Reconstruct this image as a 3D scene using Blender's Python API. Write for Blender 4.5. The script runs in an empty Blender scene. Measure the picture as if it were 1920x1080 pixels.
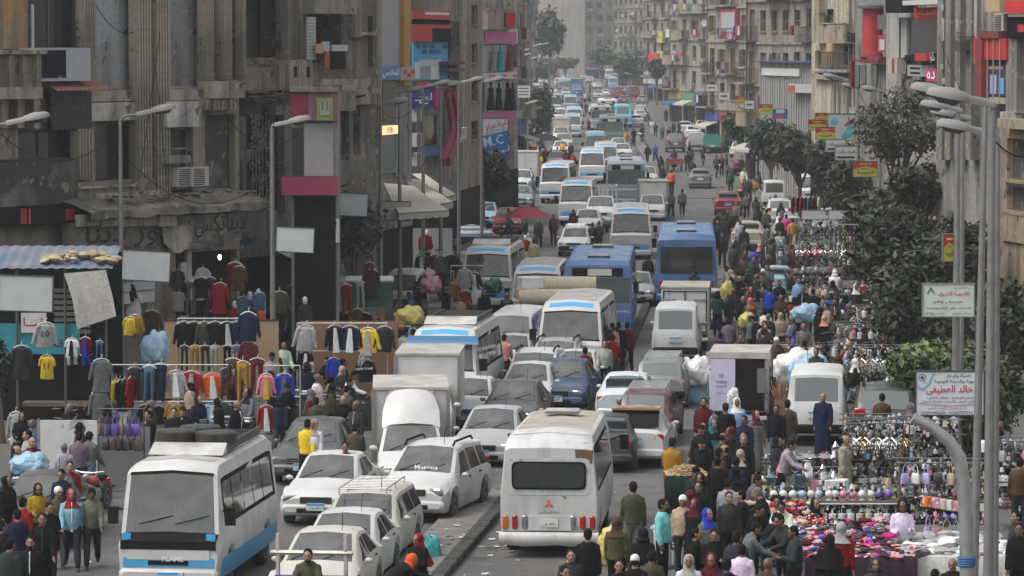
import bpy,bmesh,math,random
from mathutils import Vector,Matrix,noise as mnoise
R=math.radians
random.seed(7)
SC=bpy.context.scene
C=SC.collection
# ---------------------------------------------------------------- camera
F_PX,CAM_H,HORIZON=7000.0,11.0,65.0
PITCH=math.atan((540-HORIZON)/F_PX)
cam_d=bpy.data.cameras.new('camera');cam=bpy.data.objects.new('camera',cam_d);C.objects.link(cam)
cam.location=(0,0,CAM_H);cam.rotation_euler=(math.pi/2-PITCH,0,0)
cam_d.sensor_width=36.0;cam_d.lens=36.0*F_PX/1920.0;cam_d.clip_start=1.0;cam_d.clip_end=6000
SC.camera=cam
# ---------------------------------------------------------------- world, sun, exposure
W=bpy.data.worlds.new('World');SC.world=W;W.use_nodes=True
_n=W.node_tree.nodes;_l=W.node_tree.links
_n.clear()
sky=_n.new('ShaderNodeTexSky');sky.sky_type='NISHITA';sky.sun_disc=False
sky.sun_elevation=R(58);sky.sun_rotation=R(247);sky.dust_density=3.0;sky.ozone_density=1.0
hs=_n.new('ShaderNodeHueSaturation');hs.inputs['Saturation'].default_value=0.18
bg=_n.new('ShaderNodeBackground');bg.inputs['Strength'].default_value=0.15
wo=_n.new('ShaderNodeOutputWorld')
_l.new(sky.outputs[0],hs.inputs['Color']);_l.new(hs.outputs[0],bg.inputs[0]);_l.new(bg.outputs[0],wo.inputs[0])
sun_d=bpy.data.lights.new('sun','SUN');sun=bpy.data.objects.new('sun',sun_d);C.objects.link(sun)
sun_d.energy=1.2;sun_d.angle=R(28);sun_d.color=(1.0,0.96,0.9)
_sd=Vector((math.sin(R(247))*math.cos(R(58)),math.cos(R(247))*math.cos(R(58)),math.sin(R(58))))
sun.rotation_euler=_sd.to_track_quat('Z','Y').to_euler()
SC.view_settings.view_transform='Standard';SC.view_settings.look='None'
SC.view_settings.exposure=0.72;SC.view_settings.gamma=1.0;SC.view_settings.use_curve_mapping=False
SC.render.engine='CYCLES'
SC.cycles.max_bounces=5;SC.cycles.diffuse_bounces=2;SC.cycles.glossy_bounces=2;SC.cycles.transmission_bounces=2
SC.cycles.volume_bounces=0;SC.cycles.transparent_max_bounces=6;SC.cycles.use_denoising=True
SC.cycles.caustics_reflective=False;SC.cycles.caustics_refractive=False
try:SC.cycles.denoiser='OPENIMAGEDENOISE'
except Exception:pass
# ---------------------------------------------------------------- photo geometry: pixel of the photograph -> point of the place
_sp,_cp=math.sin(PITCH),math.cos(PITCH)
def ray(px,py):
	a=(px-960)/F_PX;b=(540-py)/F_PX
	return Vector((a,_cp+b*_sp,-_sp+b*_cp))
def g(px,py,z=0.0):
	d=ray(px,py);t=(z-CAM_H)/d.z
	return Vector((0,0,CAM_H))+d*t
def at(px,py,Y):
	d=ray(px,py);return Vector((0,0,CAM_H))+d*(Y/d.y)
def depth(py):return g(960,py).y
def lerp(a,b,t):return a+(b-a)*t
def interp(xs,ys,x):
	if x<=xs[0]:return ys[0]+(x-xs[0])*(ys[1]-ys[0])/(xs[1]-xs[0])
	for i in range(len(xs)-1):
		if x<=xs[i+1]or i==len(xs)-2:
			return ys[i]+(x-xs[i])*(ys[i+1]-ys[i])/(xs[i+1]-xs[i])
# the street: right edge of the median, left and right building lines, all as X at depth Y
MED_Y=[40,76,122,160,230,290,416,670,1300]
MED_X=[-5.0,-1.2,3.7,6.2,9.9,12.3,14.2,15.2,17]
def med(Y):return interp(MED_Y,MED_X,Y)
def heading(Y):return math.atan2(med(Y+4)-med(Y-4),8) # angle of the street from +Y towards +X
# ---------------------------------------------------------------- materials (procedural)
MATS={}
def _mat(name):
	m=bpy.data.materials.new(name);m.use_nodes=True
	nt=m.node_tree;b=nt.nodes['Principled BSDF']
	return m,nt,b
def _noise(nt,scale,detail=4,coord='Object',stretch=None):
	tc=nt.nodes.new('ShaderNodeTexCoord');n=nt.nodes.new('ShaderNodeTexNoise')
	n.inputs['Scale'].default_value=scale;n.inputs['Detail'].default_value=detail
	src=tc.outputs[coord]
	if stretch:
		mp=nt.nodes.new('ShaderNodeMapping');mp.inputs['Scale'].default_value=stretch
		nt.links.new(src,mp.inputs[0]);src=mp.outputs[0]
	nt.links.new(src,n.inputs['Vector'])
	return n.outputs['Fac']
def _ramp(nt,fac,p0,p1,v0=0.0,v1=1.0):
	r=nt.nodes.new('ShaderNodeMapRange');r.inputs['From Min'].default_value=p0;r.inputs['From Max'].default_value=p1
	r.inputs['To Min'].default_value=v0;r.inputs['To Max'].default_value=v1
	nt.links.new(fac,r.inputs['Value']);return r.outputs[0]
def _mix(nt,fac,a,b,mode='MIX'):
	m=nt.nodes.new('ShaderNodeMix');m.data_type='RGBA';m.blend_type=mode
	for sock,v in((m.inputs[0],fac),(m.inputs[6],a),(m.inputs[7],b)):
		if isinstance(v,(int,float)):sock.default_value=v
		elif isinstance(v,tuple):sock.default_value=v if len(v)==4 else(*v,1)
		else:nt.links.new(v,sock)
	return m.outputs[2]
def _bump(nt,b,fac,strength=0.3,dist=0.02):
	bp=nt.nodes.new('ShaderNodeBump');bp.inputs['Strength'].default_value=strength;bp.inputs['Distance'].default_value=dist
	nt.links.new(fac,bp.inputs['Height']);nt.links.new(bp.outputs[0],b.inputs['Normal'])
def mat(kind):
	"""Materials that take the object's own colour (Object Info) plus grain, dirt and wear of their own."""
	if kind in MATS:return MATS[kind]
	m,nt,b=_mat(kind);oi=nt.nodes.new('ShaderNodeObjectInfo');col=oi.outputs['Color']
	L=nt.links.new
	if kind=='paint':
		d1=_ramp(nt,_noise(nt,1.3,6),.42,.75,0,.36);d2=_ramp(nt,_noise(nt,9,5),.55,.85,0,.25)
		c=_mix(nt,d1,col,(.27,.24,.205));c=_mix(nt,d2,c,(.2,.175,.15));L(c,b.inputs['Base Color'])
		L(_ramp(nt,_noise(nt,2.5),.3,.7,.28,.6),b.inputs['Roughness']);b.inputs['Specular IOR Level'].default_value=.5
	elif kind=='worn': # old paint: soot streaks, rust bloom, scuffs
		c=_mix(nt,_ramp(nt,_noise(nt,1.1,7,stretch=(1,2.4,.5)),.45,.72,0,.55),col,(.2,.185,.16));c=_mix(nt,_ramp(nt,_noise(nt,4,9),.64,.74,0,.55),c,(.12,.105,.085));c=_mix(nt,_ramp(nt,_noise(nt,2.6,8),.66,.7,0,.7),c,(.11,.05,.03));L(c,b.inputs['Base Color'])
		b.inputs['Roughness'].default_value=.5
	elif kind=='dusty': # roofs under years of dust
		c=_mix(nt,_ramp(nt,_noise(nt,1.6,8),.35,.7,.3,.85),col,(.2,.185,.16));L(c,b.inputs['Base Color'])
		b.inputs['Roughness'].default_value=.85
	elif kind=='cloth':
		f=_noise(nt,11,5);c=_mix(nt,_ramp(nt,f,.35,.8,0,.3),col,(0.004,0.004,0.005));L(c,b.inputs['Base Color'])
		b.inputs['Roughness'].default_value=.92;b.inputs['Specular IOR Level'].default_value=.15
		_bump(nt,b,_noise(nt,16,3),.5,.03)
	elif kind=='print': # patterned cloth: the colour with pale and dark flecks
		tc=nt.nodes.new('ShaderNodeTexCoord');v=nt.nodes.new('ShaderNodeTexVoronoi');v.inputs['Scale'].default_value=13
		L(tc.outputs['Object'],v.inputs[0])
		c=_mix(nt,_ramp(nt,v.outputs[0],.3,.36),(.75,.72,.7),col);L(c,b.inputs['Base Color']);b.inputs['Roughness'].default_value=.9
	elif kind=='skin':
		L(col,b.inputs['Base Color']);b.inputs['Roughness'].default_value=.55
	elif kind=='plastic':
		L(_mix(nt,_ramp(nt,_noise(nt,6),.4,.8,0,.3),col,(.22,.2,.17)),b.inputs['Base Color']);b.inputs['Roughness'].default_value=.4
	elif kind=='film': # thin plastic sacks and wrap, crumpled
		L(col,b.inputs['Base Color']);b.inputs['Roughness'].default_value=.28
		_bump(nt,b,_noise(nt,9,6),.8,.06)
	elif kind=='metal':
		L(_mix(nt,_ramp(nt,_noise(nt,5,6),.5,.75,0,.6),col,(.16,.11,.075)),b.inputs['Base Color'])
		b.inputs['Metallic'].default_value=.6;b.inputs['Roughness'].default_value=.5
	elif kind=='shiny':
		L(col,b.inputs['Base Color']);b.inputs['Metallic'].default_value=1;b.inputs['Roughness'].default_value=.16
	elif kind=='board':
		L(_mix(nt,_ramp(nt,_noise(nt,3,6),.45,.8,0,.28),col,(.2,.18,.16)),b.inputs['Base Color']);b.inputs['Roughness'].default_value=.65
	elif kind=='wood':
		f=_noise(nt,3,6,stretch=(1,1,14));L(_mix(nt,_ramp(nt,f,.35,.7),col,(.09,.055,.03)),b.inputs['Base Color']);b.inputs['Roughness'].default_value=.8
	elif kind=='wall': # soot streaked stucco
		st=_ramp(nt,_noise(nt,1.0,6,stretch=(1.6,1.6,.16)),.45,.68,0,.72)
		pt=_ramp(nt,_noise(nt,.55,8),.52,.6,0,.5);gr=_ramp(nt,_noise(nt,6,8),.4,.75,0,.35)
		c=_mix(nt,pt,col,(.3,.272,.235));c=_mix(nt,st,c,(.066,.061,.055));c=_mix(nt,gr,c,(.09,.083,.074))
		c=_mix(nt,_ramp(nt,_noise(nt,2.1,9),.61,.66,0,.7),c,(.04,.036,.03));c=_mix(nt,_ramp(nt,_noise(nt,3.2,9),.61,.64,0,.5),c,(.36,.33,.28))
		L(c,b.inputs['Base Color']);b.inputs['Roughness'].default_value=.93;b.inputs['Specular IOR Level'].default_value=.2
		_bump(nt,b,_noise(nt,14,6),.35,.03)
	elif kind=='leaf':
		gm=nt.nodes.new('ShaderNodeNewGeometry');rr=_ramp(nt,gm.outputs['Random Per Island'],0,1,.3,1.9)
		mm=nt.nodes.new('ShaderNodeVectorMath');mm.operation='SCALE';L(col,mm.inputs[0]);L(rr,mm.inputs['Scale'])
		L(mm.outputs[0],b.inputs['Base Color']);b.inputs['Roughness'].default_value=.6
	MATS[kind]=m;return m
def fixed(name,col,rough=.5,metal=0.0,emit=None,spec=.5,dirt=0.0):
	if name in MATS:return MATS[name]
	m,nt,b=_mat(name);b.inputs['Base Color'].default_value=(*col,1);b.inputs['Roughness'].default_value=rough
	b.inputs['Metallic'].default_value=metal;b.inputs['Specular IOR Level'].default_value=spec
	if emit:b.inputs['Emission Color'].default_value=(*col,1);b.inputs['Emission Strength'].default_value=emit
	if dirt:
		c=_mix(nt,_ramp(nt,_noise(nt,3,6),.4,.75,0,dirt),col,(.2,.18,.15));nt.links.new(c,b.inputs['Base Color'])
	MATS[name]=m;return m
def M_GLASS():return fixed('tinted_glass',(.02,.024,.025),.06,spec=.8,dirt=.07)
def M_SCREEN():return fixed('windscreen_glass',(.085,.1,.1),.05,spec=1.0,dirt=.12)  # sky reflected on sloping panes is put into the paler base colour
def M_PANE(): # a see-through windscreen whose dust film also paints in reflected sky brightness
	if 'clear_windscreen'in MATS:return MATS['clear_windscreen']
	m,nt,b=_mat('clear_windscreen');L=nt.links.new;N=nt.nodes.new;nt.nodes.remove(b)
	tr,gl,df,fr=N('ShaderNodeBsdfTransparent'),N('ShaderNodeBsdfGlossy'),N('ShaderNodeBsdfDiffuse'),N('ShaderNodeFresnel');tr.inputs[0].default_value=(.62,.7,.68,1);gl.inputs['Roughness'].default_value=.03;df.inputs[0].default_value=(.26,.27,.26,1);fr.inputs[0].default_value=1.9
	a,c=N('ShaderNodeMixShader'),N('ShaderNodeMixShader');L(fr.outputs[0],a.inputs[0]);L(tr.outputs[0],a.inputs[1]);L(gl.outputs[0],a.inputs[2]);L(_ramp(nt,_noise(nt,2.2,6),.3,.75,.16,.5),c.inputs[0]);L(a.outputs[0],c.inputs[1]);L(df.outputs[0],c.inputs[2]);L(c.outputs[0],nt.nodes['Material Output'].inputs[0])
	MATS['clear_windscreen']=m;return m
def M_TYRE():return fixed('tyre_rubber',(.018,.018,.018),.85,dirt=.35)
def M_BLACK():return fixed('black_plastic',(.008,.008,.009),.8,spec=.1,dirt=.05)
def M_CHROME():return fixed('chrome',(.55,.55,.56),.22,1.0)
def M_LAMP():return fixed('clear_lens',(.2,.2,.2),.1,.35,spec=.8)
def M_RED():return fixed('red_lens',(.3,.012,.01),.2)
def M_AMBER():return fixed('amber_lens',(.45,.12,.015),.25)
# ---------------------------------------------------------------- mesh builder
class MB:
	def __init__(s):s.v=[];s.f=[];s.m=[]
	def add(s,vs,fs,mi=0):
		o=len(s.v);s.v+=[tuple(v)for v in vs];s.f+=[tuple(i+o for i in f)for f in fs];s.m+=[mi]*len(fs);return s
	def box(s,x0,x1,y0,y1,z0,z1,mi=0):
		return s.add([(x0,y0,z0),(x1,y0,z0),(x1,y1,z0),(x0,y1,z0),(x0,y0,z1),(x1,y0,z1),(x1,y1,z1),(x0,y1,z1)],
					 [(0,3,2,1),(4,5,6,7),(0,1,5,4),(1,2,6,5),(2,3,7,6),(3,0,4,7)],mi)
	def cbox(s,c,d,mi=0):return s.box(c[0]-d[0]/2,c[0]+d[0]/2,c[1]-d[1]/2,c[1]+d[1]/2,c[2]-d[2]/2,c[2]+d[2]/2,mi)
	def quad(s,a,b,c,d,mi=0):return s.add([a,b,c,d],[(0,1,2,3)],mi)
	def loft(s,rings,cap=True,mi=0,closed=True):
		o=len(s.v);n=len(rings[0])
		for r in rings:s.v+=[tuple(p)for p in r]
		for i in range(len(rings)-1):
			for j in range(n if closed else n-1):
				k=(j+1)%n
				s.f.append((o+i*n+j,o+i*n+k,o+(i+1)*n+k,o+(i+1)*n+j));s.m.append(mi)
		if cap:
			s.f.append(tuple(o+j for j in range(n))[::-1]);s.m.append(mi)
			s.f.append(tuple(o+(len(rings)-1)*n+j for j in range(n)));s.m.append(mi)
		return s
	def tube(s,pts,rad,n=8,cap=True,mi=0):
		pts=[Vector(p)for p in pts]
		if not isinstance(rad,(list,tuple)):rad=[rad]*len(pts)
		rings=[];u=None
		for i,p in enumerate(pts):
			t=(pts[min(i+1,len(pts)-1)]-pts[max(i-1,0)]).normalized()
			if u is None:
				u=t.cross(Vector((0,0,1))if abs(t.z)<.9 else Vector((1,0,0)))
			else:
				u=u-t*u.dot(t)
			if u.length<1e-4:u=t.orthogonal()
			u=u.normalized();w=t.cross(u)
			r=rad[i];ra,rb=r if isinstance(r,(tuple,list))else(r,r)
			rings.append([p+u*(ra*math.cos(2*math.pi*k/n))+w*(rb*math.sin(2*math.pi*k/n))for k in range(n)])
		return s.loft(rings,cap,mi)
	def lathe(s,prof,n=12,c=(0,0,0),mi=0,cap=True):
		return s.loft([[(c[0]+r*math.cos(2*math.pi*k/n),c[1]+r*math.sin(2*math.pi*k/n),c[2]+z)for k in range(n)]for r,z in prof],cap,mi)
	def ball(s,c,r,n=10,m=6,mi=0,rot=None):
		if not isinstance(r,(tuple,list)):r=(r,r,r)
		rings=[]
		for i in range(m+1):
			a=-math.pi/2+math.pi*(i+(.02 if i==0 else-.02 if i==m else 0))/m
			ring=[Vector((r[0]*math.cos(a)*math.cos(2*math.pi*k/n),r[1]*math.cos(a)*math.sin(2*math.pi*k/n),r[2]*math.sin(a)))for k in range(n)]
			if rot:ring=[rot@p for p in ring]
			rings.append([p+Vector(c)for p in ring])
		return s.loft(rings,True,mi)
	def mesh(s,name,mats,smooth=35,recalc=True):
		me=bpy.data.meshes.new(name);me.from_pydata(s.v,[],s.f)
		for m in mats:me.materials.append(m)
		if len(mats)>1:me.polygons.foreach_set('material_index',s.m)
		if recalc:
			bm=bmesh.new();bm.from_mesh(me);bmesh.ops.recalc_face_normals(bm,faces=bm.faces);bm.to_mesh(me);bm.free()
		if smooth:
			me.polygons.foreach_set('use_smooth',[True]*len(me.polygons))
			me.set_sharp_from_angle(angle=R(smooth))
		me.update();return me
def link(o,parent=None):
	C.objects.link(o)
	if parent is not None:o.parent=parent
	return o
def obj(name,me,parent=None,loc=(0,0,0),rz=0.0,col=None,rot=None):
	o=bpy.data.objects.new(name,me);link(o,parent);o.location=loc
	o.rotation_euler=rot if rot is not None else(0,0,rz)
	if col is not None:o.color=(*col[:3],1)
	return o
def thing(o,label,cat,group=None):
	o['label']=label;o['category']=cat
	if group:o['group']=group
	return o
def empty(name,loc=(0,0,0),rz=0.0,label=None,cat=None,group=None):
	o=bpy.data.objects.new(name,None);link(o);o.location=loc;o.rotation_euler=(0,0,rz);o.empty_display_size=.2
	if label:thing(o,label,cat,group)
	return o
def kind(o,k):o['kind']=k;return o
CHILD={}
def copy_tree(root,parent=None):
	c=root.copy();link(c,parent)
	for ch in CHILD.get(root.name)or[x for x in root.children]:
		copy_tree(ch,c)
	return c
def freeze(root): # remember the children of a prototype once (bpy's .children scans all objects)
	ch=[x for x in root.children];CHILD[root.name]=ch
	for x in ch:freeze(x)
# ---------------------------------------------------------------- lettering
_AR={'ا':0xFE8D,'ب':0xFE8F,'ة':0xFE93,'ت':0xFE95,'ث':0xFE99,'ج':0xFE9D,'ح':0xFEA1,'خ':0xFEA5,'د':0xFEA9,'ذ':0xFEAB,
	   'ر':0xFEAD,'ز':0xFEAF,'س':0xFEB1,'ش':0xFEB5,'ص':0xFEB9,'ض':0xFEBD,'ط':0xFEC1,'ظ':0xFEC5,'ع':0xFEC9,'غ':0xFECD,
	   'ف':0xFED1,'ق':0xFED5,'ك':0xFED9,'ل':0xFEDD,'م':0xFEE1,'ن':0xFEE5,'ه':0xFEE9,'و':0xFEED,'ى':0xFEEF,'ي':0xFEF1,
	   'أ':0xFE83,'إ':0xFE87,'آ':0xFE81,'ء':0xFE80,'ئ':0xFE89}
_NOJOIN=set('اأإآدذرزوةىء')
def arabic(t):
	t=t.replace('لا','\ue000').replace('لأ','\ue001');out=[]
	base=dict(_AR);base['\ue000']=0xFEFB;base['\ue001']=0xFEF7
	nj=_NOJOIN|{'\ue000','\ue001'}
	for i,ch in enumerate(t):
		if ch not in base:out.append(ch);continue
		prev=i>0 and t[i-1]in base and t[i-1]not in nj
		nxt=ch not in nj and i+1<len(t)and t[i+1]in base and t[i+1]!='ء'
		off=(3 if nxt else 1)if prev else(2 if nxt else 0)
		if ch=='ء':off=0
		out.append(chr(base[ch]+off))
	s=''.join(out);runs=[];num=''
	for ch in s: # numbers keep their order when the line is reversed
		if ch.isdigit()or ch in '.-/w'and False:num+=ch
		else:
			if num:runs.append(num);num=''
			runs.append(ch)
	if num:runs.append(num)
	return ''.join(runs[::-1])
_TXT={}
def text_mesh(s,h,m,bold=.012,width=None):
	"""Lettering as a flat mesh in the XZ plane, facing -Y, centred on the origin, cap height about h (or fitted to a width)."""
	key=(s,round(h,3),m.name,width)
	if key in _TXT:return _TXT[key]
	cu=bpy.data.curves.new('lettering','FONT');cu.body=s;cu.resolution_u=1;cu.offset=bold
	o=bpy.data.objects.new('lettering_tmp',cu);C.objects.link(o)
	dg=bpy.context.evaluated_depsgraph_get();me=bpy.data.meshes.new_from_object(o.evaluated_get(dg))
	bpy.data.objects.remove(o);bpy.data.curves.remove(cu)
	if not len(me.vertices):return me
	xs=[v.co.x for v in me.vertices];ys=[v.co.y for v in me.vertices]
	cx,cy=(min(xs)+max(xs))/2,(min(ys)+max(ys))/2
	k=h/max(.3,max(ys)-min(ys));kx=width/(max(xs)-min(xs))if width else k
	for v in me.vertices:v.co=((v.co.x-cx)*kx,0,(v.co.y-cy)*k)
	me.materials.clear();me.materials.append(m);me.name='lettering'
	_TXT[key]=me;return me
def letter(parent,s,h,loc,col,width=None,ar=True,rz=0.0,tilt=0.0):
	m=fixed('ink_%02x%02x%02x'%tuple(int(c*255)for c in col),col,.7)
	return obj('lettering',text_mesh(arabic(s)if ar else s,h,m,width=width),parent,loc,rot=(0,tilt,rz))
# ================================================================ people: a few poses, built once, copied with their own clothes
def voxel(me,size,ratio,smooth_it=2,wrinkle=0.0):
	o=bpy.data.objects.new('tmp',me);C.objects.link(o)
	r=o.modifiers.new('r','REMESH');r.mode='VOXEL';r.voxel_size=size;r.use_smooth_shade=True
	if smooth_it:
		sm=o.modifiers.new('s','SMOOTH');sm.iterations=smooth_it;sm.factor=.5
	d=o.modifiers.new('d','DECIMATE');d.ratio=ratio
	dg=bpy.context.evaluated_depsgraph_get();out=bpy.data.meshes.new_from_object(o.evaluated_get(dg))
	bpy.data.objects.remove(o)
	if wrinkle:
		out.update()
		for v in out.vertices:
			n=mnoise.noise(Vector(v.co)*9)+.6*mnoise.noise(Vector((v.co.x*20,v.co.y*20,v.co.z*7)))
			v.co+=v.normal*n*wrinkle
	out.polygons.foreach_set('use_smooth',[True]*len(out.polygons))
	return out
def skeleton(legs=((0,0),(0,0)),arms=((0,.12,.15),(0,.12,.15)),lean=0.0,turn=0.0,head=0.0):
	"""Joints of a 1.72 m adult facing +X; angles in radians. arms: swing, spread, elbow."""
	J={};hipz=.92
	for k,sgn in((0,1),(1,-1)):
		a,b=legs[k];hip=Vector((0,.092*sgn,hipz))
		kn=hip+.42*Vector((math.sin(a),.02*sgn,-math.cos(a)));an=kn+.41*Vector((math.sin(a-b),0,-math.cos(a-b)))
		J['hip',k],J['knee',k],J['ankle',k]=hip,kn,an
	rot=Matrix.Rotation(lean,3,'Y');P=Vector((0,0,hipz))
	J['up']=lambda p:P+rot@(Vector(p)-P)
	for k,sgn in((0,1),(1,-1)):
		a,c,e=arms[k];a2=a-lean
		sh=J['up']((0,.168*sgn,1.375))
		el=sh+.285*Vector((math.sin(a)*math.cos(c),math.sin(c)*sgn,-math.cos(a)*math.cos(c)))
		f=a+e;wr=el+.25*Vector((math.sin(f)*math.cos(c*.4),(.3*c-.25*(e>.6))*sgn,-math.cos(f)))
		J['sh',k],J['el',k],J['wr',k]=sh,el,wr;J['hd',k]=(wr-el).normalized()
	J['head']=J['up']((.02+.02*head,0,1.605));J['hrot']=Matrix.Rotation(lean*.6+head,3,'Y')@Matrix.Rotation(turn,3,'Z')
	zmin=min(J['ankle',0].z,J['ankle',1].z)-.07;J['dz']=-zmin
	return J
def ring(J,z,rx,ry,cx=0.0,n=14):return[J['up']((cx+rx*math.cos(2*math.pi*k/n),ry*math.sin(2*math.pi*k/n),z))for k in range(n)]
def torso(mb,J,e,z0=.88,prof=None):
	prof=prof or[(.88,.115,.165,0),(1.0,.112,.155,.005),(1.14,.122,.162,.01),(1.27,.125,.178,.005),(1.36,.108,.178,-.005),(1.43,.075,.12,-.01),(1.475,.06,.075,-.005)]
	mb.loft([ring(J,z,rx+e,ry+e,cx)for z,rx,ry,cx in prof if z>=z0-1e-3])
def arm(mb,J,k,e,to=1.0):
	sh,el,wr=J['sh',k],J['el',k],J['wr',k];up=J['up']
	wr2=el.lerp(wr,to)
	mb.tube([up((0,.09*(1 if k==0 else-1),1.375)),sh,sh.lerp(el,.5),el,el.lerp(wr2,.5),wr2],[.052+e,.053+e,.05+e,.042+e,.04+e,.03+e],10)
	mb.ball(sh,.05+e)
def leg(mb,J,k,e,to=1.0):
	h,kn,an=J['hip',k],J['knee',k],J['ankle',k];an2=kn.lerp(an,to)
	mb.tube([h+Vector((0,0,.03)),h.lerp(kn,.3),kn,kn.lerp(an2,.4),an2],[.09+e,.08+e,.056+e,.055+e,.038+e],10)
	mb.ball(kn,.056+e)
def hand(mb,J,k):
	wr,d=J['wr',k],J['hd',k];sgn=1 if k==0 else-1
	side=d.cross(Vector((0,1,0)));
	if side.length<.2:side=Vector((1,0,0))
	side.normalize();palm=wr+d*.045
	mb.tube([wr-d*.05,wr,palm,wr+d*.085],[.026,.025,(.036,.02),(.034,.018)],8)
	nrm=d.cross(side).normalized()*-sgn
	for i,L in enumerate((.062,.075,.07,.052)):
		b=wr+d*.075+side*(.026-.0175*i);c1=b+d*L*.55+nrm*.008;c2=c1+d*L*.4+nrm*.022
		mb.tube([b,c1,c2],[.0092,.009,.0075],6)
	t0=wr+d*.02+side*.024;mb.tube([t0,t0+side*.03+d*.025,t0+side*.04+d*.06+nrm*.01],[.013,.011,.009],6)
def headmesh(mb,J):
	c,Q=J['head'],J['hrot'];P=lambda x,y,z:c+Q@Vector((x,y,z))
	mb.tube([J['up']((-.01,0,1.42)),P(-.02,0,-.06)],[.062,.056],10)
	mb.ball(P(-.008,0,.02),(.099,.077,.103),14,10,rot=Q);mb.ball(P(.028,0,-.045),(.066,.06,.07),12,8,rot=Q)
	mb.ball(P(.062,0,-.088),(.026,.03,.022),8,6,rot=Q) # chin
	mb.tube([P(.086,0,.022),P(.104,0,-.008),P(.116,0,-.022),P(.088,0,-.032)],[.009,.012,.016,.012],8) # nose
	mb.ball(P(.08,0,.036),(.018,.055,.012),8,6,rot=Q) # brow ridge
	for s in(1,-1):mb.ball(P(-.012,.079*s,-.005),(.02,.009,.032),8,6,rot=Q);mb.ball(P(.058,.04*s,-.02),(.03,.028,.026),8,6,rot=Q)
	mb.ball(P(.083,0,-.06),(.013,.026,.011),8,6,rot=Q)
SHOE=lambda:fixed('shoe_leather',(.02,.018,.017),.6)
EYE=lambda:fixed('eye_dark',(.012,.009,.008),.4)
LIP=lambda:fixed('lip',(.2,.085,.07),.6)
HEADS={}
def pose(name,J,skirt=False):
	mb=MB();torso(mb,J,-.02)
	for k in(0,1):arm(mb,J,k,-.006);hand(mb,J,k);leg(mb,J,k,-.012)
	headmesh(mb,J)
	for k in(0,1):
		an=J['ankle',k];d=(J['ankle',k]-J['knee',k]).normalized();fw=Vector((1,0,0))if d.z<-.35 else Vector((.5,0,-.8))
		mb.tube([an-fw*.07+Vector((0,0,-.035)),an+Vector((0,0,-.03)),an+fw*.1+Vector((0,0,-.045)),an+fw*.17+Vector((0,0,-.05))],[(.038,.03),(.044,.045),(.045,.026),(.03,.018)],8)
	me=voxel(mb.mesh('person_body',[],0),.0105,.17,1)
	for m in(mat('skin'),SHOE(),EYE(),LIP()):me.materials.append(m)
	for p in me.polygons:
		c=p.center
		for k in(0,1):
			an=J['ankle',k]
			if(c-an).length<.26 and c.z<an.z+.02:p.material_index=1
	m2=MB();c,Q=J['head'],J['hrot'];P=lambda x,y,z:c+Q@Vector((x,y,z))
	for s in(1,-1):
		m2.ball(P(.083,.032*s,.016),(.008,.016,.0085),6,4,2,rot=Q);m2.ball(P(.088,.034*s,.043),(.006,.021,.005),6,4,2,rot=Q)
	m2.ball(P(.094,0,-.06),(.006,.022,.006),6,4,3,rot=Q)
	bm=bmesh.new();bm.from_mesh(me);nm=bpy.data.meshes.new('f');nm.from_pydata(m2.v,[],m2.f)
	for i,p in enumerate(nm.polygons):p.material_index=m2.m[i]
	bm.from_mesh(nm);bm.to_mesh(me);bm.free();me.polygons.foreach_set('use_smooth',[True]*len(me.polygons))
	for v in me.vertices:v.co.z+=J['dz']
	out={'body':me}
	def fin(mb,vox,ratio,wr):
		m=voxel(mb.mesh('clothing',[],0),vox,ratio,2,wr);m.materials.append(mat('cloth'))
		for v in m.vertices:v.co.z+=J['dz']
		return m
	mb=MB();torso(mb,J,.022,.88,[(.80,.13,.172,0),(.9,.125,.165,0),(1.0,.122,.158,.005),(1.14,.132,.166,.01),(1.27,.132,.18,.005),(1.36,.112,.178,-.005),(1.44,.08,.125,-.01),(1.485,.066,.08,-.01)])
	for k in(0,1):arm(mb,J,k,.02,.97)
	out['jacket']=fin(mb,.017,.3,.012)
	mb=MB()
	torso(mb,J,.008,.86,[(.86,.12,.165,0),(.95,.112,.158,0),(1.02,.1,.148,0)])
	for k in(0,1):leg(mb,J,k,.016,.98)
	mb.ball((0,0,.88),(.11,.15,.1))
	out['trousers']=fin(mb,.017,.3,.009)
	if skirt:
		mb=MB();base=(J['ankle',0]+J['ankle',1])/2;dx=(J['knee',0].x+J['knee',1].x)/2
		zb=min(J['ankle',0].z,J['ankle',1].z)+.01;spread=abs(J['ankle',0].x-J['ankle',1].x)/2
		torso(mb,J,.03)
		rg=lambda cx,z,rx,ry:[Vector((cx+rx*math.cos(2*math.pi*k/18)*(1+.06*math.sin(5*k)),ry*math.sin(2*math.pi*k/18),z))for k in range(18)]
		mb.loft([rg(base.x,zb,.19+spread,.23),rg(dx*.7+base.x*.3,.5,.18+spread*.5,.215),rg(0,.82,.16,.195),rg(0,.98,.14,.18)])
		for k in(0,1):arm(mb,J,k,.035,.98);leg(mb,J,k,.04,.9)
		out['robe']=fin(mb,.019,.3,.016)
	# headwear, in head space, shared by all poses through the head's own transform
	out['head']=(J['head']+Vector((0,0,J['dz'])),J['hrot'].to_euler());out['J']=J
	front=MB();up=J['up']
	front.loft([[up((.155+(.018 if z>1.1 and z<1.3 else 0)-abs(y)*.9-max(0,z-1.3)*.25,y*w,z))for y in(-.075,-.04,0,.04,.075)]for z,w in((.86,1.0),(1.0,.95),(1.14,.85),(1.27,.75),(1.38,.6),(1.46,.45))],cap=False,closed=False)
	m=front.mesh('shirt_front',[mat('cloth')],60)
	for v in m.vertices:v.co.z+=J['dz']
	out['shirt']=m
	return out
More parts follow.
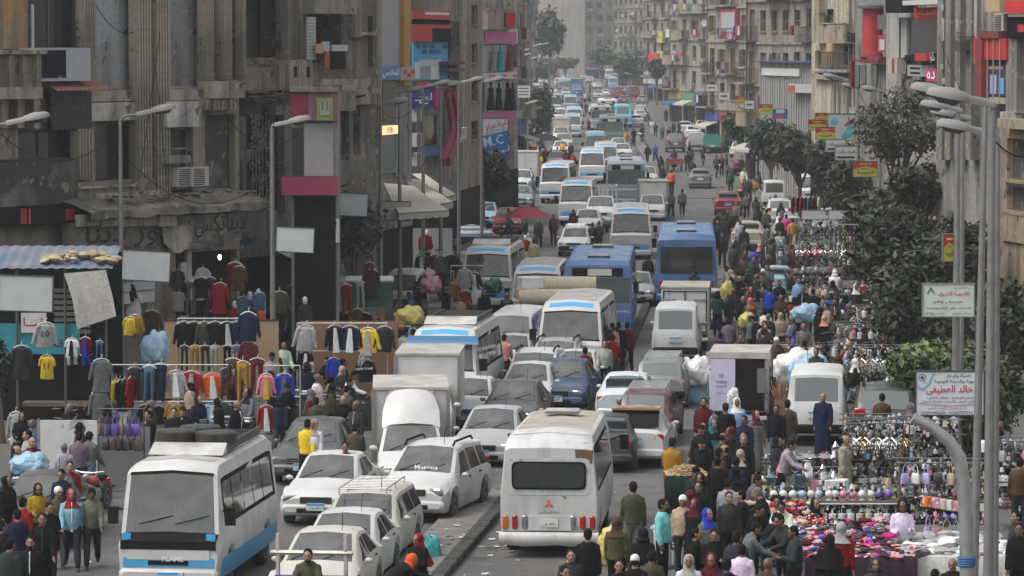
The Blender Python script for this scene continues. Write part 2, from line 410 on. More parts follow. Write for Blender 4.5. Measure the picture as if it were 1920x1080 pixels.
def build_people():
	global POSES,HATS
	st=((.04,.06),(-.03,.05));PI=math.pi
	POSES={
		'stand':pose('stand',skeleton(st,((.08,.14,.2),(.0,.12,.15))),True),
		'walk':pose('walk',skeleton(((.42,.12),(-.3,.42)),((-.35,.12,.2),(.4,.12,.35))),True),
		'stride':pose('stride',skeleton(((-.26,.5),(.36,.1)),((.35,.12,.4),(-.3,.14,.15)),.05),True),
		'reach':pose('reach',skeleton(((.1,.12),(-.08,.1)),((.55,.1,.75),(.75,.12,.5)),.28,.1,.25),True),
		'hold':pose('hold',skeleton(st,((.25,.1,1.5),(.2,.1,1.35)),.04,0,.2),True),
		'carry':pose('carry',skeleton(((.2,.1),(-.15,.25)),((.1,.2,.1),(.1,.1,1.5))),True),
		'bend':pose('bend',skeleton(((.15,.25),(.02,.2)),((.9,.1,.4),(1.1,.1,.3)),.85,0,.1),True),
		'sit':pose('sit',skeleton(((1.45,1.4),(1.35,1.3)),((.5,.12,.7),(.45,.12,.8)),.12),True),
		'ride':pose('ride',skeleton(((1.15,1.35),(1.15,1.35)),((.8,.2,.45),(.8,.2,.45)),.2)),
	}
	def hm(mb,k='cloth',wr=0.0,vox=.012):
		m=voxel(mb.mesh('headwear',[],0),vox,.35,2,wr);m.materials.append(mat(k));return m
	H={}
	mb=MB();mb.ball((-.022,0,.036),(.1,.085,.1),14,10);mb.ball((-.04,0,-.01),(.078,.076,.085),12,8);H['hair']=hm(mb,'cloth')
	mb=MB();mb.ball((-.03,0,.012),(.09,.08,.085),14,10);mb.ball((-.045,0,-.015),(.07,.078,.06),12,8);H['fringe']=hm(mb)
	mb=MB();mb.ball((-.01,0,.05),(.106,.09,.095),14,10);mb.box(-.09,.085,-.07,.07,.02,.055);H['beanie']=hm(mb)
	mb=MB();mb.ball((-.012,0,.052),(.108,.092,.085),14,10);mb.tube([(.05,0,.06),(.17,0,.045)],[(.075,.012),(.055,.008)],10);H['cap']=hm(mb)
	def scarf(long):
		mb=MB();mb.ball((-.038,0,.012),(.118,.102,.125),14,10)
		mb.loft([[(-.03+rx*math.cos(a),ry*math.sin(a),z)for a in[2*math.pi*i/16 for i in range(16)]]for z,rx,ry in((-long,.12+long*.16,.17+long*.2),(-.2,.125,.165),(-.14,.105,.115),(-.06,.1,.1))])
		return hm(mb,'cloth',.006)
	H['scarf']=scarf(.27);H['veil']=scarf(.55)
	mb=MB();mb.ball((-.035,0,.015),(.122,.108,.125),14,10);mb.ball((-.06,0,-.1),(.11,.15,.07),12,8);H['hood']=hm(mb,'cloth',.006)
	mb=MB();mb.ball((.055,0,-.075),(.05,.058,.045),12,8);H['beard']=hm(mb)
	HATS=H
SMALL={}
def shrink_all(): # light copies of every body and garment for the far crowd
	import numpy as np
	ms=[m for p in POSES.values()for k,m in p.items()if isinstance(m,bpy.types.Mesh)]+list(HATS.values())
	for i,m in enumerate(ms):m.name='person_part_%d'%i
	tmp=[]
	for m in ms:
		t=bpy.data.objects.new('tmp',m);C.objects.link(t);d=t.modifiers.new('d','DECIMATE');d.ratio=.3;tmp.append(t)
	dg=bpy.context.evaluated_depsgraph_get()
	for m,t in zip(ms,tmp):
		q=bpy.data.meshes.new_from_object(t.evaluated_get(dg));a,b,l=np.empty(len(q.vertices)*3),np.empty(len(q.loops),int),np.empty(len(q.polygons),int);q.vertices.foreach_get('co',a);q.loops.foreach_get('vertex_index',b);q.polygons.foreach_get('loop_total',l);SMALL[m.name]=(a.reshape(-1,3),b,l)
	bpy.data.batch_remove(tmp)
COLS={'black':(.008,.008,.009),'dark grey':(.03,.031,.033),'grey':(.12,.12,.122),'light grey':(.3,.3,.3),'white':(.62,.62,.62),'navy':(.012,.016,.04),
		'blue':(.02,.07,.3),'light blue':(.22,.36,.52),'brown':(.07,.04,.025),'beige':(.33,.27,.19),'olive':(.06,.058,.035),'green':(.012,.06,.038),
		'red':(.22,.012,.014),'maroon':(.085,.01,.018),'orange':(.6,.1,.02),'yellow':(.6,.43,.03),'mustard':(.33,.18,.02),'pink':(.6,.2,.28),'purple':(.12,.03,.2),
		'turquoise':(.16,.5,.5),'teal':(.02,.12,.14),'denim blue':(.07,.11,.18),'magenta':(.5,.03,.2),'cream':(.55,.5,.4),'royal blue':(.02,.04,.33),'salmon':(.6,.26,.2)}
SKINS=[(.24,.13,.085),(.2,.105,.066),(.17,.085,.053),(.28,.16,.11),(.13,.062,.04)]
PEOPLE=[]
def person(x,y,face=0.0,top='black',low='dark grey',head='hair',hcol='black',pz='stand',robe=None,z=0.0,shirt=None,where='',does=None,h=1.0,beard=False,extra='',group=None,skin=None):
	"""face: heading in degrees from +Y (away) towards +X; 180 looks at the camera side."""
	p=POSES[pz];rnd=random.random
	k=h*(1.0 if robe is None or head in('hair','cap','beanie')else.955)*(.97+.06*rnd())
	root=empty('person',(x,y,z),R(90-face));root.scale=(k,k,k)
	sk=SKINS[skin]if skin is not None else random.choice(SKINS)
	obj('body',p['body'],root,col=sk)
	jit=lambda c:tuple(v*(.85+.3*rnd())for v in COLS[c])
	if robe:obj('robe',p['robe'],root,col=jit(robe))
	else:
		obj('jacket',p['jacket'],root,col=jit(top));obj('trousers',p['trousers'],root,col=jit(low))
		if shirt:obj('shirt',p['shirt'],root,col=COLS[shirt])
	c,e=p['head']
	names={'hair':'hair','fringe':'hair','beanie':'knit_cap','cap':'peaked_cap','scarf':'headscarf','veil':'headscarf','hood':'hood'}
	if head!='bald':
		o=obj(names[head],HATS[head],root,c,rot=e,col=COLS[hcol])
	if head in('cap','beanie'):obj('hair',HATS['fringe'],root,c,rot=e,col=(.012,.01,.009))
	if beard:obj('beard',HATS['beard'],root,c,rot=e,col=(.014,.011,.01))
	woman=head in('scarf','veil')
	w={'scarf':'%s headscarf'%hcol,'veil':'long %s veil'%hcol,'hood':'%s hood up'%hcol,'cap':'%s cap'%hcol,'beanie':'%s knit cap'%hcol,'bald':'bald head','hair':'','fringe':''}[head]
	who='person'
	if robe:cl='%s robe'%robe
	else:cl='%s top%s and %s trousers'%(top,' over %s shirt'%shirt if shirt else '',low)
	if w:cl=(w+', '+cl)if robe or True else cl
	does=does or{'stand':'standing','walk':'walking','stride':'walking','reach':'leaning over','hold':'hands up front','carry':'one arm raised','bend':'bending low','sit':'sitting','ride':'riding'}[pz]
	root['label']='%s in %s %s'%(who,cl,does);root['category']='person';root['group']=group or 'people in the street'
	PEOPLE.append((root,where,extra));return root
# ================================================================ vehicles: a lofted body from stations along the length, panes and fittings as parts
class Body:
	"""Local frame: +X forward, +Y left, z up, origin on the ground under the middle."""
	KEYS=('zs','ws','zm','wm','zb','wb','zt','wt','cr')
	def __init__(s,st,wheels=(),wr=.36,cut=None):
		s.st=sorted([dict(zip(('x',)+s.KEYS,t))for t in st],key=lambda d:-d['x'])
		xs=set(d['x']for d in s.st)
		for xw in wheels:
			for k in(-1,-.985,-.85,-.5,0,.5,.85,.985,1):xs.add(round(xw+k*wr,4))
		lim=(s.st[-1]['x'],s.st[0]['x']);xs=sorted([x for x in xs if lim[0]<=x<=lim[1]],reverse=True)
		rings=[]
		for x in xs:
			d=dict(s.ev(x));
			for xw in wheels:
				if abs(x-xw)<wr*.999:d['zs']=max(d['zs'],.03+wr*.93+math.sqrt(max(0,wr*wr-(x-xw)**2))-wr*.0-.02)
			r=s.half(d);rings.append([(x,y,z)for y,z in r]+[(x,-y,z)for y,z in r[::-1][1:-1]])
		s.mb=MB();s.mb.loft(rings,True)
		if cut: # the windscreen opening
			n=len(rings[0]);gone={i*n+j for i in range(len(xs)-1)if xs[i]<=cut[0]+1e-4 and xs[i+1]>=cut[1]-1e-4 for j in(6,7)};s.mb.f=[f for i,f in enumerate(s.mb.f)if i not in gone];s.mb.m=[0]*len(s.mb.f)
	def ev(s,x):
		st=s.st
		if x>=st[0]['x']:return dict(st[0])
		for a,b in zip(st,st[1:]):
			if x>=b['x']:
				t=(a['x']-x)/max(1e-6,a['x']-b['x']);return{k:lerp(a[k],b[k],t)for k in('x',)+s.KEYS}
		return dict(st[-1])
	def half(s,d):
		zm=max(d['zm'],d['zs']+.1);zb=max(d['zb'],zm+.03);zt=max(d['zt'],zb+.02);e=min(.05,(zt-zb)*.5)
		return[(0,d['zs']),(d['ws']*.95,d['zs']),(d['ws'],d['zs']+.05),(d['wm'],zm),(d['wb'],zb),(d['wt'],zt-e),(d['wt']-min(.09,d['wt']*.15),zt),(0,zt+d['cr'])]
	def side(s,x0,x1,lo,hi,x0t=None,x1t=None,off=.006,th=.014,mats=None,n=5,sgn=1,name='side_window',lvl=(4,5)):
		"""A panel lying on the flank between two of the section's lines (lo, hi are fractions), thickened outwards."""
		x0t=x0 if x0t is None else x0t;x1t=x1 if x1t is None else x1t;A,B=lvl;mb=MB()
		def pt(x,t,o):
			h=s.half(s.ev(x));y=lerp(h[A][0],h[B][0],t);z=lerp(h[A][1],h[B][1],t);return(x,sgn*(y+o),z)
		rows=[[pt(lerp(lerp(x0,x0t,r),lerp(x1,x1t,r),i/n),lerp(lo,hi,r),o)for i in range(n+1)]for r,o in((0,off-.02),(0,off),(.5,off),(1,off),(1,off-.02))]
		mb.loft(rows,False,closed=False);return mb
	def strip(s,xa,xb,ta,tb,w=.95,off=.008):
		"""A pane on the top line between two stations (windscreen, rear window, visor band)."""
		mb=MB();rows=[]
		A,B=s.ev(xa),s.ev(xb);dx,dz=xb-xa,B['zt']-A['zt'];L=math.hypot(dx,dz)or 1;nx,nz=abs(dz)/L,abs(dx)/L
		nx*=1 if xa>0 or xb>0 else-1
		if dz<0:nx=-nx
		for t,o in((ta,off-.02),(ta,off),((ta+tb)/2,off),(tb,off),(tb,off-.02)):
			x=lerp(xa,xb,t);h=s.half(s.ev(x));y6,z6=h[6];z7=h[7][1]
			rows.append([(x+nx*o,y6*w*c,lerp(z7,z6,abs(c)*w)+nz*o)for c in(-1,-.6,0,.6,1)])
		mb.loft(rows,False,closed=False);return mb
PCOL='takes_paint'
def cabin(root,b,c0,c1,rows=1,deep=1.5):
	z=b.ev(c0)['zt']-.03;w=b.ev(c1)['wt']*.9;top=b.ev(c1)['zt']-.1;mb=MB().box(c0-.5,c0-.03,-w,w,z-.2,z).box(c1-deep,c0-.5,-w,w,z-.55,z-.5).box(c1-deep-.03,c1-deep,-w,w,z-.5,top)
	for s in(1,-1):mb.box(c1-deep,c1-.05,s*w-.02,s*w+.02,z-.5,top)
	mb.box(c1-deep,c1-.05,-w,w,top,top+.03);P('cabin_lining',mb,root,fixed('cabin_dark',(.022,.022,.023),.9),smooth=0)
	for i in range(rows):
		for y in((-.36,.36)if rows==1 else(-.72,-.28,.28,.72)):
			if rows>1 and i==0 and y==-.28:continue
			P('seat',rbox(.14,.44,.66,.05).cbox((0,0,.42),(.09,.24,.18)),root,fixed('seat_cloth',(.075,.075,.08),.9),(c1-.4-.7*i,y,z+.0))
	P('steering_wheel',MB().tube([(.06*math.sin(a),.18*math.cos(a),.17*math.sin(a))for a in[k*math.pi/8 for k in range(17)]],.018,5,False),root,M_BLACK(),(c0-.52,.38 if rows==1 else.6,z+.1))
def P(name,mb,parent,mats,loc=(0,0,0),smooth=35,rz=0.0,paint=False,col=(.5,.5,.5)):
	o=obj(name,mb if isinstance(mb,bpy.types.Mesh)else mb.mesh(name,mats if isinstance(mats,(list,tuple))else[mats],smooth),parent,loc,rz,col)
	if paint:o[PCOL]=1
	return o
WHEEL={}
def wheel_meshes(r,w,rim_c=None):
	key=(r,w)
	if key not in WHEEL:
		t=MB();prof=[(r*.62,-w/2),(r*.93,-w/2),(r,-w/2+.03),(r,w/2-.03),(r*.93,w/2),(r*.62,w/2)]
		t.loft([[(rr*math.cos(2*math.pi*k/20),z,rr*math.sin(2*math.pi*k/20))for k in range(20)]for rr,z in prof])
		m=MB();m.loft([[(rr*math.cos(2*math.pi*k/16),z,rr*math.sin(2*math.pi*k/16))for k in range(16)]for rr,z in((r*.6,-w/2-.004),(r*.66,w/2+.003),(r*.6,w/2+.006),(r*.5,w/2-.035),(r*.2,w/2-.03),(r*.16,w/2+.004))])
		for k in range(5):
			a=2*math.pi*k/5;c,s=math.cos(a),math.sin(a)
			m.add([((r*.15)*c-.03*s,w/2-.02,r*.15*s+.03*c),(r*.58*c-.03*s,w/2-.005,r*.58*s+.03*c),(r*.58*c+.03*s,w/2-.005,r*.58*s-.03*c),(r*.15*c+.03*s,w/2-.02,r*.15*s-.03*c)],[(0,1,2,3)])
		WHEEL[key]=(t.mesh('tyre',[M_TYRE()],40),m.mesh('rim',[fixed('wheel_metal',(.22,.22,.225),.4,.7,dirt=.5)],40))
	return WHEEL[key]
def add_wheels(root,xs,track,r,w=.2):
	t,m=wheel_meshes(r,w)
	for x in xs:
		for sgn in(1,-1):
			o=obj('wheel',t,root,(x,sgn*(track-w/2),r),0 if sgn>0 else math.pi);obj('rim',m,o)
def rbox(sx,sy,sz,e=.04):
	"""Box with chamfered edges, centred."""
	mb=MB();rings=[]
	for x,k in((-sx/2,e),(-sx/2+e,0),(sx/2-e,0),(sx/2,e)):
		y,z=sy/2-k,sz/2-k;c=e
		rings.append([(x,y,z-c),(x,y-c,z),(x,-y+c,z),(x,-y,z-c),(x,-y,-z+c),(x,-y+c,-z),(x,y-c,-z),(x,y,-z+c)])
	mb.loft(rings);return mb
PLATE_TXT=['٢٤٧١ ق ع','٥٣٨ ط ر','٩١٢٦ س ب','٣٨٤ ن ج']
def plate(root,x,z,back=False,y=0.0,blue=True):
	rz=math.pi if back else 0.0
	o=P('licence_plate',MB().box(-.012,.012,-.2,.2,-.085,.085),root,fixed('plate_white',(.55,.55,.54),.5),(x,y,z),0,rz)
	if blue:P('plate_band',MB().box(.0,.016,-.195,.195,.03,.08),o,fixed('plate_blue',(.05,.3,.6),.5),smooth=0)
	m=fixed('ink_101010',(.03,.03,.03),.7);obj('lettering',text_mesh(arabic(PLATE_TXT[len(PLATE_TXT)%3]),.075,m,width=.3),o,(.018,0,-.03),math.pi/2)
	return o
def mirror(root,x,y,z,col=None,s=1.0):
	for sgn in(1,-1):
		mb=MB();mb.tube([(0,0,0),(.03,.09*sgn,.02)],.018,6);mb.ball((.03,.12*sgn,.04),(.04*s,.085*s,.055*s),8,6)
		P('mirror',mb,root,M_BLACK()if col is None else mat('paint'),(x,y*sgn,z),paint=col is not None)
def wiper(root,x,z,y,tilt=.35,L=.5):
	for s in(1,-1):P('wiper',MB().tube([(0,0,0),(-tilt*.18,L*.95,.16)],.012,5),root,M_BLACK(),(x,y*s-.25,z))
PROTO={}
def car(kind_,L,Wd,Ht,spec):
	"""Saloon, estate, hatchback, off-roader or people carrier, by a table of stations."""
	root=empty(kind_);hw=Wd/2;st=[]
	for(x,zs,zb,zt,wt,cr)in spec['st']:
		end=1-.12*max(0,(abs(x)-L/2+.16)/.16)if abs(x)>L/2-.16 else 1
		st.append((x,zs,hw*.95*end,(zs+zb)/2+.02,hw*end,zb,hw*.96*end,zt,wt*hw*end,cr))
	xf,xr=spec['axles'];r=spec.get('r',.31)
	b=Body(st,(xf,xr),r+.05,spec['screen']);cabin(root,b,*spec['screen']);P('body',b.mb,root,mat('paint'),smooth=32,paint=True)
	c0,c1,r0,r1=spec['screen'][0],spec['screen'][1],spec['rear'][0],spec['rear'][1]
	P('windscreen',b.strip(c0,c1,.01,.985,.99,.004),root,M_PANE());P('rear_window',b.strip(r1,r0,.08,.9),root,M_SCREEN())
	for sgn in(1,-1):
		for(x0,x1,x0t,x1t)in spec['windows']:P('side_window',b.side(x0,x1,.1,.86,x0t,x1t,sgn=sgn),root,M_GLASS())
		for(x0,x1)in spec['doors']:
			d=P('door',b.side(x0,x1,.25,.98,off=.004,sgn=sgn,lvl=(2,4)),root,mat('paint'),paint=True)
			h=b.half(b.ev(x1+.1));P('handle',MB().cbox((0,0,0),(.16,.035,.03)),d,M_BLACK(),(x1+.14,sgn*(h[4][0]+.012),h[4][1]-.07),0)
		P('headlight',rbox(.1,.36,.17,.035),root,M_LAMP(),(L/2-.075,sgn*hw*.68,spec['hl']),rz=-.22*sgn)
		P('tail_light',rbox(.09,spec.get('tlw',.26),spec.get('tlh',.2),.03),root,M_RED(),(-L/2+.055,sgn*hw*.74,spec['tl']),rz=-.12*sgn)
	nose=spec['bz'];bc=spec.get('bumper','paint')
	for x,nm in((L/2-.07,'front_bumper'),(-L/2+.07,'rear_bumper')):
		P(nm,rbox(.24,Wd*.93,.24,.06),root,mat('paint')if bc=='paint'else M_BLACK(),(x,0,nose),paint=bc=='paint')
	P('grille',MB().box(-.02,.02,-hw*.42,hw*.42,-.07,.07),root,M_BLACK(),(L/2-.01,0,spec['hl']-.01),0)
	for k in(-1,0,1):P('grille_bar',MB().box(0,.022,-hw*.41,hw*.41,-.008,.008),root,M_CHROME(),(L/2-.004,0,spec['hl']+k*.045),0)
	P('air_intake',MB().box(-.01,.015,-hw*.5,hw*.5,-.05,.05),root,M_BLACK(),(L/2+.05,0,nose-.03),0)
	plate(root,L/2+.068,nose+.06);plate(root,-L/2-spec.get('px',.02),spec.get('pz',.78),True)
	mirror(root,c0-.38,hw*.93,spec['st'][3][2]+.05,col=1);wiper(root,c0-.02,b.ev(c0)['zt']+.03,.3)
	add_wheels(root,(xf,xr),hw-.01,r)
	P('aerial',MB().tube([(0,0,0),(-.1,0,.35)],.007,4),root,M_BLACK(),(c1-.1,.3,Ht))
	if spec.get('roofbars'):
		for sgn in(1,-1):P('roof_rail',MB().tube([(0.75,0,-.02),(.6,0,.06),(-.7,0,.06),(-.85,0,-.02)],.028,6),root,M_BLACK(),(spec['roofbars'],sgn*hw*.66,Ht+.01))
	if spec.get('rack'):
		mb=MB()
		for y in(-.5,.5):mb.tube([(.7,y,.12),(-1.5,y,.12)],.018,6)
		for i in range(9):mb.tube([(.7-i*.275,-.5,.11),(.7-i*.275,.5,.11)],.012,5)
		for x in(.7,-.4,-1.5):
			for y in(-.5,.5):mb.tube([(x,y,-.02),(x,y,.13)],.015,5)
		P('roof_rack',mb,root,mat('metal'),(0,0,Ht),col=(.5,.5,.5))
	return root
def car_specs():
	S={}
	S['sedan']=(4.35,1.7,1.43,dict(st=[(2.175,.34,.58,.66,.8,.01),(2.0,.24,.66,.76,.82,.02),(1.1,.2,.78,.9,.86,.03),(.82,.2,.84,.95,.86,.03),(.05,.2,.9,1.38,.7,.04),(-.35,.2,.92,1.43,.68,.03),(-.95,.2,.93,1.39,.7,.03),(-1.6,.2,.92,1.03,.82,.02),(-2.05,.26,.86,1.0,.8,.02),(-2.175,.36,.74,.92,.78,.01)],
		axles=(1.35,-1.28),screen=(.82,.05),rear=(-.95,-1.6),windows=[(.58,-.28,-.02,-.28),(-.36,-1.2,-.36,-.88)],doors=[(.75,-.3),(-.33,-1.05)],hl=.63,tl=.8,bz=.42,pz=.72))
	S['estate']=(4.5,1.7,1.45,dict(st=[(2.25,.4,.62,.72,.84,.01),(2.1,.28,.72,.82,.85,.02),(1.2,.24,.82,.92,.87,.02),(.9,.24,.86,.97,.87,.02),(.3,.24,.9,1.4,.74,.03),(-.2,.24,.92,1.45,.73,.02),(-1.85,.24,.92,1.43,.75,.02),(-2.15,.28,.88,1.0,.82,.02),(-2.25,.4,.76,.92,.82,.01)],
		axles=(1.42,-1.3),screen=(.9,.3),rear=(-1.85,-2.15),windows=[(.7,-.1,.28,-.1),(-.18,-1.0,-.18,-.95),(-1.08,-1.85,-1.03,-1.78)],doors=[(.8,-.12),(-.16,-1.0)],hl=.68,tl=.75,bz=.46,rack=1,bumper='black',pz=.6))
	S['hatchback']=(4.05,1.74,1.63,dict(st=[(2.02,.34,.6,.7,.8,.01),(1.88,.24,.7,.84,.84,.03),(1.25,.22,.84,1.0,.88,.03),(1.05,.22,.9,1.06,.88,.03),(.35,.22,.95,1.56,.74,.04),(-.3,.22,.97,1.63,.72,.03),(-1.6,.22,.98,1.56,.74,.03),(-1.9,.26,.95,1.02,.82,.02),(-2.02,.36,.78,.95,.82,.01)],
		axles=(1.3,-1.25),screen=(1.05,.35),rear=(-1.6,-1.9),windows=[(.8,-.1,.35,-.1),(-.18,-.95,-.18,-.9),(-1.03,-1.65,-1.0,-1.5)],doors=[(.85,-.12),(-.16,-1.0)],hl=.72,tl=.95,tlw=.2,tlh=.4,bz=.42,roofbars=-.3,pz=.75))
	S['off_roader']=(4.5,1.84,1.72,dict(st=[(2.25,.42,.7,.82,.84,.01),(2.1,.32,.8,.98,.86,.03),(1.25,.3,.95,1.08,.88,.03),(1.0,.3,1.0,1.12,.88,.03),(.4,.3,1.05,1.64,.76,.04),(-.2,.3,1.07,1.72,.74,.03),(-1.75,.3,1.07,1.66,.76,.03),(-2.12,.34,1.0,1.12,.84,.02),(-2.25,.46,.85,1.0,.84,.01)],
		axles=(1.38,-1.36),r=.36,screen=(1.0,.4),rear=(-1.75,-2.12),windows=[(.75,-.05,.38,-.05),(-.14,-.98,-.14,-.95),(-1.06,-1.8,-1.03,-1.66)],doors=[(.85,-.07),(-.12,-1.0)],hl=.84,tl=1.06,tlw=.3,tlh=.3,bz=.52,roofbars=-.4,pz=.82))
	S['panel_van']=(3.9,1.55,1.84,dict(st=[(1.95,.36,.7,.98,.86,.02),(1.85,.26,.86,1.06,.88,.02),(1.7,.24,.95,1.14,.9,.02),(1.2,.24,1.0,1.74,.78,.03),(.9,.24,1.0,1.82,.8,.03),(-1.6,.24,1.0,1.84,.82,.03),(-1.8,.26,1.0,1.76,.83,.03),(-1.9,.28,.98,1.08,.92,.01),(-1.95,.36,.8,1.0,.9,.01)],
		axles=(1.15,-1.2),r=.29,screen=(1.7,1.2),rear=(-1.8,-1.9),windows=[(1.4,.72,1.18,.72),(.62,-.45,.62,-.45),(-.55,-1.62,-.55,-1.6)],doors=[(1.45,.68),(.64,-.5)],hl=.78,tl=.72,tlw=.14,tlh=.32,bz=.45,bumper='black',pz=.8))
	S['passenger_van']=(4.7,1.7,2.0,dict(st=[(2.35,.38,.8,1.02,.88,.02),(2.25,.28,.95,1.1,.9,.02),(2.08,.26,1.02,1.2,.9,.02),(1.5,.26,1.08,1.86,.8,.04),(1.15,.26,1.08,1.97,.82,.04),(-2.0,.26,1.08,2.0,.84,.04),(-2.22,.28,1.08,1.9,.85,.03),(-2.32,.3,1.02,1.14,.92,.01),(-2.35,.4,.85,1.05,.9,.01)],
		axles=(1.45,-1.35),r=.33,screen=(2.08,1.5),rear=(-2.22,-2.32),windows=[(1.75,.95,1.48,.95),(.85,-.55,.85,-.55),(-.65,-2.05,-.65,-2.0)],doors=[(1.78,.9),(.87,-.6)],hl=.8,tl=.95,tlw=.14,tlh=.5,bz=.48,pz=.85))
	return S
def bands(b,root,x0,x1,lo,hi,m,name='stripe',lvl=(2,3),paint=False):
	for sgn in(1,-1):P(name,b.side(x0,x1,lo,hi,off=.003,th=.0,sgn=sgn,lvl=lvl,n=24),root,m,paint=paint)
BLUE_BAND=lambda:fixed('stripe_blue',(.05,.33,.62),.35,dirt=.3)
def minibus(rack=True,tall=False,name='minibus'):
	root=empty(name);L,hw=6.3,1.02
	st=[(3.15,.42,.93,.75,.97,1.1,.97,1.3,.95,.02),(3.05,.34,.98,.75,1.0,1.15,1.01,1.36,.97,.03),(2.98,.34,.99,.78,hw,1.2,1.02,1.42,.98,.03),(2.72,.34,.99,.8,hw,1.28,1.02,2.3,.9,.05),
		  (2.6,.34,.99,.8,hw,1.3,1.02,2.4,.9,.05),(2.25,.34,.99,.8,hw,1.3,1.02,2.6,.84,.06),(-2.6,.34,.99,.8,hw,1.3,1.02,2.62,.86,.06),(-2.95,.36,.99,.8,hw,1.3,1.02,2.5,.88,.05),(-3.05,.38,.97,.8,1.0,1.3,1.0,1.44,.96,.03),(-3.15,.44,.93,.78,.97,1.1,.96,1.3,.93,.02)]
	if tall:st=[(3.15,.42,.93,.75,.97,1.0,.97,1.12,.95,.02),(3.05,.34,.98,.75,1.0,1.02,1.01,1.17,.97,.03),(2.98,.34,.99,.78,hw,1.06,1.02,1.22,.98,.03),(2.72,.34,.99,.8,hw,1.28,1.02,2.44,.9,.05),(2.64,.34,.99,.8,hw,1.3,1.02,2.52,.88,.05)]+st[5:]
	b=Body(st,(1.95,-1.85),.45,(2.98,2.72));cabin(root,b,2.98,2.72,4,3.6);P('body',b.mb,root,mat('paint'),paint=True,smooth=30)
	rf=MB();rows=[]
	for x in(2.2,1,0,-1.2,-2.55):
		h=b.half(b.ev(x));rows.append([(x,c*h[6][0]*.98,lerp(h[7][1],h[6][1],abs(c))+.006)for c in(-1,-.5,0,.5,1)])
	rf.loft(rows,False,closed=False);P('roof_skin',rf,root,mat('dusty'),col=(.42,.42,.42),smooth=60)
	P('windscreen',b.strip(2.98,2.72,.04,.98,.99,.004),root,M_PANE());P('screen_rubber',b.strip(2.98,2.72,.0,.05,1.02,.012),root,M_BLACK());P('screen_rubber',b.strip(2.98,2.72,.955,1,1.02,.012),root,M_BLACK())
	if not tall:P('visor_band',b.strip(2.6,2.25,.06,.62,.86),root,BLUE_BAND())
	P('rear_window',b.strip(-3.05,-2.95,.15,.8,.8),root,M_SCREEN())
	for sgn in(1,-1):
		xs=[(2.35,1.55),(1.47,.55),(.47,-.45),(-.53,-1.45),(-1.53,-2.5)]
		P('window_band',b.side(2.55,-2.75,.06,.8,2.42,-2.75,off=.002,sgn=sgn,n=12),root,M_BLACK())
		for x0,x1 in xs:P('side_window',b.side(x0,x1,.13,.73,sgn=sgn,off=.008),root,M_GLASS())
		P('headlight',rbox(.08,.42,.2,.03),root,M_LAMP(),(3.07,sgn*.72,.74),rz=-.1*sgn);P('indicator',rbox(.07,.44,.075,.02),root,M_AMBER(),(3.075,sgn*.73,.9),rz=-.1*sgn)
		P('tail_light',rbox(.06,.14,.3,.02),root,M_RED(),(-3.13,sgn*.8,.85))
		P('corner_panel',MB().box(-.02,.012,-.09,.09,-.16,.17),root,BLUE_BAND(),(3.13,sgn*.84,1.12),0,-.12*sgn)
	bands(b,root,3.0,-2.95,.0,.95,BLUE_BAND(),'side_stripe')
	P('front_bumper',rbox(.2,1.96,.26,.06),root,mat('paint'),(3.12,0,.47),paint=True);P('rear_bumper',rbox(.2,1.96,.26,.06),root,mat('paint'),(-3.14,0,.5),paint=True)
	P('front_stripe',MB().box(-.01,.01,-.9,.9,-.09,.09),root,BLUE_BAND(),(3.155,0,.73),0);P('grille',MB().box(-.01,.02,-.4,.4,-.045,.045),root,M_BLACK(),(3.155,0,.72),0)
	if tall:P('dark_apron',MB().add([(3.175,-.95,.98),(3.175,.95,.98),(3.175,.95,1.14),(3.175,-.95,1.14),(2.99,.98,1.27),(2.99,-.98,1.27)],[(0,1,2,3),(3,2,4,5)]),root,M_BLACK(),smooth=0)
	P('front_panel',MB().box(-.01,.01,-.82,.82,-.12,.12),root,mat('paint'),(3.16,0,.9 if tall else 1.0),0,paint=True)
	plate(root,3.225,.46);plate(root,-3.25,.52,True)
	for sgn in(1,-1):P('mirror',MB().tube([(0,0,.2),(.12,.14*sgn,.24)],.02,6).cbox((.12,.17*sgn,.1),(.08,.2,.34)),root,M_BLACK(),(2.7,sgn*1.0,1.5),0)
	wiper(root,2.99,1.46,.35,.5,.7);add_wheels(root,(1.95,-1.85),.98,.4,.24)
	for sgn in(1,-1):P('door',b.side(1.55,.5,.1,.97,off=.004,sgn=sgn,lvl=(2,4)),root,mat('paint'),paint=True)
	if rack:
		mb=MB()
		for y in(-.72,.72):mb.box(.95,-2.4,y-.03,y+.03,0,.16)
		mb.box(.93,.99,-.72,.72,.02,.14)
		for i in range(10):mb.box(.85-i*.34,.79-i*.34,-.7,.7,.09,.12)
		P('roof_rack',mb,root,mat('metal'),(0,0,2.66),0,col=(.05,.05,.05))
		vb=MB();vb.add([(1.5,-.76,0),(1.5,.76,0),(1.0,.74,.2),(1.0,-.74,.2),(.95,-.74,0),(.95,.74,0)],[(0,1,2,3),(2,5,4,3),(0,3,4),(1,5,2),(0,4,5,1)])
		P('rack_fairing',vb,root,mat('dusty'),(0,0,2.65),0,col=(.6,.6,.58))
	return root
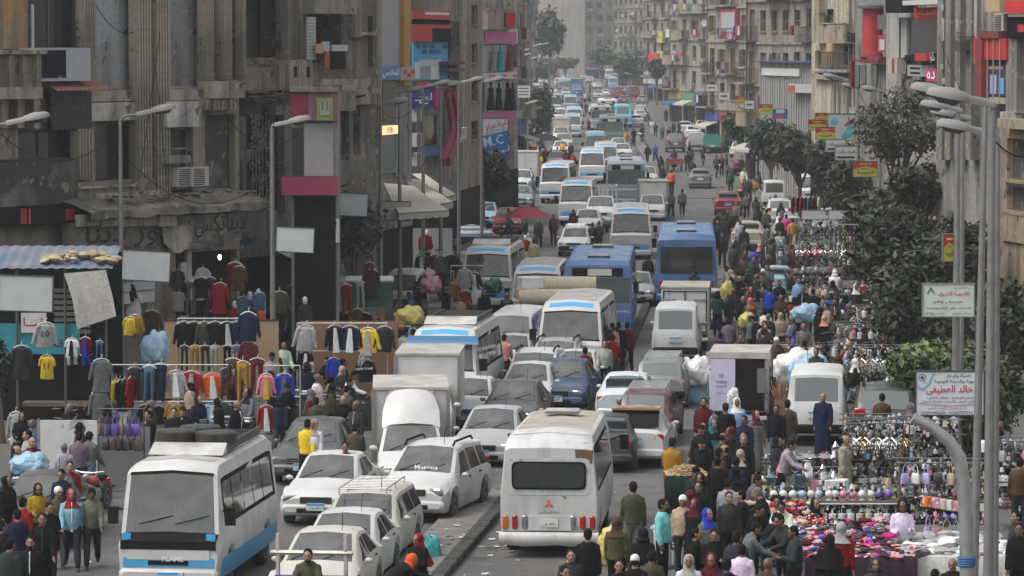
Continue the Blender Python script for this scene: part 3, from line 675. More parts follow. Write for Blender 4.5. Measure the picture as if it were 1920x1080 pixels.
def city_bus(name='city_bus',L=10.5):
	root=empty(name);hw,h=1.24,3.0;f=L/2
	st=[(f,.4,1.15,.8,1.18,1.1,1.18,1.22,1.14,.01),(f-.06,.34,1.2,.8,1.22,1.15,1.22,1.28,1.18,.01),(f-.12,.32,1.22,.8,hw,1.2,hw,2.5,1.2,.02),(f-.16,.32,1.22,.8,hw,1.25,hw,2.85,1.16,.03),(f-.4,.32,1.22,.8,hw,1.25,hw,h,1.12,.05),(-f+.3,.32,1.22,.8,hw,1.25,hw,h,1.12,.05),
		  (-f+.1,.34,1.22,.8,hw,1.25,hw,2.8,1.17,.03),(-f+.04,.4,1.2,.8,1.22,1.3,1.22,1.5,1.19,.01),(-f,.46,1.17,.8,1.19,1.2,1.19,1.4,1.15,.01)]
	b=Body(st,(f-2.4,-f+2.7),.52);P('body',b.mb,root,mat('paint'),paint=True,smooth=30)
	rf=MB();rows=[]
	for x in(f-.45,0,-f+.35):
		q=b.half(b.ev(x));rows.append([(x,c*q[6][0]*.97,lerp(q[7][1],q[6][1],abs(c))+.006)for c in(-1,-.5,0,.5,1)])
	rf.loft(rows,False,closed=False);P('roof_skin',rf,root,mat('paint'),paint=True)
	for x in(f-2,-f+2.2):P('roof_vent',rbox(.9,.8,.12,.04),root,mat('dusty'),(x,0,h+.1),col=(.3,.34,.4))
	for s in(-1,1):P('windscreen',MB().box(-.01,.012,-.56,.56,-.6,.6),root,M_SCREEN(),(f-.085,s*.575,1.83),0)
	P('destination_board',MB().box(-.02,.02,-.9,.9,-.15,.15),root,M_BLACK(),(f-.12,0,2.63),0);P('destination_sheet',MB().box(0,.026,-.35,.5,-.12,.12),root,fixed('paper',(.5,.47,.42),.7),(f-.115,0,2.63),0)
	P('rear_window',MB().box(-.03,.012,-1.04,1.04,-.52,.52),root,M_GLASS(),(-f+.0,0,2.02),0)
	P('rear_grille',MB().box(-.012,.01,-.7,.7,-.16,.16),root,M_BLACK(),(-f-.005,0,.95),0)
	for sgn in(1,-1):
		P('window_band',b.side(f-.3,-f+.4,.1,.74,off=.002,sgn=sgn,n=6),root,M_BLACK())
		n=7;x=f-.5;dx=(L-1.2)/n
		for i in range(n):P('side_window',b.side(x-i*dx-.06,x-(i+1)*dx+.06,.14,.7,sgn=sgn,off=.008,n=2),root,M_GLASS())
		P('headlight',rbox(.06,.36,.2,.03),root,M_LAMP(),(f-.01,sgn*.82,.75));P('tail_light',rbox(.05,.14,.5,.02),root,M_RED(),(-f+.0,sgn*1.02,.95))
		P('mirror',MB().tube([(0,0,0),(.2,.1*sgn,.1),(.25,.14*sgn,-.1)],.022,6).cbox((.26,.16*sgn,-.3),(.08,.2,.4)),root,M_BLACK(),(f-.2,sgn*1.2,2.4),0)
	P('front_bumper',rbox(.16,2.36,.3,.05),root,mat('paint'),(f,0,.5),paint=True);P('rear_bumper',rbox(.16,2.36,.3,.05),root,mat('paint'),(-f,0,.52),paint=True)
	P('door',b.side(f-.45,f-1.6,.05,.97,off=.006,sgn=-1,lvl=(2,4)),root,M_BLACK())
	plate(root,f+.09,.52);plate(root,-f-.02,.7,True);wiper(root,f-.06,1.28,.5,.1,.6);add_wheels(root,(f-2.4,-f+2.7),1.2,.47,.3)
	return root
def box_truck(name='box_truck',fairing=True,cabcol=True):
	"""Pick-up based lorry: cab in front, tall box body behind."""
	root=empty(name);hw=.86
	st=[(2.85,.42,.78,.6,.8,.78,.8,.9,.76,.01),(2.7,.34,.84,.62,.86,.88,.85,1.0,.8,.02),(1.95,.3,.86,.68,hw,1.0,.86,1.16,.82,.03),(1.75,.3,.86,.68,hw,1.05,.86,1.2,.82,.03),(1.2,.3,.86,.68,hw,1.08,.85,1.75,.7,.04),(.85,.3,.86,.68,hw,1.08,.85,1.8,.69,.03),(.35,.3,.86,.68,hw,1.08,.85,1.78,.7,.03)]
	b=Body(st,(1.95,),.42,(1.75,1.2));cabin(root,b,1.75,1.2,1,.8);P('cab',b.mb,root,mat('paint'),paint=True,smooth=32)
	P('windscreen',b.strip(1.75,1.2,.01,.985,.99,.004),root,M_PANE())
	for sgn in(1,-1):
		P('side_window',b.side(1.55,.55,.1,.86,1.15,.55,sgn=sgn),root,M_GLASS());P('door',b.side(1.62,.5,.2,.98,off=.004,sgn=sgn,lvl=(2,4)),root,mat('paint'),paint=True)
		P('headlight',rbox(.12,.34,.24,.04),root,M_LAMP(),(2.75,sgn*.62,.82),rz=-.3*sgn)
	P('front_bumper',rbox(.26,1.66,.26,.06),root,mat('paint'),(2.8,0,.5),paint=True);P('grille',MB().box(-.02,.02,-.4,.4,-.07,.07),root,M_BLACK(),(2.83,0,.82),0);plate(root,2.94,.52)
	mirror(root,1.45,.84,1.22,1,1.3);wiper(root,1.74,1.24,.3)
	P('box_body',rbox(3.5,1.9,1.86,.03),root,mat('paint'),(-1.5,0,1.68),paint=True);P('box_roof',MB().box(-1.8,1.8,-.98,.98,0,.07),root,mat('dusty'),(-1.5,0,2.615),0,col=(.5,.48,.43))
	for sgn in(1,-1):
		P('corner_post',MB().box(-.05,.05,-.05,.05,-.92,.92),root,mat('metal'),(.27,sgn*.96,1.68),0,col=(.25,.23,.2))
		P('rear_door',MB().box(-.03,0,.01,.92,-.86,.86),root,mat('paint'),(-3.26,0 if sgn>0 else-.93,1.68),0,paint=True)
		hb=MB();
		for z in(-.55,.4):hb.box(-.04,0,-.3,.3,z-.03,z+.03)
		P('door_hinge',hb,root,M_CHROME(),(-3.29,sgn*.65,1.75),0);P('tail_light',rbox(.05,.3,.1,.02),root,M_RED(),(-3.2,sgn*.78,.6))
	P('chassis',MB().box(-3.2,.6,-.4,.4,.42,.74),root,M_BLACK(),smooth=0);P('rear_bumper',rbox(.1,1.9,.14,.03),root,mat('paint'),(-3.25,0,.55),paint=True);plate(root,-3.31,.58,True,y=-.3)
	add_wheels(root,(1.95,-1.75),.85,.36,.24)
	if fairing:
		fb=MB();rows=[]
		for x,z,w in((1.15,1.82,.72),(1.1,1.9,.74),(.75,2.25,.72),(.45,2.55,.62),(.3,2.62,.56)):rows.append([(x,-w,z-.1),(x+.03,-w*.72,z),(x+.06,0,z+.04),(x+.03,w*.72,z),(x,w,z-.1)])
		fb.loft(rows,False,closed=False);fb.add([(.28,-.7,1.8),(.28,.7,1.8),(.3,.56,2.6),(.3,-.56,2.6)],[(0,1,2,3)])
		P('wind_deflector',fb,root,mat('paint'),paint=True,smooth=50)
	return root
def pickup(name='pickup_truck',cage=False):
	root=empty(name);hw=.86
	st=[(2.5,.42,.78,.6,.8,.78,.8,.9,.76,.01),(2.35,.34,.84,.62,.86,.88,.85,1.0,.8,.02),(1.6,.3,.86,.68,hw,1.0,.86,1.14,.82,.03),(1.4,.3,.86,.68,hw,1.03,.86,1.18,.82,.03),(.9,.3,.86,.68,hw,1.06,.85,1.7,.7,.04),(.5,.3,.86,.68,hw,1.06,.85,1.74,.69,.03),(0,.3,.86,.68,hw,1.06,.85,1.7,.7,.03)]
	b=Body(st,(1.6,),.42,(1.4,.9));cabin(root,b,1.4,.9,1,.8);P('cab',b.mb,root,mat('paint'),paint=True,smooth=32);P('windscreen',b.strip(1.4,.9,.01,.985,.99,.004),root,M_PANE())
	for sgn in(1,-1):
		P('side_window',b.side(1.2,.15,.1,.86,.86,.15,sgn=sgn),root,M_GLASS());P('headlight',rbox(.12,.34,.2,.04),root,M_LAMP(),(2.4,sgn*.62,.8),rz=-.3*sgn)
		P('bed_side',MB().box(-2.4,-.05,-.03,.03,0,.5),root,mat('paint'),(0,sgn*.85,.6),0,paint=True);P('tail_light',rbox(.05,.12,.3,.02),root,M_RED(),(-2.44,sgn*.78,.8))
	P('bed_floor',MB().box(-2.4,-.05,-.82,.82,.55,.62),root,mat('metal'),smooth=0,col=(.2,.2,.2));P('tailgate',MB().box(-2.43,-2.38,-.82,.82,.6,1.1),root,mat('paint'),smooth=0,paint=True)
	P('front_bumper',rbox(.26,1.66,.24,.06),root,mat('paint'),(2.45,0,.5),paint=True);P('grille',MB().box(-.02,.02,-.4,.4,-.07,.07),root,M_BLACK(),(2.48,0,.8),0);plate(root,2.6,.52);plate(root,-2.46,.7,True)
	mirror(root,1.1,.84,1.2,1);add_wheels(root,(1.6,-1.5),.84,.35,.22)
	if cage:
		cg=MB()
		for i in range(9):
			for y in(-.85,.85):cg.box(-2.38+i*.29,-2.33+i*.29,y-.02,y+.02,1.1,2.3)
		for j in range(8):
			for x in(-2.38,0):cg.box(x-.02,x+.02,-.83+j*.235,-.79+j*.235,1.1,2.3)
		for z in(1.3,2.3):
			for y in(-.85,.85):cg.box(-2.4,.02,y-.03,y+.03,z-.03,z+.03)
			for x in(-2.38,0):cg.box(x-.03,x+.03,-.85,.85,z-.03,z+.03)
		P('cargo_cage',cg,root,mat('metal'),smooth=0,col=(.55,.55,.52))
	return root
def motorbike(name='motorbike'):
	root=empty(name)
	t,m=wheel_meshes(.29,.1)
	for x in(.6,-.6):o=obj('wheel',t,root,(x,0,.29));obj('rim',m,o)
	P('frame',MB().tube([(.55,0,.3),(.42,0,.75),(-.1,0,.62),(-.6,0,.32)],.035,6).tube([(.42,0,.75),(.05,0,.3),(-.55,0,.3)],.03,6),root,M_BLACK())
	P('tank',MB().ball((.15,0,.74),(.26,.14,.12),10,6),root,mat('paint'),paint=True);P('seat',MB().ball((-.3,0,.76),(.36,.13,.07),10,6),root,M_BLACK());P('engine',rbox(.34,.26,.28,.05),root,mat('metal'),(.05,0,.42),col=(.3,.3,.3))
	P('handlebar',MB().tube([(.3,.36,.98),(.38,.12,.95),(.38,-.12,.95),(.3,-.36,.98)],.018,6),root,M_CHROME());P('headlight',MB().ball((.5,0,.85),(.08,.1,.1),8,6),root,M_LAMP());P('mudguard',MB().tube([(-.9,0,.5),(-.72,0,.62),(-.4,0,.66)],[(.02,.07)]*3,6),root,mat('paint'),paint=True)
	P('tail_light',rbox(.05,.12,.07,.02),root,M_RED(),(-.75,0,.68));return root
def trike(name='cargo_tricycle'):
	"""Motor tricycle with an open cargo tray behind the rider."""
	root=empty(name);t,m=wheel_meshes(.29,.12)
	for x,y in((1.25,0),(-.95,.52),(-.95,-.52)):o=obj('wheel',t,root,(x,y,.29));obj('rim',m,o)
	P('fork',MB().tube([(1.25,0,.3),(1.05,0,1.0)],.04,6).tube([(.95,.4,1.05),(1.05,0,1.0),(.95,-.4,1.05)],.02,6),root,M_BLACK())
	P('tank',MB().ball((.7,0,.72),(.3,.16,.13),10,6),root,mat('paint'),paint=True);P('seat',rbox(.5,.3,.12,.04),root,M_BLACK(),(.2,0,.74));P('headlight',MB().ball((1.2,0,.92),(.09,.1,.1),8,6),root,M_LAMP())
	P('chassis',MB().box(-1.6,.9,-.2,.2,.35,.5),root,M_BLACK(),smooth=0);P('tray_floor',MB().box(-1.75,-.1,-.66,.66,.55,.6),root,mat('metal'),smooth=0,col=(.2,.2,.2))
	for sgn in(1,-1):P('tray_side',MB().box(-1.75,-.1,sgn*.66-.025,sgn*.66+.025,.6,.95),root,mat('paint'),smooth=0,paint=True)
	P('tailboard',MB().box(-1.78,-1.73,-.66,.66,.6,.95),root,mat('paint'),smooth=0,paint=True);P('front_board',MB().box(-.12,-.08,-.66,.66,.6,.95),root,mat('paint'),smooth=0,paint=True)
	for y in(.5,-.5):P('tail_light',rbox(.05,.1,.08,.02),root,M_RED(),(-1.79,y,.5))
	return root
def old_bus(name='old_minibus'):
	"""The white minibus seen from behind: worn paint, clustered tail lights, dented bumper."""
	root=empty(name);hw,f=1.05,3.3
	st=[(f,.45,.96,.75,.98,1.1,.98,1.3,.95,.02),(f-.2,.4,1.0,.78,hw,1.25,1.04,2.2,.94,.04),(f-.5,.4,1.02,.78,hw,1.3,1.04,2.55,.86,.06),(-f+.5,.4,1.02,.78,hw,1.3,1.05,2.62,.9,.06),(-f+.12,.42,1.03,.78,hw,1.35,1.05,2.5,.95,.04),(-f,.46,1.0,.8,1.03,1.36,1.02,2.36,.93,.02)]
	b=Body(st,(1.9,-1.9),.45);P('body',b.mb,root,mat('worn'),paint=True,smooth=28)
	rf=MB();rows=[]
	for x in(f-.55,1,0,-1,-f+.45):
		h=b.half(b.ev(x));rows.append([(x,c*h[6][0]*.99,lerp(h[7][1],h[6][1],abs(c))+.007)for c in(-1,-.5,0,.5,1)])
	rf.loft(rows,False,closed=False);P('roof_skin',rf,root,mat('dusty'),col=(.4,.36,.3));P('roof_hatch',rbox(.5,.8,.1,.03),root,mat('dusty'),(1.2,.0,2.72),col=(.5,.48,.45))
	def rr(w,h,c,x0,x1):
		mb=MB();ring=lambda x,k:[(x,sy*(w-c+(c*math.cos(a)))*k,sz*0+(h-c+c*math.sin(a))*(1 if True else 1)*k*szz)for sy,szz,rngs in((1,1,(0,.25,.5)),(-1,1,(.5,.25,0)),(-1,-1,(0,.25,.5)),(1,-1,(.5,.25,0)))for a in[math.pi*q for q in rngs]for sz in(1,)]
		mb.loft([ring(x0,1),ring(x1,1)]);return mb
	P('window_rubber',rr(.8,.3,.1,-.02,.02),root,M_BLACK(),(-f-.012,0,1.78),0);P('rear_window',rr(.76,.26,.09,-.03,.02),root,M_GLASS(),(-f-.016,0,1.78),0)
	P('window_surround',rr(.89,.4,.12,-.008,.02),root,mat('worn'),(-f-.0,0,1.76),0,paint=True)
	em=MB()
	for k in range(3):
		a=math.pi/2+k*2*math.pi/3;u=Vector((0,math.cos(a),math.sin(a)));w=Vector((0,-math.sin(a),math.cos(a)))*.045;c=u*.0
		p=[c,c+u*.055+w*.75,c+u*.11,c+u*.055-w*.75];em.add([q+Vector((-.008,0,0))for q in p]+p,[(0,1,2,3),(0,4,5,1),(1,5,6,2),(2,6,7,3),(3,7,4,0)])
	P('emblem',em,root,fixed('emblem_red',(.6,.09,.03),.4),(-f-.004,0,1.16),0)
	o=P('plate_bracket',MB().box(-.03,.01,-.46,.46,-.16,.15),root,mat('worn'),(-f-.01,-.02,.76),0,paint=True);pl=plate(root,-f-.045,.76,True,blue=False)
	obj('lettering',text_mesh(arabic('بسم الله الرحمن الرحيم'),.07,fixed('ink_101010',(.03,.03,.03),.7),width=.42),root,(-f-.01,-.02,.98),-math.pi/2)
	for sgn in(1,-1):
		for k,(m,c)in enumerate(((M_LAMP(),0),(M_RED(),0),(M_AMBER()if sgn>0 else M_RED(),0))):P(('reverse_light','tail_light','indicator')[k],rbox(.06,.12,.3,.025),root,m,(-f-.02,sgn*(.52+.21*k),.77))
	P('trim_line',MB().box(-.02,0,-1.02,1.02,-.012,.012),root,M_BLACK(),(-f-.006,0,.56),0)
	bb=MB();rows=[]
	for y,dx,dz in((-1.07,0,0),(-.9,.05,0),(-.45,.07,-.015),(-.2,.055,.01),(.1,.075,-.005),(.55,.06,-.02),(.9,.05,.005),(1.07,0,0)):
		rows.append([(-f-.05-dx,y,.28+dz),(-f-.12-dx,y,.36+dz),(-f-.12-dx,y,.5+dz),(-f-.06-dx,y,.56),(-f+.05,y,.56),(-f+.05,y,.3)])
	bb.loft(rows);P('rear_bumper',bb,root,mat('worn'),paint=True,smooth=50)
	for sgn in(1,-1):
		P('window_band',b.side(2.6,-2.9,.06,.82,2.5,-2.9,off=.002,sgn=sgn,n=10),root,M_BLACK())
		for i in range(6):P('side_window',b.side(2.3-i*.86,1.56-i*.86,.13,.75,sgn=sgn,off=.008),root,M_GLASS())
		P('mirror',MB().tube([(0,0,0),(.2,.25*sgn,.06)],.02,6).cbox((.2,.3*sgn,-.08),(.08,.2,.34)),root,M_BLACK(),(2.9,sgn*1.0,1.9),0)
	P('windscreen',b.strip(f-.0,f-.2,.1,.9,.95),root,M_SCREEN());P('rust_patch',MB().add([(-f-.006,-.58,2.08),(-f-.006,-.93,2.05),(-f-.006,-.95,2.33),(-f-.006,-.56,2.35),(-f-.006,-.7,2.02)],[(0,4,1,2,3)]),root,fixed('rust',(.12,.06,.035),.9,dirt=.5),(0,0,0),0)
	add_wheels(root,(1.9,-1.9),1.0,.4,.26);P('exhaust',MB().tube([(-3.2,-.6,.32),(-2.6,-.6,.35)],.04,8),root,M_TYRE());return root
def build_vehicles():
	for k,v in car_specs().items():PROTO[k]=car(k,*v)
	PROTO['minibus']=minibus(True);PROTO['front_minibus']=minibus(True,True);PROTO['plain_minibus']=minibus(False,name='minibus');PROTO['city_bus']=city_bus();PROTO['box_truck']=box_truck();PROTO['plain_box_truck']=box_truck(fairing=False)
	PROTO['pickup']=pickup();PROTO['cage_pickup']=pickup(cage=True);PROTO['motorbike']=motorbike();PROTO['trike']=trike();PROTO['old_bus']=old_bus()
	bpy.context.view_layer.update()
	for k,r in PROTO.items():freeze(r)
VCAT={'sedan':('car','car'),'estate':('estate_car','car'),'hatchback':('hatchback_car','car'),'off_roader':('off_roader','car'),'panel_van':('van','van'),'passenger_van':('passenger_van','van'),'minibus':('minibus','minibus'),'plain_minibus':('minibus','minibus'),'front_minibus':('minibus','minibus'),
		'city_bus':('city_bus','bus'),'box_truck':('box_truck','truck'),'plain_box_truck':('box_truck','truck'),'pickup':('pickup_truck','truck'),'cage_pickup':('pickup_truck','truck'),'motorbike':('motorbike','motorbike'),'trike':('cargo_tricycle','tricycle'),'old_bus':('minibus','minibus')}
VLEN={'sedan':4.35,'estate':4.5,'hatchback':4.05,'off_roader':4.5,'panel_van':3.9,'passenger_van':4.7,'minibus':6.3,'plain_minibus':6.3,'front_minibus':6.3,'city_bus':10.5,'box_truck':5.7,'plain_box_truck':6.5,'pickup':5.0,'cage_pickup':5.0,'motorbike':1.7,'trike':3.3,'old_bus':6.6}
VEHICLES=[]
_drop={'aerial','handle','grille_bar','air_intake','lettering','plate_band','wiper','door_hinge','corner_panel','indicator','rim','door','screen_rubber','steering_wheel'}
def vehicle(kd,px,yg,col,label,away=False,turn=0.0,group='vehicles in the traffic',scale=1.0,sx=1.0,z=0.0):
	"""The near face stands on the ground at the photograph's pixel (px, yg); away = its back is towards us; turn = degrees off the street's line."""
	p=g(px,yg);hd=heading(p.y)+R(turn);L=VLEN[kd]*scale
	dirv=Vector((math.sin(hd),math.cos(hd),0))
	c=p+dirv*(L/2);rz=math.pi/2-hd+(0 if away else math.pi)
	far=p.y>260
	root=bpy.data.objects.new(VCAT[kd][0],None);link(root);root.location=(c.x,c.y,z);root.rotation_euler=(0,0,rz);root.scale=(scale*sx,scale,scale)
	thing(root,label,VCAT[kd][1],group)
	def cp(src,par):
		for ch in CHILD[src.name]:
			if far and ch.name.split('.')[0]in _drop:continue
			o=ch.copy();link(o,par)
			if ch.get(PCOL):o.color=(*col,1)
			cp(ch,o)
	cp(PROTO[kd],root);VEHICLES.append((root,kd,label));return root
def drop_protos():
	dead=[]
	def rm(o):
		for c in CHILD[o.name]:rm(c)
		dead.append(o)
	for r in PROTO.values():rm(r)
	bpy.data.batch_remove(dead)
# ================================================================ ground, road, median, pavements
def strip_mesh(name,f0,f1,z,m,ys,side=0.0):
	mb=MB();n=len(ys)
	for y in ys:mb.v+=[(f0(y),y,z),(f1(y),y,z)]
	for i in range(n-1):mb.f.append((2*i,2*i+1,2*i+3,2*i+2));mb.m.append(0)
	if side:
		o=len(mb.v)
		for y in ys:mb.v+=[(f0(y),y,z-side),(f1(y),y,z-side)]
		for i in range(n-1):
			mb.f+=[(o+2*i,2*i,2*i+2,o+2*i+2),(2*i+1,o+2*i+1,o+2*i+3,2*i+3)];mb.m+=[0,0]
	return kind(obj(name,mb.mesh(name,[m],20)),'structure')
def mat_asphalt():
	m,nt,b=_mat('asphalt');L=nt.links.new
	big=_ramp(nt,_noise(nt,.22,8),.35,.7);c=_mix(nt,big,(.058,.056,.054),(.105,.1,.094))
	c=_mix(nt,_ramp(nt,_noise(nt,.5,4,stretch=(3.2,.07,1)),.5,.62,0,.5),c,(.045,.044,.043)) # wheel-polished streaks along the street
	c=_mix(nt,_ramp(nt,_noise(nt,2.2,9),.58,.66,0,.55),c,(.15,.14,.125));c=_mix(nt,_ramp(nt,_noise(nt,.9,6),.58,.66,0,.75),c,(.024,.023,.022))
	c=_mix(nt,_ramp(nt,_noise(nt,40,3),.35,.7,0,.25),c,(.16,.155,.15));L(c,b.inputs['Base Color'])
	L(_ramp(nt,_noise(nt,.7,5),.3,.7,.62,.9),b.inputs['Roughness']);_bump(nt,b,_noise(nt,30,6),.35,.02);return m
def mat_conc(name,a,c2,sc=1.4):
	m,nt,b=_mat(name);c=_mix(nt,_ramp(nt,_noise(nt,sc,8),.35,.7),a,c2);c=_mix(nt,_ramp(nt,_noise(nt,11,5),.55,.72,0,.6),c,(.05,.047,.043))
	nt.links.new(c,b.inputs['Base Color']);b.inputs['Roughness'].default_value=.9;_bump(nt,b,_noise(nt,18,6),.4,.02);return m
def build_ground():
	A=mat_asphalt();K=mat_conc('kerb_concrete',(.17,.16,.148),(.105,.1,.092));PV=mat_conc('paving',(.085,.08,.072),(.055,.051,.046));DK=mat_conc('kerb_painted_dark',(.022,.022,.022),(.06,.056,.05),3)
	mb=MB();mb.quad((-400,-60,0),(400,-60,0),(400,2200,0),(-400,2200,0));kind(obj('ground',mb.mesh('ground',[mat_conc('dusty_ground',(.12,.11,.1),(.09,.085,.075),.3)],0)),'structure')
	ys=[30+6*i for i in range(130)]+[830+40*i for i in range(20)]
	strip_mesh('road',lambda y:med(y)-14.5,lambda y:med(y)+15.5,.004,A,ys)
	mo=strip_mesh('median',lambda y:med(y)-1.25,lambda y:med(y)-.3,.13,K,[y for y in ys if y<420],.2)
	stone=MB();stone.add(rbox(.98,.3,.3,.02).v,rbox(.98,.3,.3,.02).f);sm=stone.mesh('kerb_stone',[DK],30)
	y=62.0
	while y<250:
		hd=heading(y);o=obj('kerb_stone',sm,mo,(med(y)-.15,y,.03+random.uniform(-.012,.012)),math.pi/2-hd+random.uniform(-.012,.012));y+=1.02*math.cos(hd)
	strip_mesh('kerb',lambda y:med(y)-.3,lambda y:med(y),.16,DK,[250+8*i for i in range(30)],.2)
	strip_mesh('pavement',lambda y:med(y)-40,lambda y:interp([60,110,150,230,320,450],[-11.5,-8.6,-5.6,-1.2,2.2,4.2],y)if y<450 else 5.0,.14,PV,ys,.2)
	strip_mesh('pavement',lambda y:interp([60,120,160,230,320,450],[16.0,15.5,16.4,19,22.5,25],y)if y<450 else 26.0,lambda y:med(y)+40,.14,PV,ys,.2)
	lit=MB() # litter: scraps of paper on the road
	for i in range(420):
		y=74+130*random.random()**1.6;x=med(y)+random.choice((random.gauss(-.2,.6),random.uniform(-9,12),random.gauss(.3,.5)));a=random.random()*6.28;r=random.uniform(.02,.1)
		zz=.15 if-1.3<x-med(y)<0.02 else.012
		lit.add([(x+r*math.cos(a+k*1.57+random.uniform(-.3,.3)),y+1.3*r*math.sin(a+k*1.57),zz+random.uniform(.004,.02))for k in range(4)],[(0,1,2,3)],random.choice((0,0,1)))
	kind(obj('litter',lit.mesh('litter',[fixed('paper_scrap',(.5,.49,.47),.8),fixed('grey_scrap',(.16,.15,.14),.8)],0)),'stuff')
# ================================================================ buildings
WINCACHE={}
class Front:
	"""A building whose street front runs from pixel column xl (depth dl) to xr (depth dr); local x along the front, y into the building, z up."""
	def __init__(s,name,label,xl,dl,xr,dr,H,depth=9,col=(.3,.25,.19),group=None,cat='building'):
		g0=sum(col)/3;col=tuple(lerp(v,g0,.12)for v in col)
		a,b=at(xl,HORIZON,dl),at(xr,HORIZON,dr);a.z=b.z=0
		s.a,s.u=a,(b-a).normalized();s.W=(b-a).length;s.H=H;s.D=depth;s.col=col
		s.rz=math.atan2(s.u.y,s.u.x);s.n=Vector((-s.u.y,s.u.x,0));s.holes=[]
		s.root=empty(name,a,s.rz,label,cat,group or 'buildings along the street')
	def uv(s,px,py,out=0.0):
		"""Where the photograph's pixel meets this front (or a plane parallel to it, 'out' metres in front)."""
		d=ray(px,py);o=Vector((0,0,CAM_H));a=s.a-s.n*out
		t=(a-o).dot(s.n)/d.dot(s.n);p=o+d*t;return((p-a).dot(s.u),p.z)
	def rect(s,x0,y0,x1,y1,out=0.0):
		xm,ym=(x0+x1)/2,(y0+y1)/2
		u0,u1=s.uv(x0,ym,out)[0],s.uv(x1,ym,out)[0];return u0,u1,s.uv(xm,y1,out)[1],s.uv(xm,y0,out)[1]
	def box(s,name,x0,y0,x1,y1,out0,out1,k='wall',col=None,par=None,at_=None,smooth=0):
		u0,u1,z0,z1=s.rect(x0,y0,x1,y1,out1 if at_ is None else at_);return s.mbox(name,u0,u1,z0,z1,out0,out1,k,col,par,smooth)
	def mbox(s,name,u0,u1,z0,z1,out0,out1,k='wall',col=None,par=None,smooth=0):
		c=((u0+u1)/2,-(out0+out1)/2,(z0+z1)/2);mb=MB().cbox((0,0,0),(abs(u1-u0),abs(out1-out0),abs(z1-z0)))
		return obj(name,mb.mesh(name,[mat(k)if isinstance(k,str)else k],smooth),par or s.root,c,col=col or s.col)
	def hole(s,u0,u1,z0,z1):s.holes.append((u0,u1,z0,z1))
	def wall(s,col=None,recess=.3):
		"""The front with real openings, then the other walls and the roof."""
		us=sorted(set([0,s.W]+[max(0,min(s.W,v))for h in s.holes for v in h[:2]]));zs=sorted(set([0,s.H]+[max(0,min(s.H,v))for h in s.holes for v in h[2:]]));mb=MB()
		inh=lambda u,z:any(h[0]<u<h[1]and h[2]<z<h[3]for h in s.holes)
		for i in range(len(us)-1):
			for j in range(len(zs)-1):
				if not inh((us[i]+us[i+1])/2,(zs[j]+zs[j+1])/2):mb.quad((us[i],0,zs[j]),(us[i+1],0,zs[j]),(us[i+1],0,zs[j+1]),(us[i],0,zs[j+1]))
		for u0,u1,z0,z1 in s.holes:
			mb.quad((u0,0,z0),(u0,recess,z0),(u0,recess,z1),(u0,0,z1));mb.quad((u1,0,z0),(u1,0,z1),(u1,recess,z1),(u1,recess,z0));mb.quad((u0,0,z0),(u1,0,z0),(u1,recess,z0),(u0,recess,z0));mb.quad((u0,0,z1),(u0,recess,z1),(u1,recess,z1),(u1,0,z1))
		D=s.D;mb.quad((0,0,0),(0,0,s.H),(0,D,s.H),(0,D,0));mb.quad((s.W,0,0),(s.W,D,0),(s.W,D,s.H),(s.W,0,s.H));mb.quad((0,D,0),(0,D,s.H),(s.W,D,s.H),(s.W,D,0));mb.quad((0,0,s.H),(s.W,0,s.H),(s.W,D,s.H),(0,D,s.H))
		return obj('wall',mb.mesh('wall',[mat('wall')],0,recalc=False),s.root,col=col or s.col)
	def window(s,u0,u1,z0,z1,frame=(.2,.17,.13),pane='glass',cols=2,rows=2,y=.22,shut=False,sill=True):
		w,h=round(u1-u0,2),round(z1-z0,2);s.hole(u0,u1,z0,z1);key=(w,h,cols,rows)
		if key not in WINCACHE:
			mb=MB();t=min(.06,w*.08)
			for i in range(cols+1):x=-w/2+i*(w-t)/cols;mb.box(x,x+t,-.03,.03,-h/2,h/2)
			for j in range(rows+1):z=-h/2+j*(h-t)/rows;mb.box(-w/2+t,w/2-t,-.024,.024,z,z+t)
			g_=MB().box(-w/2,w/2,.0,.012,-h/2,h/2);WINCACHE[key]=(mb.mesh('window_frame',[mat('board')],0),g_.mesh('pane',[M_GLASS()],0),{})
		f,p,ex=WINCACHE[key];c=((u0+u1)/2,y,(z0+z1)/2)
		wnd=obj('window',f,s.root,c,col=frame);
		if pane=='glass':obj('pane',p,wnd,(0,.01,0))
		else:
			if pane not in ex:q=p.copy();q.materials[0]=mat('wall');ex[pane]=q
			obj('panel',ex[pane],wnd,(0,.01,0),col=pane)
		if sill:s.mbox('sill',u0-.08,u1+.08,z0-.09,z0-.003,-.1,.12)
		if shut:
			kk=('s',w,h)
			if kk not in WINCACHE:
				mb=MB();n=max(6,int(h/.11))
				mb.box(-.25,-.21,-.02,.02,-h/2,h/2);mb.box(.21,.25,-.02,.02,-h/2,h/2)
				for i in range(n):z=-h/2+(i+.5)*h/n;mb.add([(-.21,-.02,z-.03),(.21,-.02,z-.03),(.21,.02,z+.03),(-.21,.02,z+.03)],[(0,1,2,3)])
				WINCACHE[kk]=mb.mesh('shutter',[mat('wood')],0)
			for q,sg in((u0-.23,1),(u1+.23,-1)):obj('shutter',WINCACHE[kk],s.root,(q,-.06,(z0+z1)/2),random.uniform(-.5,.1)*sg,col=frame)
		return wnd
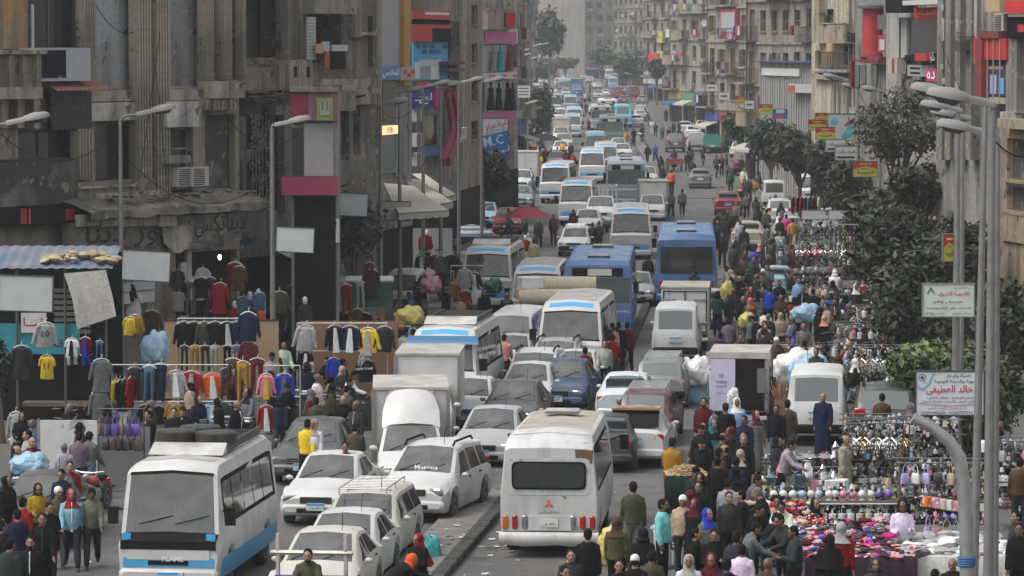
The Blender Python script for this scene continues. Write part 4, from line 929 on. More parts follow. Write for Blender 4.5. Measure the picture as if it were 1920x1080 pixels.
	def ac(s,u,z,out=.35):
		if 'ac'not in WINCACHE:
			mb=MB().box(-.42,.42,-.17,.17,-.3,.3);gb=MB()
			for i in range(9):gb.box(-.36,.2,-.185,-.172,-.26+i*.06,-.235+i*.06)
			WINCACHE['ac']=(mb.mesh('air_conditioner',[mat('board')],0),gb.mesh('grille',[M_BLACK()],0))
		o=obj('air_conditioner',WINCACHE['ac'][0],s.root,(u,-out,z),col=(.42,.41,.38));obj('grille',WINCACHE['ac'][1],o)
		s.mbox('bracket',u-.4,u+.4,z-.38,z-.31,0,out+.1,'metal',(.15,.14,.13));return o
	def dish(s,u,z,out=.5,r=.38):
		if 'dish'not in WINCACHE:
			mb=MB();rings=[[(k*math.cos(2*math.pi*i/14),-.16*k*k-.05,k*math.sin(2*math.pi*i/14))for i in range(14)]for k in(.04,.5,1.0)];mb.loft(rings,False);mb.tube([(0,0,-.1),(0,-.6,-.35),(0,-.7,.0)],.03,5);mb.tube([(0,.02,0),(0,.5,-.5)],.05,5);WINCACHE['dish']=mb.mesh('satellite_dish',[mat('board')],50)
		o=obj('satellite_dish',WINCACHE['dish'],s.root,(u,-out,z),random.uniform(-.6,.6),col=(.4,.39,.36));o.scale=(r,r,r);return o
	def balcony(s,u0,u1,z,out=.9,col=None,h=.95,rail='solid',roof=False):
		b=s.mbox('balcony',u0,u1,z-.16,z,0,out,'wall',col)
		def part(nm,a0,a1,z0,z1,o0,o1,k='wall',c=None):
			mb=MB().cbox((0,0,0),(abs(a1-a0),abs(o1-o0),abs(z1-z0)));c0=b.location
			return obj(nm,mb.mesh(nm,[mat(k)],0),b,((a0+a1)/2-c0.x,-(o0+o1)/2-c0.y,(z0+z1)/2-c0.z),col=c or col or s.col)
		if rail=='solid':
			part('parapet',u0,u1,z,z+h,out-.1,out-.002);part('parapet_side',u0,u0+.1,z,z+h,0,out-.102);part('parapet_side',u1-.1,u1,z,z+h,0,out-.102);part('coping',u0-.03,u1+.03,z+h,z+h+.07,out-.14,out+.04)
		else:
			key=('r',round(u1-u0,2),round(out,2))
			if key not in WINCACHE:
				w=u1-u0;mb=MB();n=max(4,int(w/.14))
				for i in range(n+1):mb.box(i*(w-.02)/n,i*(w-.02)/n+.02,-out+.02,-out+.04,0,h)
				for i in range(int(out/.14)):
					for x in(0,w-.02):mb.box(x,x+.02,-i*.14-.02,-i*.14,0,h)
				mb.box(0,w,-out,-out+.05,h,h+.05);mb.box(0,.05,-out+.05,0,h,h+.05);mb.box(w-.05,w,-out+.05,0,h,h+.05);WINCACHE[key]=mb.mesh('railing',[mat('metal')],0)
			obj('railing',WINCACHE[key],b,(u0-b.location.x,-b.location.y,z-b.location.z),col=(.06,.055,.05))
		if roof:part('awning',u0-.1,u1+.1,z+2.4,z+2.46,0,out+.1,'wall',(.2,.18,.15))
		return b
	def sign(s,x0,y0,x1,y1,out,col,th=.25,txt=None,tcol=(.8,.8,.8),th_=None,k='board',name='shop_sign',ar=True,tw=None):
		o=s.box(name,x0,y0,x1,y1,out-th,out,k,col)
		if txt:
			w=o.dimensions.x if False else abs(s.rect(x0,y0,x1,y1,out)[1]-s.rect(x0,y0,x1,y1,out)[0]);h=abs(s.rect(x0,y0,x1,y1,out)[3]-s.rect(x0,y0,x1,y1,out)[2])
			letter(o,txt,h*(th_ or.6),(0,-th/2-.006,0),tcol,width=w*(tw or.8),ar=ar)
		return o
GOODS_COL=[(.35,.02,.03),(.5,.5,.5),(.02,.03,.12),(.01,.01,.01),(.4,.25,.05),(.05,.2,.25),(.3,.1,.15),(.2,.17,.13)]
def generic(label,xl,dl,xr,dr,H,cols,col,floor0=4.4,fh=3.15,depth=10,balc=.35,shops=True,ywin=None,seed=0,frame=(.17,.13,.09),name='apartment_block',zmax=None,group=None,acp=.25):
	rs=random.Random(seed);f=Front(name,label,xl,dl,xr,dr,H,depth,col,group);zmax=zmax or(CAM_H+(HORIZON+40)/F_PX*max(dl,dr)+1.5)
	pitch=f.W/cols;ww=min(1.25,pitch*.52);z=floor0
	while z+2.6<min(H,zmax):
		lit=rs.random()
		f.mbox('ledge',-.05,f.W+.05,z-.42,z-.27,-.0,.14+.08*(rs.random()<.3),'wall')
		for c in range(cols):
			uc=(c+.5)*pitch;r=rs.random()
			if r<balc and pitch>1.1:
				f.window(uc-ww/2,uc+ww/2,z-.1,z+2.2,frame,'glass'if rs.random()<.5 else tuple(v*rs.uniform(.4,1.0)for v in(.2,.18,.15)),2,3,sill=False)
				f.balcony(uc-pitch*.47,uc+pitch*.47,z-.1,rs.choice((.7,.9,1.1)),tuple(v*rs.uniform(.75,1.15)for v in col),rail=rs.choice(('solid','solid','iron')))
				if rs.random()<.45:
					for q in range(rs.randint(2,4)):
						o=f.mbox('hung_washing',uc-pitch*.4+q*pitch*.2,uc-pitch*.4+q*pitch*.2+pitch*.16,z+.25,z+.95,1.15,1.18,'cloth',rs.choice(GOODS_COL))
			elif r<.93:
				f.window(uc-ww/2,uc+ww/2,z+.55,z+2.1,frame,'glass'if rs.random()<.75 else tuple(v*rs.uniform(.4,.9)for v in(.2,.18,.14)),2,2,shut=rs.random()<.35 and pitch>1.6)
				if rs.random()<acp:f.ac(uc+rs.uniform(-.3,.3),z+.1)
			if rs.random()<.14:f.dish(uc+pitch*.4,z+rs.uniform(0,2),r=rs.uniform(.3,.48))
		z+=fh
	if shops:
		n=max(1,int(f.W/3.2));sw=f.W/n
		for i in range(n):
			f.hole(i*sw+.25,(i+1)*sw-.25,.12,2.9);f.mbox('shop_front',i*sw+.25,(i+1)*sw-.25,.12,2.9,-.32,-.29,M_GLASS());f.mbox('shop_sign',i*sw+.1,(i+1)*sw-.1,2.95,3.7,.0,.22,'board',rs.choice([(.25,.02,.03),(.03,.06,.25),(.4,.38,.34),(.05,.05,.05),(.3,.22,.05),(.06,.2,.12)]))
			a=MB();a.add([(0,0,0),(sw*.9,0,0),(sw*.9,-1.4,-.5),(0,-1.4,-.5),(0,-1.4,-.7),(sw*.9,-1.4,-.7)],[(0,1,2,3),(3,2,5,4)])
			if rs.random()<.7:obj('awning',a.mesh('awning',[mat('cloth')],0),f.root,(i*sw+.1,-.02,2.94),col=rs.choice([(.4,.38,.33),(.1,.12,.1),(.2,.16,.12),(.05,.12,.2)]))
	for u in(.12,f.W-.12):f.mbox('drain_pipe',u-.05,u+.05,.3,H-.5,.0,.1,'metal',(.2,.19,.17))
	f.wall();return f
DKG=(.022,.021,.02)
def build_left():
	# ---- the soot-stained corner building, bays and fluted pilasters
	f=Front('corner_building','soot-stained old corner building with fluted pilasters, glazed bays and broken cornice on the left',-70,110,447,121,20,12,(.2,.17,.135));s=f
	st=(.37,.325,.26);W=s.W
	def win(x0,y0,x1,y1,cols=1,rows=2,fr=(.1,.09,.08),pane='glass',y=.25):
		u0,u1,z0,z1=s.rect(x0,y0,x1,y1);return s.window(u0,u1,z0,z1,fr,pane,cols,rows,y,sill=False)
	SKY_PANE=(.36,.38,.385)  # bay glass: its pale sky reflection is painted into the pane colours
	win(52,-30,150,92,2,1);win(178,-30,258,168,1,1,(.24,.22,.19),SKY_PANE);win(262,-30,292,168,1,1,(.24,.22,.19),SKY_PANE);win(316,-30,382,165,1,1,(.3,.28,.25),(.24,.245,.24));win(398,-30,420,152,1,1,(.3,.28,.24),(.3,.3,.29));win(432,-30,455,148,1,1,(.3,.28,.24),(.32,.32,.31))
	win(178,228,254,347,1,1,(.05,.05,.05));win(316,240,362,318,1,2,(.2,.19,.17));win(-40,245,142,302,3,1,(.06,.06,.055));win(385,215,440,380,1,1,(.05,.05,.05),(.06,.058,.055))
	# ground floor: dark shop openings
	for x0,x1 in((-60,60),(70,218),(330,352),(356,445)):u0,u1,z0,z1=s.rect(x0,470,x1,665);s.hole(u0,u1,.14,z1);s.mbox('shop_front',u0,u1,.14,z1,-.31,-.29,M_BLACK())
	s.wall((.28,.245,.195),.35)
	def flute(x0,x1,y0,y1,out):
		u0,u1,z0,z1=s.rect(x0,y0,x1,y1,out);n=4;p=s.mbox('pilaster',u0,u1,z0,z1,0,out,'wall',st);w=u1-u0
		for i in range(n+1):obj('flute',MB().cbox((0,0,0),(w*.11,.07,z1-z0-.06)).mesh('flute',[mat('wall')],0),p,(-w/2+w*(.06+.22*i),-out/2-.035,0),col=st)
	for x0,x1,y0,y1,o in((156,176,-30,92,.3),(258,281,-30,340,.35),(292,316,-30,372,.3),(384,398,-30,152,.3),(420,432,-30,150,.35),(146,172,242,338,.3),(455,458,-30,150,.3)):flute(x0,x1,y0,y1,o)
	for x0,y0,x1,y1,o,c in((170,170,258,190,.22,st),(172,192,256,226,.3,(.48,.45,.4)),(316,168,383,188,.25,st),(314,190,378,238,.45,(.55,.54,.51)),(398,152,460,184,.6,st),(146,338,292,372,.4,(.2,.18,.15)),(150,347,260,352,.5,st),(400,188,446,204,.42,st),(180,360,300,376,.5,st)):s.box('spandrel',x0,y0,x1,y1,0,o,'wall',c)
	for i in range(4):s.box('bracket',386+i*15,186,395+i*15,206,.05,.5,'wall',st)
	# left balcony with stone coffers
	u0,u1,z0,z1=s.rect(-60,94,80,186,1.3);b=s.mbox('balcony',u0,u1,z0,z0+.35,0,1.3,'wall',st)
	s.mbox('balcony_coping',u0-.05,u1+.1,z1-.12,z1,.9,1.4,'wall',st);s.mbox('parapet',u0,u1,z0+.352,z1-.122,1.0,1.12,'wall',(.2,.17,.13))
	for i in range(6):s.mbox('baluster_block',u0+i*(u1-u0-.22)/5,u0+i*(u1-u0-.22)/5+.22,z0+.353,z1-.123,.96,1.26,'wall',st)
	for i in range(3):s.box('corbel',4+i*30,186,16+i*30,240,.0,.8,'wall',st)
	s.box('wall_panel',8,-30,48,92,.0,.12,'wall',(.4,.25,.1));s.box('curtain_rod',60,8,64,92,.3,.34,'metal',(.5,.5,.5))
	# shop box with black and grey panel, little red tile roof
	s.box('sign_box',74,90,170,152,.02,.9,'board',(.36,.37,.39));o=s.box('black_panel',76,94,124,146,.9,.93,M_BLACK());letter(o,'Ce',.12,(.3,-.025,-.4),(.7,.7,.7),ar=False)
	tl=MB()
	u0,u1,z0,z1=s.rect(82,153,186,170,.5)
	for i in range(14):
		x=u0+(u1-u0)*i/14;w=(u1-u0)/14;tl.loft([[(x+w*k/4,-.35-.75*j,z1-.28*j+.05*math.sin(math.pi*k/4))for k in range(5)]for j in(0,.5,1)],False,closed=False)
	obj('tile_roof',tl.mesh('tile_roof',[fixed('clay_tile',(.27,.11,.08),.8,dirt=.6)],40),s.root)
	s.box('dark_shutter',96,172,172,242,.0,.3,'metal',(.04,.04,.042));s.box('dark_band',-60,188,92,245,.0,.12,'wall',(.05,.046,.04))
	ar=s.box('arch_panel',-60,242,34,300,.0,.5,'wall',(.3,.25,.19))
	# black fascia with red marks, deep broken canopy, sign band with worn letters
	o=s.box('shop_sign',-60,388,145,424,.3,.75,M_BLACK());
	for x in(40,46,54):s.box('red_mark',x,391,x+4,420,.75,.765,'board',(.4,.03,.03))
	s.box('red_mark',124,392,142,412,.75,.765,'board',(.3,.03,.03))
	u0,u1,z0,z1=s.rect(142,370,478,402,1.0);cn=MB();rs=random.Random(3);rows=[]
	for i in range(26):
		u=u0+(u1-u0)*i/25;rows.append([(u,0,z1+.12),(u,-.8,z1-.02+rs.uniform(-.05,.05)),(u,-1.6+rs.uniform(-.12,.12),z0+.25+rs.uniform(-.06,.06)),(u,-1.6+rs.uniform(-.1,.1),z0+.02+rs.uniform(-.06,.05)),(u,0,z0-.05)])
	cn.loft(rows,False,closed=False);obj('canopy',cn.mesh('canopy',[mat('wall')],30),s.root,col=(.17,.155,.135))
	for i in range(40):
		d=MB().cbox((0,0,0),(rs.uniform(.1,.6),rs.uniform(.05,.3),rs.uniform(.02,.07)));obj('rubble',d.mesh('rubble',[mat('wall')],0),s.root,(rs.uniform(u0,u1),-rs.uniform(.1,1.5),z1+.1-rs.uniform(0,.12)),col=(.2,.185,.16),rot=(rs.uniform(-.4,.2),rs.uniform(-.3,.3),rs.uniform(-.8,.8)))
	for k,(x0,x1)in enumerate(((146,186),(192,222),(230,268),(270,296),(300,332))):
		u0,u1,z0,z1=s.rect(x0,402,x1,424,1.3);rb=MB();n=7
		for i in range(n):rb.lathe([(.09*(u1-u0),0),(.09*(u1-u0),z1-z0)],8,(u0+(u1-u0)*(i+.5)/n,-1.25,z0))
		obj('ribbed_valance',rb.mesh('ribbed_valance',[mat('wall')],40),s.root,col=(.3,.27,.22))
	o=s.box('sign_band',140,408,452,462,.4,.9,'wall',(.19,.17,.145));letter(o,'بدور دينا',.85,(-1.3,-.27,0),(.02,.018,.016),width=4.6);letter(o,'ديناتكس',.75,(3.0,-.27,.1),(.025,.022,.02),width=2.6)
	u0,u1,z0,z1=s.rect(302,424,356,472,1.0);sh=MB();n=12;sh.loft([[(lerp(u0,u1,i/n),yy,z1 if j==0 else z0+.35-.4*math.sin(math.pi*i/n))for i in range(n+1)]for j,yy in((0,-1.05),(1,-1.1))],False,closed=False);obj('shield_panel',sh.mesh('shield_panel',[mat('wall')],40),s.root,col=(.34,.31,.26))
	s.box('low_band',70,462,420,476,.2,.9,'wall',(.09,.08,.07));s.box('white_door',340,492,353,600,.02,.1,'board',(.5,.5,.48));s.box('pale_panel',352,470,360,610,.02,.14,'board',(.4,.4,.38))
	s.box('dark_fascia',-60,302,140,388,.02,.4,'wall',(.055,.052,.048));s.box('low_sign',226,520,290,545,.3,.5,'board',(.42,.41,.37));letter(s.root,'Caleta',.2,(s.rect(226,520,262,530,.52)[0]+.3,-.53,s.rect(226,520,262,530,.52)[2]+.1),(.05,.05,.05),ar=False)
	s.box('white_panel',228,546,290,568,.35,.42,'board',(.5,.5,.5))
	u,z=s.uv(345,330);s.ac(u,z,.5);u,z=s.uv(322,325);s.ac(u,z-.1,.4)
	s.box('junk_pile',318,292,358,306,.1,.7,'wall',(.25,.24,.23))
	# bare lamp under the teal awning
	p=at(412,482,117);lb=empty('hanging_lamp',p,0,'lit white bulb hanging under the teal awning of the dark shop','lamp');obj('bulb',MB().ball((0,0,0),(.05,.05,.08)).mesh('bulb',[fixed('lit_bulb',(1,.98,1),.3,emit=25)]),lb);obj('cord',MB().tube([(0,0,.08),(0,0,1.0)],.008,4).mesh('cord',[M_BLACK()]),lb)
	# ---- recessed loggia bay, recess backs darker than the wall, lower floor filled with wrought iron
	f=Front('old_building','dark recessed old building with wrought iron screen and crumbling balconies beside the pink shop',440,125,705,133,20,12,(.17,.15,.125));s=f
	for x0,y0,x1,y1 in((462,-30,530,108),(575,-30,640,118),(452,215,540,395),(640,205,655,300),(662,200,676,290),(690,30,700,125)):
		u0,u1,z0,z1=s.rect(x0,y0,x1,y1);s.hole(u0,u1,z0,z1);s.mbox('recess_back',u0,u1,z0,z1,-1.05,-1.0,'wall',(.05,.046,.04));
	u0,u1,z0,z1=s.rect(500,25,526,112);s.mbox('door',u0,u1,z0,z1,-.98,-.9,'wood',(.02,.04,.045));u0,u1,z0,z1=s.rect(485,-20,498,112);s.mbox('door',u0,u1,z0,z1,-.98,-.9,'wood',(.16,.11,.05))
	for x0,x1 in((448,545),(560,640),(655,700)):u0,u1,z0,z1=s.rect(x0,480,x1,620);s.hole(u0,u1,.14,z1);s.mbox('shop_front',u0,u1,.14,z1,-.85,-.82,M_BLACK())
	s.wall((.15,.133,.11),.9)
	for x0,y0,x1,y1,o,c in((456,126,524,170,.7,(.2,.18,.15)),(524,120,545,168,.8,(.25,.19,.12)),(543,113,565,168,.9,st),(566,112,586,166,.9,st),(586,122,606,160,.8,(.2,.18,.15)),(540,-30,560,112,.5,(.2,.18,.15)),(562,-30,575,112,.5,st),(534,200,545,400,.3,(.25,.23,.2)),(518,196,540,215,.6,(.25,.23,.2)),(590,-30,668,26,1.0,(.27,.25,.21)),(605,148,665,160,1.0,st),(666,-30,678,70,.3,st),(678,60,706,66,.3,st),(640,148,706,196,.25,st),(632,170,668,208,.6,(.33,.29,.23))):s.box('stone_block',x0,y0,x1,y1,0,o,'wall',c)
	for x0 in(547,571):o=s.box('slot',x0+4,125,x0+10,145,.9,.905,M_BLACK())
	ir=MB();rs=random.Random(5);u0,u1,z0,z1=s.rect(466,215,510,395)
	for i in range(7):u=lerp(u0,u1,(i+.5)/7);ir.tube([(u,-.1,z0),(u,-.1,z1)],.02,4)
	for i in range(90):
		cx,cz,r=rs.uniform(u0,u1),rs.uniform(z0,z1),rs.uniform(.09,.2);ir.tube([(cx+r*math.cos(a)*(1-a/9),-.1,cz+r*math.sin(a)*(1-a/9))for a in[k*.9 for k in range(7)]],.018,4)
	obj('iron_screen',ir.mesh('iron_screen',[mat('metal')],40),s.root,col=(.3,.3,.3));
	jk=MB()
	for i in range(60):u=rs.uniform(*s.rect(455,165,545,190,.8)[:2]);z=s.uv(500,178,.8)[1]+rs.uniform(-.15,.2);jk.tube([(u,-rs.uniform(.2,1.2),z),(u+rs.uniform(-.9,.9),-rs.uniform(.2,1.4),z+rs.uniform(-.3,.15))],rs.uniform(.012,.04),4)
	obj('branches',jk.mesh('branches',[mat('wood')],0),s.root,col=(.16,.14,.12));kind(s.root.children[-1]if False else bpy.data.objects['branches'],'stuff')
	for x0,y0,x1,y1,sgn in((455,218,462,390,1),(410+42,280,470,300,1)):s.box('column',x0,y0,x1,y1,0,.3,'wall',st)
	# white louvred shutter and washing on the balcony
	s.box('shutter',577,32,592,112,.95,1.0,'board',(.42,.42,.4))
	for i in range(12):s.box('slat',579,36+i*6.2,590,38.5+i*6.2,1.0,1.015,'board',(.25,.25,.24))
	for x0,y0,x1,y1,c in((594,82,606,100,(.5,.3,.2)),(606,78,618,96,(.4,.45,.5)),(610,96,618,128,(.35,.12,.05)),(622,96,648,130,(.012,.012,.014)),(624,84,652,96,(.5,.5,.5)),(598,100,608,112,(.02,.02,.02))):s.box('hung_washing',x0,y0,x1,y1,1.1,1.18,'cloth',c)
	s.box('rail',606,130,655,132,1.1,1.14,'metal',(.1,.1,.1));s.box('teal_awning',392,450,475,462,1.2,1.3,'cloth',(.02,.16,.16))
	u0,u1,z0,z1=s.rect(555,468,606,500,1.0);a=MB().quad((u0,-.1,z1),(u1,-.1,z1),(u1+.1,-1.7,z0),(u0,-1.7,z0));obj('awning',a.mesh('awning',[mat('cloth')],0),s.root,col=(.45,.44,.42))
	# ---- pink shop box built out over the pavement
	f=Front('shop_bay','pink topped shop bay with grey display panel and green emblem board over the pavement',545,121,634,121.05,12.3,3.5,(.3,.3,.3));s=f
	s.H=s.uv(590,165)[1];s.wall((.28,.28,.275))
	s.box('grey_panel',570,232,625,330,.0,.12,'board',(.33,.33,.325));s.box('show_window',547,240,569,330,.0,.1,M_GLASS());s.box('pink_fascia',545,174,576,226,.0,.35,'board',(.26,.012,.055));s.box('pink_fascia',577,172,633,226,.0,.3,'board',(.3,.15,.16));s.box('pink_base',528,332,634,366,.0,.5,'board',(.3,.03,.085));s.box('cap_slab',543,163,636,172,-.2,.6,'wall',(.24,.24,.19))
	o=s.box('emblem_board',594,184,624,226,.3,.75,'board',(.2,.24,.05));s.box('emblem',600,192,618,216,.75,.78,'board',(.3,.3,.28))
	for x in(603,612):s.box('emblem_stroke',x,190,x+3,206,.78,.8,'board',(.12,.12,.11))
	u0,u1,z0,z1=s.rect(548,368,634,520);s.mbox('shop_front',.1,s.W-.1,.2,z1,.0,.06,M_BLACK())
	# ---- following buildings on the left, each stepping back from the camera
	f=Front('apartment_block','beige apartment block with narrow stacked windows left of the blue edged shop',632,138,716,146,20,10,(.33,.28,.215));s=f
	for x0,x1 in((640,652),(657,670),(683,694),(699,709)):
		for y0,y1 in((-20,50)if x0>680 else(-25,25),(70,128),(180,275)):u0,u1,z0,z1=s.rect(x0,y0,x1,y1);s.window(u0,u1,z0,z1,(.14,.1,.075),'glass'if x0 in(640,699)else(.11,.085,.07),1,2)
	for y in(52,132,168,285):s.box('ledge',632,y,716,y+9,0,.2,'wall',(.34,.29,.22))
	for x in(636,676,712):s.box('pilaster',x-3,-30,x+3,320,0,.18,'wall',(.34,.29,.22))
	s.balcony(*s.rect(640,300,690,345,.9)[:2],s.uv(660,345,.9)[1],.8,st);s.balcony(*s.rect(640,120,668,150,.9)[:2],s.uv(655,150,.9)[1],.8,st)
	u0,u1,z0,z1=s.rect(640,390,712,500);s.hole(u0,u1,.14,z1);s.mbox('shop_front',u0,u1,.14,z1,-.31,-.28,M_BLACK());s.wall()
	f=Front('shop_building','grey panelled shop building with yellow corner strip and blue clothing sign',712,152,772,157,22,10,(.3,.3,.295));s=f
	s.wall();s.box('grey_panel',716,-30,757,128,.0,.1,'board',(.33,.335,.34));s.box('yellow_strip',758,-30,769,160,.0,.3,'board',(.45,.23,.02));s.sign(714,124,752,150,.4,(.08,.2,.42),txt='للملابس');s.box('logo_strip',752,126,778,150,.3,.45,'board',(.4,.32,.22))
	for i in range(3):s.box('logo',758+i*7,131+(i%2)*6,763+i*7,138+(i%2)*6,.45,.47,'board',(.35,.05,.05))
	s.box('show_window',718,152,742,232,.0,.12,M_GLASS());s.box('grey_panel',743,152,768,330,.0,.12,'wall',(.3,.29,.27));o=s.box('lit_sign',716,236,747,252,.2,.4,fixed('lit_letters',(.75,.5,.28),.5,emit=.9));letter(o,'INT PIERRO',.25,(0,-.11,0),(.06,.05,.04),width=1.0,ar=False)
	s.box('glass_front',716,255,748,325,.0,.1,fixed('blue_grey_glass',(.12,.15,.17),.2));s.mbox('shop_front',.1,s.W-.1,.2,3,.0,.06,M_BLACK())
	f=Front('advert_building','shop building with red and black fascia, blue bathroom advert and curved pink ribs',772,168,858,176,22,10,(.26,.24,.22));s=f
	s.wall();s.box('dark_window',774,-30,845,22,.0,.1,M_GLASS());s.sign(774,20,843,36,.5,(.5,.02,.02));s.box('white_bar',798,23,842,28,.5,.52,'board',(.7,.65,.62));o=s.sign(774,46,846,78,.6,(.48,.02,.025));s.box('black_panel',812,53,846,77,.6,.63,M_BLACK());s.box('dark_gap',774,37,846,45,.1,.4,M_BLACK())
	a=s.box('advert',775,79,843,150,.2,.4,'board',(.06,.33,.6));rs=random.Random(9)
	for i in range(5):
		for j in range(2):s.box('advert_tile',780+i*12.5,83+j*10,789+i*12.5,91+j*10,.4,.415,'board',rs.choice([(.03,.12,.3),(.02,.06,.16),(.1,.3,.5)]))
	for x0,y0,x1,y1,c in((778,116,788,148,(.6,.62,.62)),(786,112,828,124,(.5,.52,.53)),(790,124,806,148,(.3,.32,.33)),(808,124,824,149,(.6,.62,.62))):s.box('advert_print',x0,y0,x1,y1,.4,.42,'board',c)
	letter(a,'مكتبة',.35,(.3,-.125,.45),(.02,.02,.02));s.box('red_band',774,151,842,163,.3,.45,'board',(.07,.01,.01));s.box('red_mark',782,153,808,160,.45,.47,'board',(.5,.03,.03))
	s.sign(772,168,822,202,.6,(.025,.04,.22),txt='الخـ',tcol=(.8,.8,.8));s.box('magenta_panel',816,168,830,200,.5,.75,'board',(.35,.02,.14));s.box('dark_side',844,40,862,150,.0,.5,'wall',(.06,.05,.05));s.box('maroon_rib',842,115,872,121,.2,.9,'board',(.13,.03,.05));s.box('maroon_rib',842,128,872,134,.2,.9,'board',(.13,.03,.05))
	for k in range(2):
		mb=MB();pts=[]
		for j in range(15):
			y=170+j*9.5;x=838+k*12+12*math.sin((y-160)/60)-max(0,y-250)*.32;u,z=s.uv(x,y,.6);pts.append((u,-.55,z))
		mb.tube(pts,[(.16,.3)]*15,6);obj('curved_rib',mb.mesh('curved_rib',[mat('board')],40),s.root,col=(.26,.03,.075))
	s.box('grey_panel',780,205,836,275,.0,.12,'wall',(.27,.26,.245));s.box('show_window',792,216,818,272,.12,.2,M_GLASS());s.box('blue_base',794,276,824,292,.2,.5,'board',(.04,.08,.26))
	for y in(215,262,298):u,z=s.uv(779,y,.4);s.ac(u,z,.4)
	s.box('white_sign',768,282,786,292,.3,.4,'board',(.08,.1,.3));s.mbox('shop_front',.1,s.W-.1,.2,3.5,.0,.06,M_BLACK())
	f=Front('office_block','plain beige pier building between the advert building and the pink abaya shop',850,190,905,200,24,10,(.3,.26,.215));s=f
	for i in range(4):u0,u1,z0,z1=s.rect(884,10+i*72,896,46+i*72);s.window(u0,u1,z0,z1,(.12,.1,.08),'glass',1,2)
	s.wall();s.box('pilaster',868,-30,880,320,0,.4,'wall',(.33,.29,.235));u,z=s.uv(864,255,.4);s.ac(u,z);s.box('white_box',858,240,876,262,.4,.8,'board',(.4,.39,.37));s.mbox('shop_front',.1,s.W-.1,.2,3,.0,.06,M_BLACK())
	f=Front('abaya_shop','pink and white shop front with three storeys of display windows showing black gowns',893,215,971,224,24,10,(.36,.34,.33));s=f
	s.wall();s.box('white_frame',893,54,971,82,.0,.5,'board',(.45,.43,.43));s.box('pink_sign',910,60,968,79,.5,.6,'board',(.5,.08,.24));s.box('display_window',904,84,950,134,.1,.2,fixed('pale_display',(.32,.34,.34),.3));s.box('display_window',951,84,970,134,.1,.2,M_GLASS());s.box('white_frame',893,136,970,149,.0,.5,'board',(.5,.48,.48))
	for x in(918,940,962):s.box('red_mark',x,140,x+10,144,.5,.52,'board',(.4,.08,.12))
	s.box('display_window',910,152,948,209,.1,.2,fixed('pale_display',(.32,.34,.34),.3));s.box('display_window',949,152,970,209,.1,.2,M_GLASS());s.box('pink_base',893,210,968,230,.0,.5,'board',(.42,.07,.2));s.box('pink_strip',898,54,903,222,.5,.62,'board',(.5,.1,.25));s.box('grey_wall',893,232,970,262,.0,.15,'wall',(.3,.27,.23))
	mn=MB();mn.lathe([(.3,0),(.24,.5),(.17,.95),(.2,1.25),(.06,1.38),(.1,1.48),(.09,1.6),(.02,1.66)],10);mm=mn.mesh('display_gown',[mat('cloth')],40)
	for px,c in((922,(.008,.008,.008)),(937,(.008,.02,.016)),(954,(.012,.012,.012)),(963,(.03,.03,.03))):u,z=s.uv(px,207,.45);o=obj('display_gown',mm,s.root,(u,-.4,z),col=c);o.scale=(.8,.8,1.0)
	for px,c in((926,(.3,.28,.24)),(940,(.05,.4,.4)),(957,(.3,.05,.07))):u,z=s.uv(px,133,.45);o=obj('display_gown',mm,s.root,(u,-.4,z),col=c);o.scale=(.8,.8,.9)
	for i in range(28):u,z=s.uv(900.5,62+i*5.6,.63);s.mbox('bulb_mark',u-.04,u+.04,z-.03,z+.03,.62,.64,'board',(.6,.5,.52))
	s.box('pale_wall',893,-30,971,30,.0,.2,'wall',(.42,.34,.33));s.balcony(*s.rect(915,30,965,50,.9)[:2],s.uv(940,50,.9)[1],.9,(.36,.28,.27));u,z=s.uv(938,16,.6);s.dish(u,z,.7,.5);s.box('hung_washing',950,24,966,50,1.0,1.06,'cloth',(.5,.03,.03));s.mbox('shop_front',.1,s.W-.1,.2,3,.0,.06,M_BLACK())
	for k,(xl,xr,d)in enumerate(((952,982,300),(962,990,400),(972,996,560),(978,1008,760))):
		generic(['tall grey brown block behind the pink abaya shop','pale brown block half hidden behind the grey brown one','hazy block behind the leftmost trees','farthest hazy block of the left row'][k],xl,d,xr,d+8,26+d*.01,3+k,[(.3,.27,.23),(.33,.28,.22),(.28,.26,.23),(.3,.28,.25)][k],seed=20+k)
